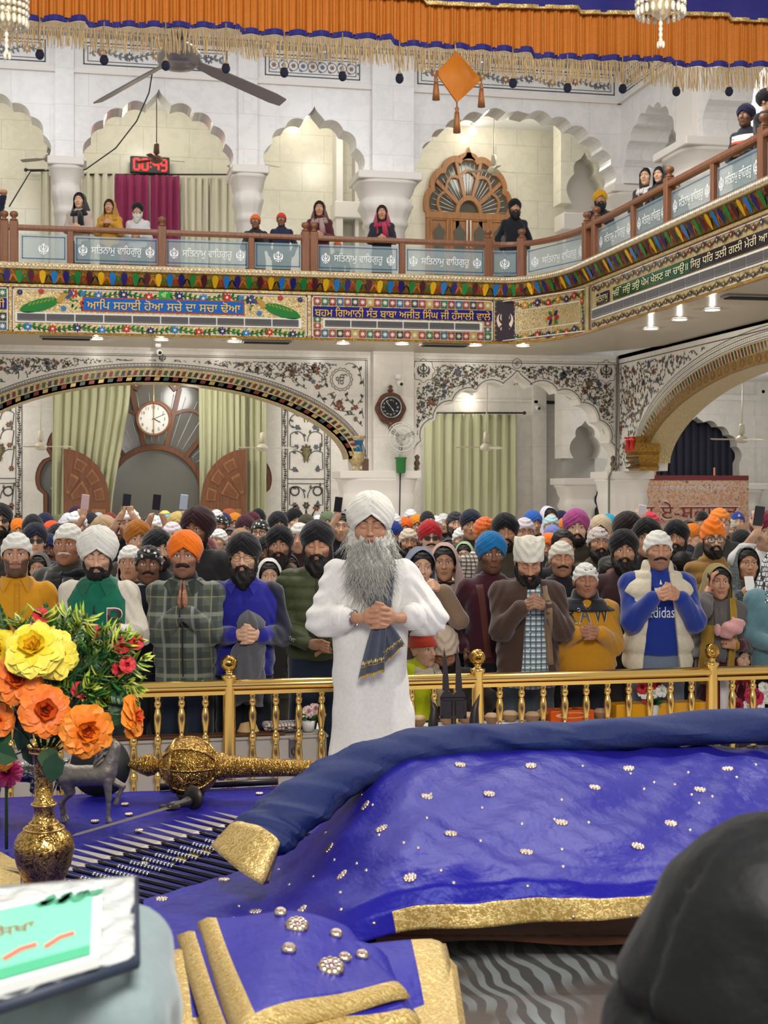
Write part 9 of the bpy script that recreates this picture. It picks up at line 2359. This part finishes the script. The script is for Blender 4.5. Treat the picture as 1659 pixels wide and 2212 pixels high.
for a in((60,1385,.05,1.9,.1,'v'),(90,1380,.0,1.5,.1,'v'),(135,1370,.05,1.3,.08,'v'),(160,1370,.0,1.0,.08,'v'),(190,1420,.0,1.2,.12,'v'),(200,1430,-.04,.6,.16,'v'),(215,1450,.03,.2,.14,'v'),(220,1400,.0,.9,.1,'v'),(235,1440,-.02,.9,.1,'v'),(250,1400,.04,.5,.09,'v'),(235,1470,.0,-.2,.12,'v'),(165,1500,-.03,.6,.06,'v'),(155,1500,.0,2.4,.06,'v'),(185,1500,.0,-.4,.06,'v'),(170,1440,.08,.5,.1,'v'),(150,1430,.1,1.0,.12,'v'),(195,1470,.08,.1,.12,'v'),(60,1370,.05,2.5,.1,'fern'),(240,1500,.02,-.3,.12,'fern'),(220,1480,.06,-.6,.12,'fern'),(10,1370,.1,1.7,.12,'fern'),(180,1460,.1,-.5,.14,'fern'),(140,1480,.12,-.2,.16,'fern'),(150,1540,.1,.1,.14,'fern'),(225,1545,.1,.1,.12,'fern'),(30,1530,.1,2.2,.1,'v')):
 spray(*a)
for i in range(34):
 q=lv.random();spray(60+200*q+lv.uniform(-25,25),1365+60*abs(q-.3)+150*lv.random()**1.5,.03+.1*lv.random(),1.9-1.9*q+lv.uniform(-.5,.5),lv.uniform(.07,.13),'v' if i%4 else 'fern',16)
for(px,py,ang,L,w,dd)in((125,1470,-.6,.13,.035,.05),(150,1470,-.3,.13,.035,.02),(60,1560,-1.9,.12,.04,.0),(95,1610,-1.2,.11,.05,-.06),(40,1640,2.8,.13,.05,-.04),(120,1625,-1.7,.12,.05,-.08),(215,1520,-.2,.12,.04,.05),(235,1560,.3,.1,.04,.05),(20,1500,1.9,.1,.035,.02),(120,1500,-.9,.1,.035,.06),(10,1610,2.6,.12,.05,.05),(25,1575,-2.2,.1,.03,.0),(60,1600,-1.4,.1,.04,.04)):
 m=MB();d=(RT*math.cos(ang)+up*math.sin(ang)).normalized();leaf3(m,at(px,py,vs_+dd),d,d.cross(FW).normalized(),L,w,[S((34,66,40)),S((44,78,44)),S((60,84,48))][px%3],None)
 m.build('broad_leaf',M_leaf,bq,fix=False).matrix_parent_inverse=biv
fz=.80
fs=thing('stool','low cloth covered stool under the folded blue cover','stool',LD(-.12,3.65,TP),-YAW);m=MB();m.box((-.42,-.42,.0),(.32,.32,fz-TP-.03),.02);m.build('seat',M_goldtrim,fs)
fc=thing('folded_cover','folded royal blue satin cover with gold borders in the foreground','cloth',LD(-.12,3.65,fz));iv=Matrix.Translation(-Vector(fc.location))
def fpt(px,py,z):q=onZ(px,py,z);return q
def layer(zc,corners,mat2,name,sag,thick,seed,border,motifs=()):
 """cloth layer over a quad of pixel corners (far left, far right, near right, near left) at height zc"""
 c=[fpt(px,py,zc+dz)for px,py,dz in corners]
 def fn(u,v):
  p=c[0].lerp(c[1],u).lerp(c[3].lerp(c[2],u),v);e=min(u,1-u,v*1.2,1-v)*2
  return tuple(p+Vector((0,0,sag*math.sin(PI*min(max(u,0),1))*.6+.01*math.sin(7*u+4*v+seed)-.03*(1-min(1,e*6))**2)))
 m=MB();n1,n2=40,30;m.grid(fn,n1,n2)
 for i in range(len(m.f)):
  iu,iv_=i//n2,i%n2
  if border(iu/n1,iv_/n2):m.m[i]=1
 m.mat=2
 for u,v,r_ in motifs:motif(m,Vector(fn(u,v))+Vector((0,0,.014)),Vector((0,-.4,1)),r_)
 o=m.build(name,[M_satin,M_goldtrim,M_metalc],fc,solid=thick);o.matrix_parent_inverse=iv;return fn
layer(fz,[(350,2055,0),(960,2030,0),(1010,2260,-.06),(380,2300,-.05)],0,'lower_fold',.01,.02,1,lambda u,v:u>.86 or u<.07)
layer(fz+.03,[(385,2010,0),(830,2050,0),(905,2190,-.02),(480,2290,-.01)],0,'middle_fold',.03,.02,2,lambda u,v:u<.07 or v>.9)
tf=layer(fz+.07,[(430,1975,0),(760,2000,-.02),(880,2140,-.03),(520,2245,-.01)],0,'upper_fold',.04,.02,3,lambda u,v:u<.09 or v>.9,((.55,.3,.026),(.62,.72,.03),(.42,.55,.012),(.8,.3,.01),(.88,.55,.01),(.5,.12,.01),(.75,.6,.01)))
m=MB();m.grid(lambda u,v:tuple(LD(.0+1.3*u,3.7+1.9*v,TP+.014+.004*math.sin(u*30)*math.sin(v*26))),30,30);tag(m.build('rug',M_rug,solid=.01),'striped animal print rug under the front edge of the book bed','rug')
bz_=1.40
stn=thing('pedestal','tall wooden stand under the grey bag','stand',LD(-.66,2.2,0),-YAW);m=MB();m.box((-.2,-.2,0),(.2,.22,.98),.01);m.build('column',M_walnut,stn)
F=SDF(ax_((-.5,.3,.012)),ax_((-.34,.34,.012)),ax_((-.47,.05,.012)))
F.box((-.06,0,-.2),(.3,.25,.19),.08,None,0);F.warp(lambda X,Y,Z:.008*vnoise(X,Y,Z,16,4)+.006*np.sin(Z*40+X*12+3*np.sin(Y*9)))
V,Q=F.nets();bag=mob('bag',np_mesh('bag',V,Q),M_cloth,None,S((128,144,146)));bag.location=LD(-.56,2.18,bz_-.015);bag.rotation_euler=(0,0,-YAW+.12);tag(bag,'soft grey cloth bag under the plastic wrapped green booklet','bag')
z_=.012;m=MB();m.box((-.36,-.2,-.014),(.13,.2,.0),.006);
q=[onZ(-60,1935,bz_),onZ(290,1908,bz_),onZ(290,2085,bz_),onZ(-60,2200,bz_)]
pk=thing('plastic_sleeve','clear plastic sleeve lying on the grey bag under the green booklet','sleeve',q[2]);iv=Matrix.Translation(-q[2])
m=MB();m.grid(lambda u,v:tuple(q[0].lerp(q[1],u).lerp(q[3].lerp(q[2],u),v)+Vector((0,0,.012+.005*math.sin(20*u+9*v)*math.sin(17*v)))),30,30);m.build('film',M_plasticfilm,pk,solid=.003).matrix_parent_inverse=iv
m=MB();m.tube([q[0]+Vector((0,0,.004)),q[1]+Vector((0,0,.004)),q[2]+Vector((0,0,.002)),q[3]+Vector((0,0,.002))],.009,8);m.build('zip_edge',plain('navy_piping',(34,44,62),.6),pk).matrix_parent_inverse=iv
bq_=[onZ(-80,1968,bz_+.03),onZ(221,1908,bz_+.03),onZ(214,2066,bz_+.03),onZ(-80,2150,bz_+.03)]
bk=thing('booklet','mint green booklet with red Punjabi letters in the left foreground','book',bq_[2]);iv=Matrix.Translation(-bq_[2])
bf=lambda u,v,d:tuple(bq_[3].lerp(bq_[2],u).lerp(bq_[0].lerp(bq_[1],u),v)+Vector((0,0,d)))
m=MB();m.loft([[bf(0,0,-.014),bf(1,0,-.014),bf(1,1,-.014),bf(0,1,-.014)],[bf(0,0,0),bf(1,0,0),bf(1,1,0),bf(0,1,0)]],True,True,col=S((226,230,228)));m.build('pages',M_gloss,bk).matrix_parent_inverse=iv
m=MB();rect2(m,bf,0,.93,.04,.90,.001,S((118,216,178)));rect2(m,bf,0,.93,.04,.16,.0015,S((60,176,130)))
for i in range(14):leaf2(m,bf,.5+.032*i,.86-.02*(i%3),.4*(i%4),.12,.09,.002,S((50,150,112)))
m.build('cover',M_gloss,bk,fix=False).matrix_parent_inverse=iv
m=MB();put_text(m,'ਗੁਰ-ਿਸਖਾ',-.1,.5,.5,.68,bf,.002,0,S((150,56,56)))
for(a,b)in((.02,.25),(.28,.52),(.58,.8)):ribbon(m,bf,[(a,.24+a*.05),((a+b)/2,.3+a*.08),(b,.31+a*.08)],.05,.002,S((226,104,92)))
put_text(m,'PUNJAB',.3,.85,.07,.13,bf,.001,0,S((200,236,220)));m.build('lettering',M_paint,bk,fix=False).matrix_parent_inverse=iv
hp=at(1700,HPY,2.0);hp.z=0
pr_=thing('person','person in a black quilted hooded jacket seen from behind in the right foreground','person',hp,ROOMYAW+PI-.4)
F=SDF(ax_((-.45,.45,.0125)),ax_((-.36,.3,.0125)),ax_((.55,1.68,.0125)))
F.loft([(.6,0,.02,.24,.18),(.9,0,.02,.26,.2),(1.1,0,.02,.27,.2),(1.25,0,.02,.262,.2),(1.32,0,.02,.25,.2),(1.39,0,.01,.234,.2),(1.45,0,.0,.204,.195),(1.52,0,.0,.166,.17),(1.565,0,.0,.125,.135),(1.598,0,.0,.07,.08),(1.61,0,0,.02,.03)],0,p=2.1)
for s in(-1,1):F.cap((s*.2,.02,1.18),(s*.27,.0,.85),.095,.085,.05);F.cap((s*.27,0,.85),(s*.2,-.16,.68),.085,.07,.03)
F.ell((0,-.19,1.42),(.095,.07,.13),None,.03,'s')
def seams(X,Y,Z):
 an=np.arctan2(X,Y-.02+0*Z);t=np.abs(np.sin(an*3.0+.5));d=.014*np.exp(-(t/.1)**2)*(Z>1.2)
 return d+.016*np.exp(-((Z-1.335-.12*np.abs(X))/.012)**2)+.016*np.exp(-((Z-1.2-.1*np.abs(X))/.012)**2)+.014*np.exp(-((Z-1.06)/.012)**2)+.0035*vnoise(X,Y,Z,38,2)
F.warp(seams)
V,Q=F.nets();jk=mob('hooded_jacket',np_mesh('hooded_jacket',V,Q),M_puffer,pr_,S((9,11,12)))
pp=dict(vox=.009,wr={-1:(-.2,-.16,.7),1:(.2,-.16,.7)},stub=.2);bd2=mob('body',body_mesh('body',pp),None,pr_,SKIN['m']);bd2 .location=(0,.03,-.18);
t_=wear(TR,M_cloth,BLK,pr_,Matrix.Scale(.9,4,(0,0,1)))
YC=6.07
cz=lambda px,py:onY(px,py,YC)
can=thing('canopy','blue and orange cloth canopy with gold fringe hanging above','canopy',(1.2,YC,4.0));iv=Matrix.Translation(-Vector(can.location));X0,X1=-1.62,4.6
def hem_z(x):return 4.0+.012*math.sin(x*2.1)+.022*(((x*1.55)%1.0)-.5)
m=MB();m.grid(lambda u,v:(X0+(X1-X0)*u,YC+.016*math.sin((X0+(X1-X0)*u)*120+1.5*math.sin(u*60))*(.9-v*.4)+.006*math.sin(u*1900),hem_z(X0+(X1-X0)*u)*(1-v)+4.235*v),1800,6);m.build('valance',M_canopy_orange,can).matrix_parent_inverse=iv
def edge(zf,y,w,mat,name,amp=.01):
 m=MB();xs=[X0+(X1-X0)*i/400 for i in range(401)];m.loft([[(x,y+amp*math.sin(x*62),zf(x)),(x,y+amp*math.sin(x*62),zf(x)+w),(x,y+.012+amp*math.sin(x*62),zf(x)+w),(x,y+.012+amp*math.sin(x*62),zf(x))]for x in xs]);m.build(name,mat,can).matrix_parent_inverse=iv
edge(lambda x:hem_z(x)-.012,YC-.012,.022,M_canopy_blue,'hem_trim',.014)
bz2=lambda x:4.185+.012*math.sin(x*2.3+1)+.02*(((x*1.4)%1.0)-.5)
m=MB();m.grid(lambda u,v:(X0+(X1-X0)*u,YC-.04+.006*math.sin(u*160)*(1-v),bz2(X0+(X1-X0)*u)*(1-v)+4.62*v),400,4);m.build('upper_valance',M_canopy_blue,can).matrix_parent_inverse=iv
edge(lambda x:bz2(x)-.008,YC-.046,.016,M_goldtrim,'gold_braid',.003)
m=MB();m.box((X0,2.6,4.62),(X1,YC,4.64));m.build('roof',M_canopy_blue,can).matrix_parent_inverse=iv
m=MB();rf=random.Random(9)
x=X0
while x<X1:
 z=hem_z(x)-.015;L=.1+rf.uniform(-.012,.012);w=rf.uniform(-.02,.02);y=YC+rf.uniform(-.012,.012)
 m.tube([(x,y,z),(x+w*.5,y,z-L*.5),(x+w*.4+rf.uniform(-.006,.006),y,z-L)],[.0022,.0026,.0018],3,False);x+=.0042
fr=m.build('fringe',M_fringe,can,fix=False);fr.matrix_parent_inverse=iv;fr['kind']='stuff'
for k,(px,py)in enumerate(((86,118),(225,130),(358,142),(488,148),(614,157),(740,165),(863,170),(1108,180),(1226,190),(1345,192),(1461,198),(1575,198))):
 c=onY(px,py,YC-.03);r_=9.5/FPX*6.0;root=thing('pompom_tassel',ORD[k]+' small navy pompom from the left hanging below the canopy fringe','tassel',c,0,'pompoms hanging from the canopy')
 m=MB();m.sphere((0,0,0),(r_,r_,r_*1.15),12,9);m.build('pompom',M_pom if 'navy_wool' in MATS else plain('navy_wool',(20,24,44),.9,bump=(300,.8,.004)),root);M_pom=MATS['navy_wool']
 m=MB();m.lathe([(r_*.2,r_*2),(r_*.35,r_*1.5),(r_*.8,r_*.95)],10,cap=False);m.tube([(0,0,r_*2),(0,0,hem_z(c.x)-c.z)],.003,5);m.build('cord',M_fringe,root)
q=[onY(985,112,YC-.06),onY(1040,172,YC-.02),onY(987,222,YC-.06),onY(942,158,YC-.1)];c=(q[0]+q[1]+q[2]+q[3])/4
orn=thing('hanging_ornament','orange cloth square hung by its corner with gold tassels','ornament',c);iv=Matrix.Translation(-c);nn=(q[1]-q[3]).cross(q[0]-q[2]).normalized()
m=MB();m.loft([[a+nn*t for a in q]for t in(-.004,.004)],True,True);m.grid(lambda u,v:tuple(q[0].lerp(q[1],u).lerp(q[3].lerp(q[2],u),v)-nn*(-.004+-.018*math.sin(PI*u)*math.sin(PI*v))),10,10);m.build('square',M_canopy_orange,orn).matrix_parent_inverse=iv
for a,L in((q[3],.1),(q[2],.115),(q[1],.105)):
 m=MB();m.tube([a,a-up*.02],.004,6);m.lathe([(.003,0),(.01,-.01),(.007,-.02),(.014,-.06),(.013,-L)],12,tuple(a-up*.015));
 for i in range(16):t=2*PI*i/16;m.tube([a+Vector((.008*math.cos(t),.008*math.sin(t),-.04)),a+Vector((.015*math.cos(t),.015*math.sin(t),-L-.015))],.0022,3)
 m.build('tassel',M_gold_tassel if 'copper_thread' in MATS else plain('copper_thread',(150,96,50),.6,.2),orn).matrix_parent_inverse=iv;M_gold_tassel=MATS['copper_thread']
m=MB();m.tube([q[0],q[0]+Vector((0,.02,.05))],.004,5);m.build('cord',M_fringe,orn).matrix_parent_inverse=iv
def chandelier(px,py,D,R,label):
 c=at(px,py,D);root=thing('chandelier',label,'chandelier',c);m=MB();m.lathe([(.006,.0),(.03,.015),(R*.5,.045),(R*.62,.09),(R*.55,.1)],20);m.build('bowl',M_gold_crystal,root)
 b=MB()
 for i in range(22):
  t=2*PI*i/22
  for k in range(7):b.sphere((R*math.cos(t),R*math.sin(t),.06+k*.024),.0095,6,4)
  b.sphere((R*math.cos(t),R*math.sin(t),.03),(.009,.009,.018),6,5)
  b.tube([(R*.6*math.cos(t),R*.6*math.sin(t),.09),(R*math.cos(t),R*math.sin(t),.22)],.003,4)
 b.build('bead_string',M_crystal,root);d=MB()
 for k in range(4):d.sphere((0,0,-.01-k*.02),(.008,.008,.012),8,6)
 for k in range(3):t=k*2.1;d.sphere((.01*math.cos(t),.01*math.sin(t),-.085),(.007,.007,.014),6,5)
 d.build('drop',M_crystal,root);r2=MB();r2 .tube([(0,0,.09),(0,0,4.62-c.z)],.006,6);r2 .tube([(R*math.cos(t),R*math.sin(t),.22)for t in[2*PI*i/32 for i in range(33)]],.006,5,False);r2 .build('frame',M_brass,root)
M_crystal=plain('crystal_bead',(236,226,200),.08,.2);M_gold_crystal=plain('pale_gold_glass',(224,204,160),.15,.4)
chandelier(1427,45,5.2,.085,'bead chandelier bowl at the top right under the canopy');chandelier(14,68,5.0,.07,'gold bead chandelier at the top left corner under the canopy')
cam=bpy.data.cameras.new('camera');co=bpy.data.objects.new('camera',cam);link(co)
co.location=CAM;co.rotation_euler=(PI/2,0,-YAW)
cam.sensor_width=36;cam.sensor_fit='AUTO';cam.lens=FPX*36/2212
cam.shift_y=-(1106-HPY)/2212
cam.clip_start=.05;cam.clip_end=100
cam.dof.use_dof=True;cam.dof.focus_distance=9.5;cam.dof.aperture_fstop=7
scene.camera=co
w=bpy.data.worlds.new('hall_light');scene.world=w;w.use_nodes=True
bg=w.node_tree.nodes['Background'];bg.inputs[0].default_value=(1.0,.97,.93,1);bg.inputs[1].default_value=.52
def area(name,loc,aim,size,power,col,sy=None):
 l=bpy.data.lights.new(name,'AREA');l.size=size;l.energy=power;l.color=col
 if sy:l.shape='RECTANGLE';l.size_y=sy
 o=bpy.data.objects.new(name,l);link(o);o.location=loc
 o.rotation_euler=(Vector(aim)-Vector(loc)).to_track_quat('-Z','Y').to_euler();return o
def point(name,loc,power,col,r=.1):
 l=bpy.data.lights.new(name,'POINT');l.energy=power;l.color=col;l.shadow_soft_size=r
 o=bpy.data.objects.new(name,l);link(o);o.location=loc;return o
area('hall_lamp',(1.5,13.5,9.8),(2.5,14,0),3.5,520,(1,.95,.88))
area('hall_lamp',(5.5,17,9.8),(5.5,18,0),3.5,300,(1,.95,.88))
area('hall_lamp',(-3,17,9.8),(-2,18,0),3.5,260,(1,.95,.88))
area('flood_lamp',(-1.0,20.5,9.7),(-1.0,25.6,9.0),1.5,45,(.86,.9,1))
area('flood_lamp',(5.0,20.5,9.7),(5.0,25.6,9.0),1.5,40,(.86,.9,1))
for x in(-2.5,1.2,5.0,8.5):point('gallery_lamp',(x,28.4,9.2),50,(1,.97,.84),.3)
for x in(-2.5,2.0,6.0):point('aisle_lamp',(x,28.0,4.1),75,(1,.97,.92),.3)
point('aisle_lamp',(12.6,27.5,4.0),70,(1,.98,.95),.3);point('aisle_lamp',(13,22,4.0),60,(1,.98,.95),.3);point('gallery_lamp',(13,25,9),90,(1,.98,.95),.3)
area('crowd_fill',(.6,.8,4.4),(2.2,10,1.0),1.6,330,(1,.96,.9))  # unseen fill light added to brighten the crowd from the front
for o in list(scene.objects):
 if o.name.startswith('downlight')and o.parent is None:point('downlight_lamp',(o.location.x,o.location.y,o.location.z-.035),11,(1,.93,.82),.012)
def spot(name,loc,aim,power,col,ang,blend=.3,r=.12):
 l=bpy.data.lights.new(name,'SPOT');l.energy=power;l.color=col;l.spot_size=math.radians(ang);l.spot_blend=blend;l.shadow_soft_size=r
 o=bpy.data.objects.new(name,l);link(o);o.location=loc
 o.rotation_euler=(Vector(aim)-Vector(loc)).to_track_quat('-Z','Y').to_euler();return o
spot('sanctum_spot',(6.2,8.0,6.2),(1.2,6.2,.6),900,(1,.97,.93),58)
vs=scene.view_settings;vs.view_transform='Standard';vs.look='None';vs.gamma=1;vs.exposure=0;vs.use_curve_mapping=False
scene.cycles.max_bounces=6;scene.cycles.diffuse_bounces=3;scene.cycles.glossy_bounces=3;scene.cycles.transparent_max_bounces=12;scene.cycles.transmission_bounces=2
scene.cycles.caustics_reflective=False;scene.cycles.caustics_refractive=False;scene.cycles.sample_clamp_indirect=4
scene.cycles.use_adaptive_sampling=True;scene.cycles.adaptive_threshold=.02;scene.cycles.use_denoising=True
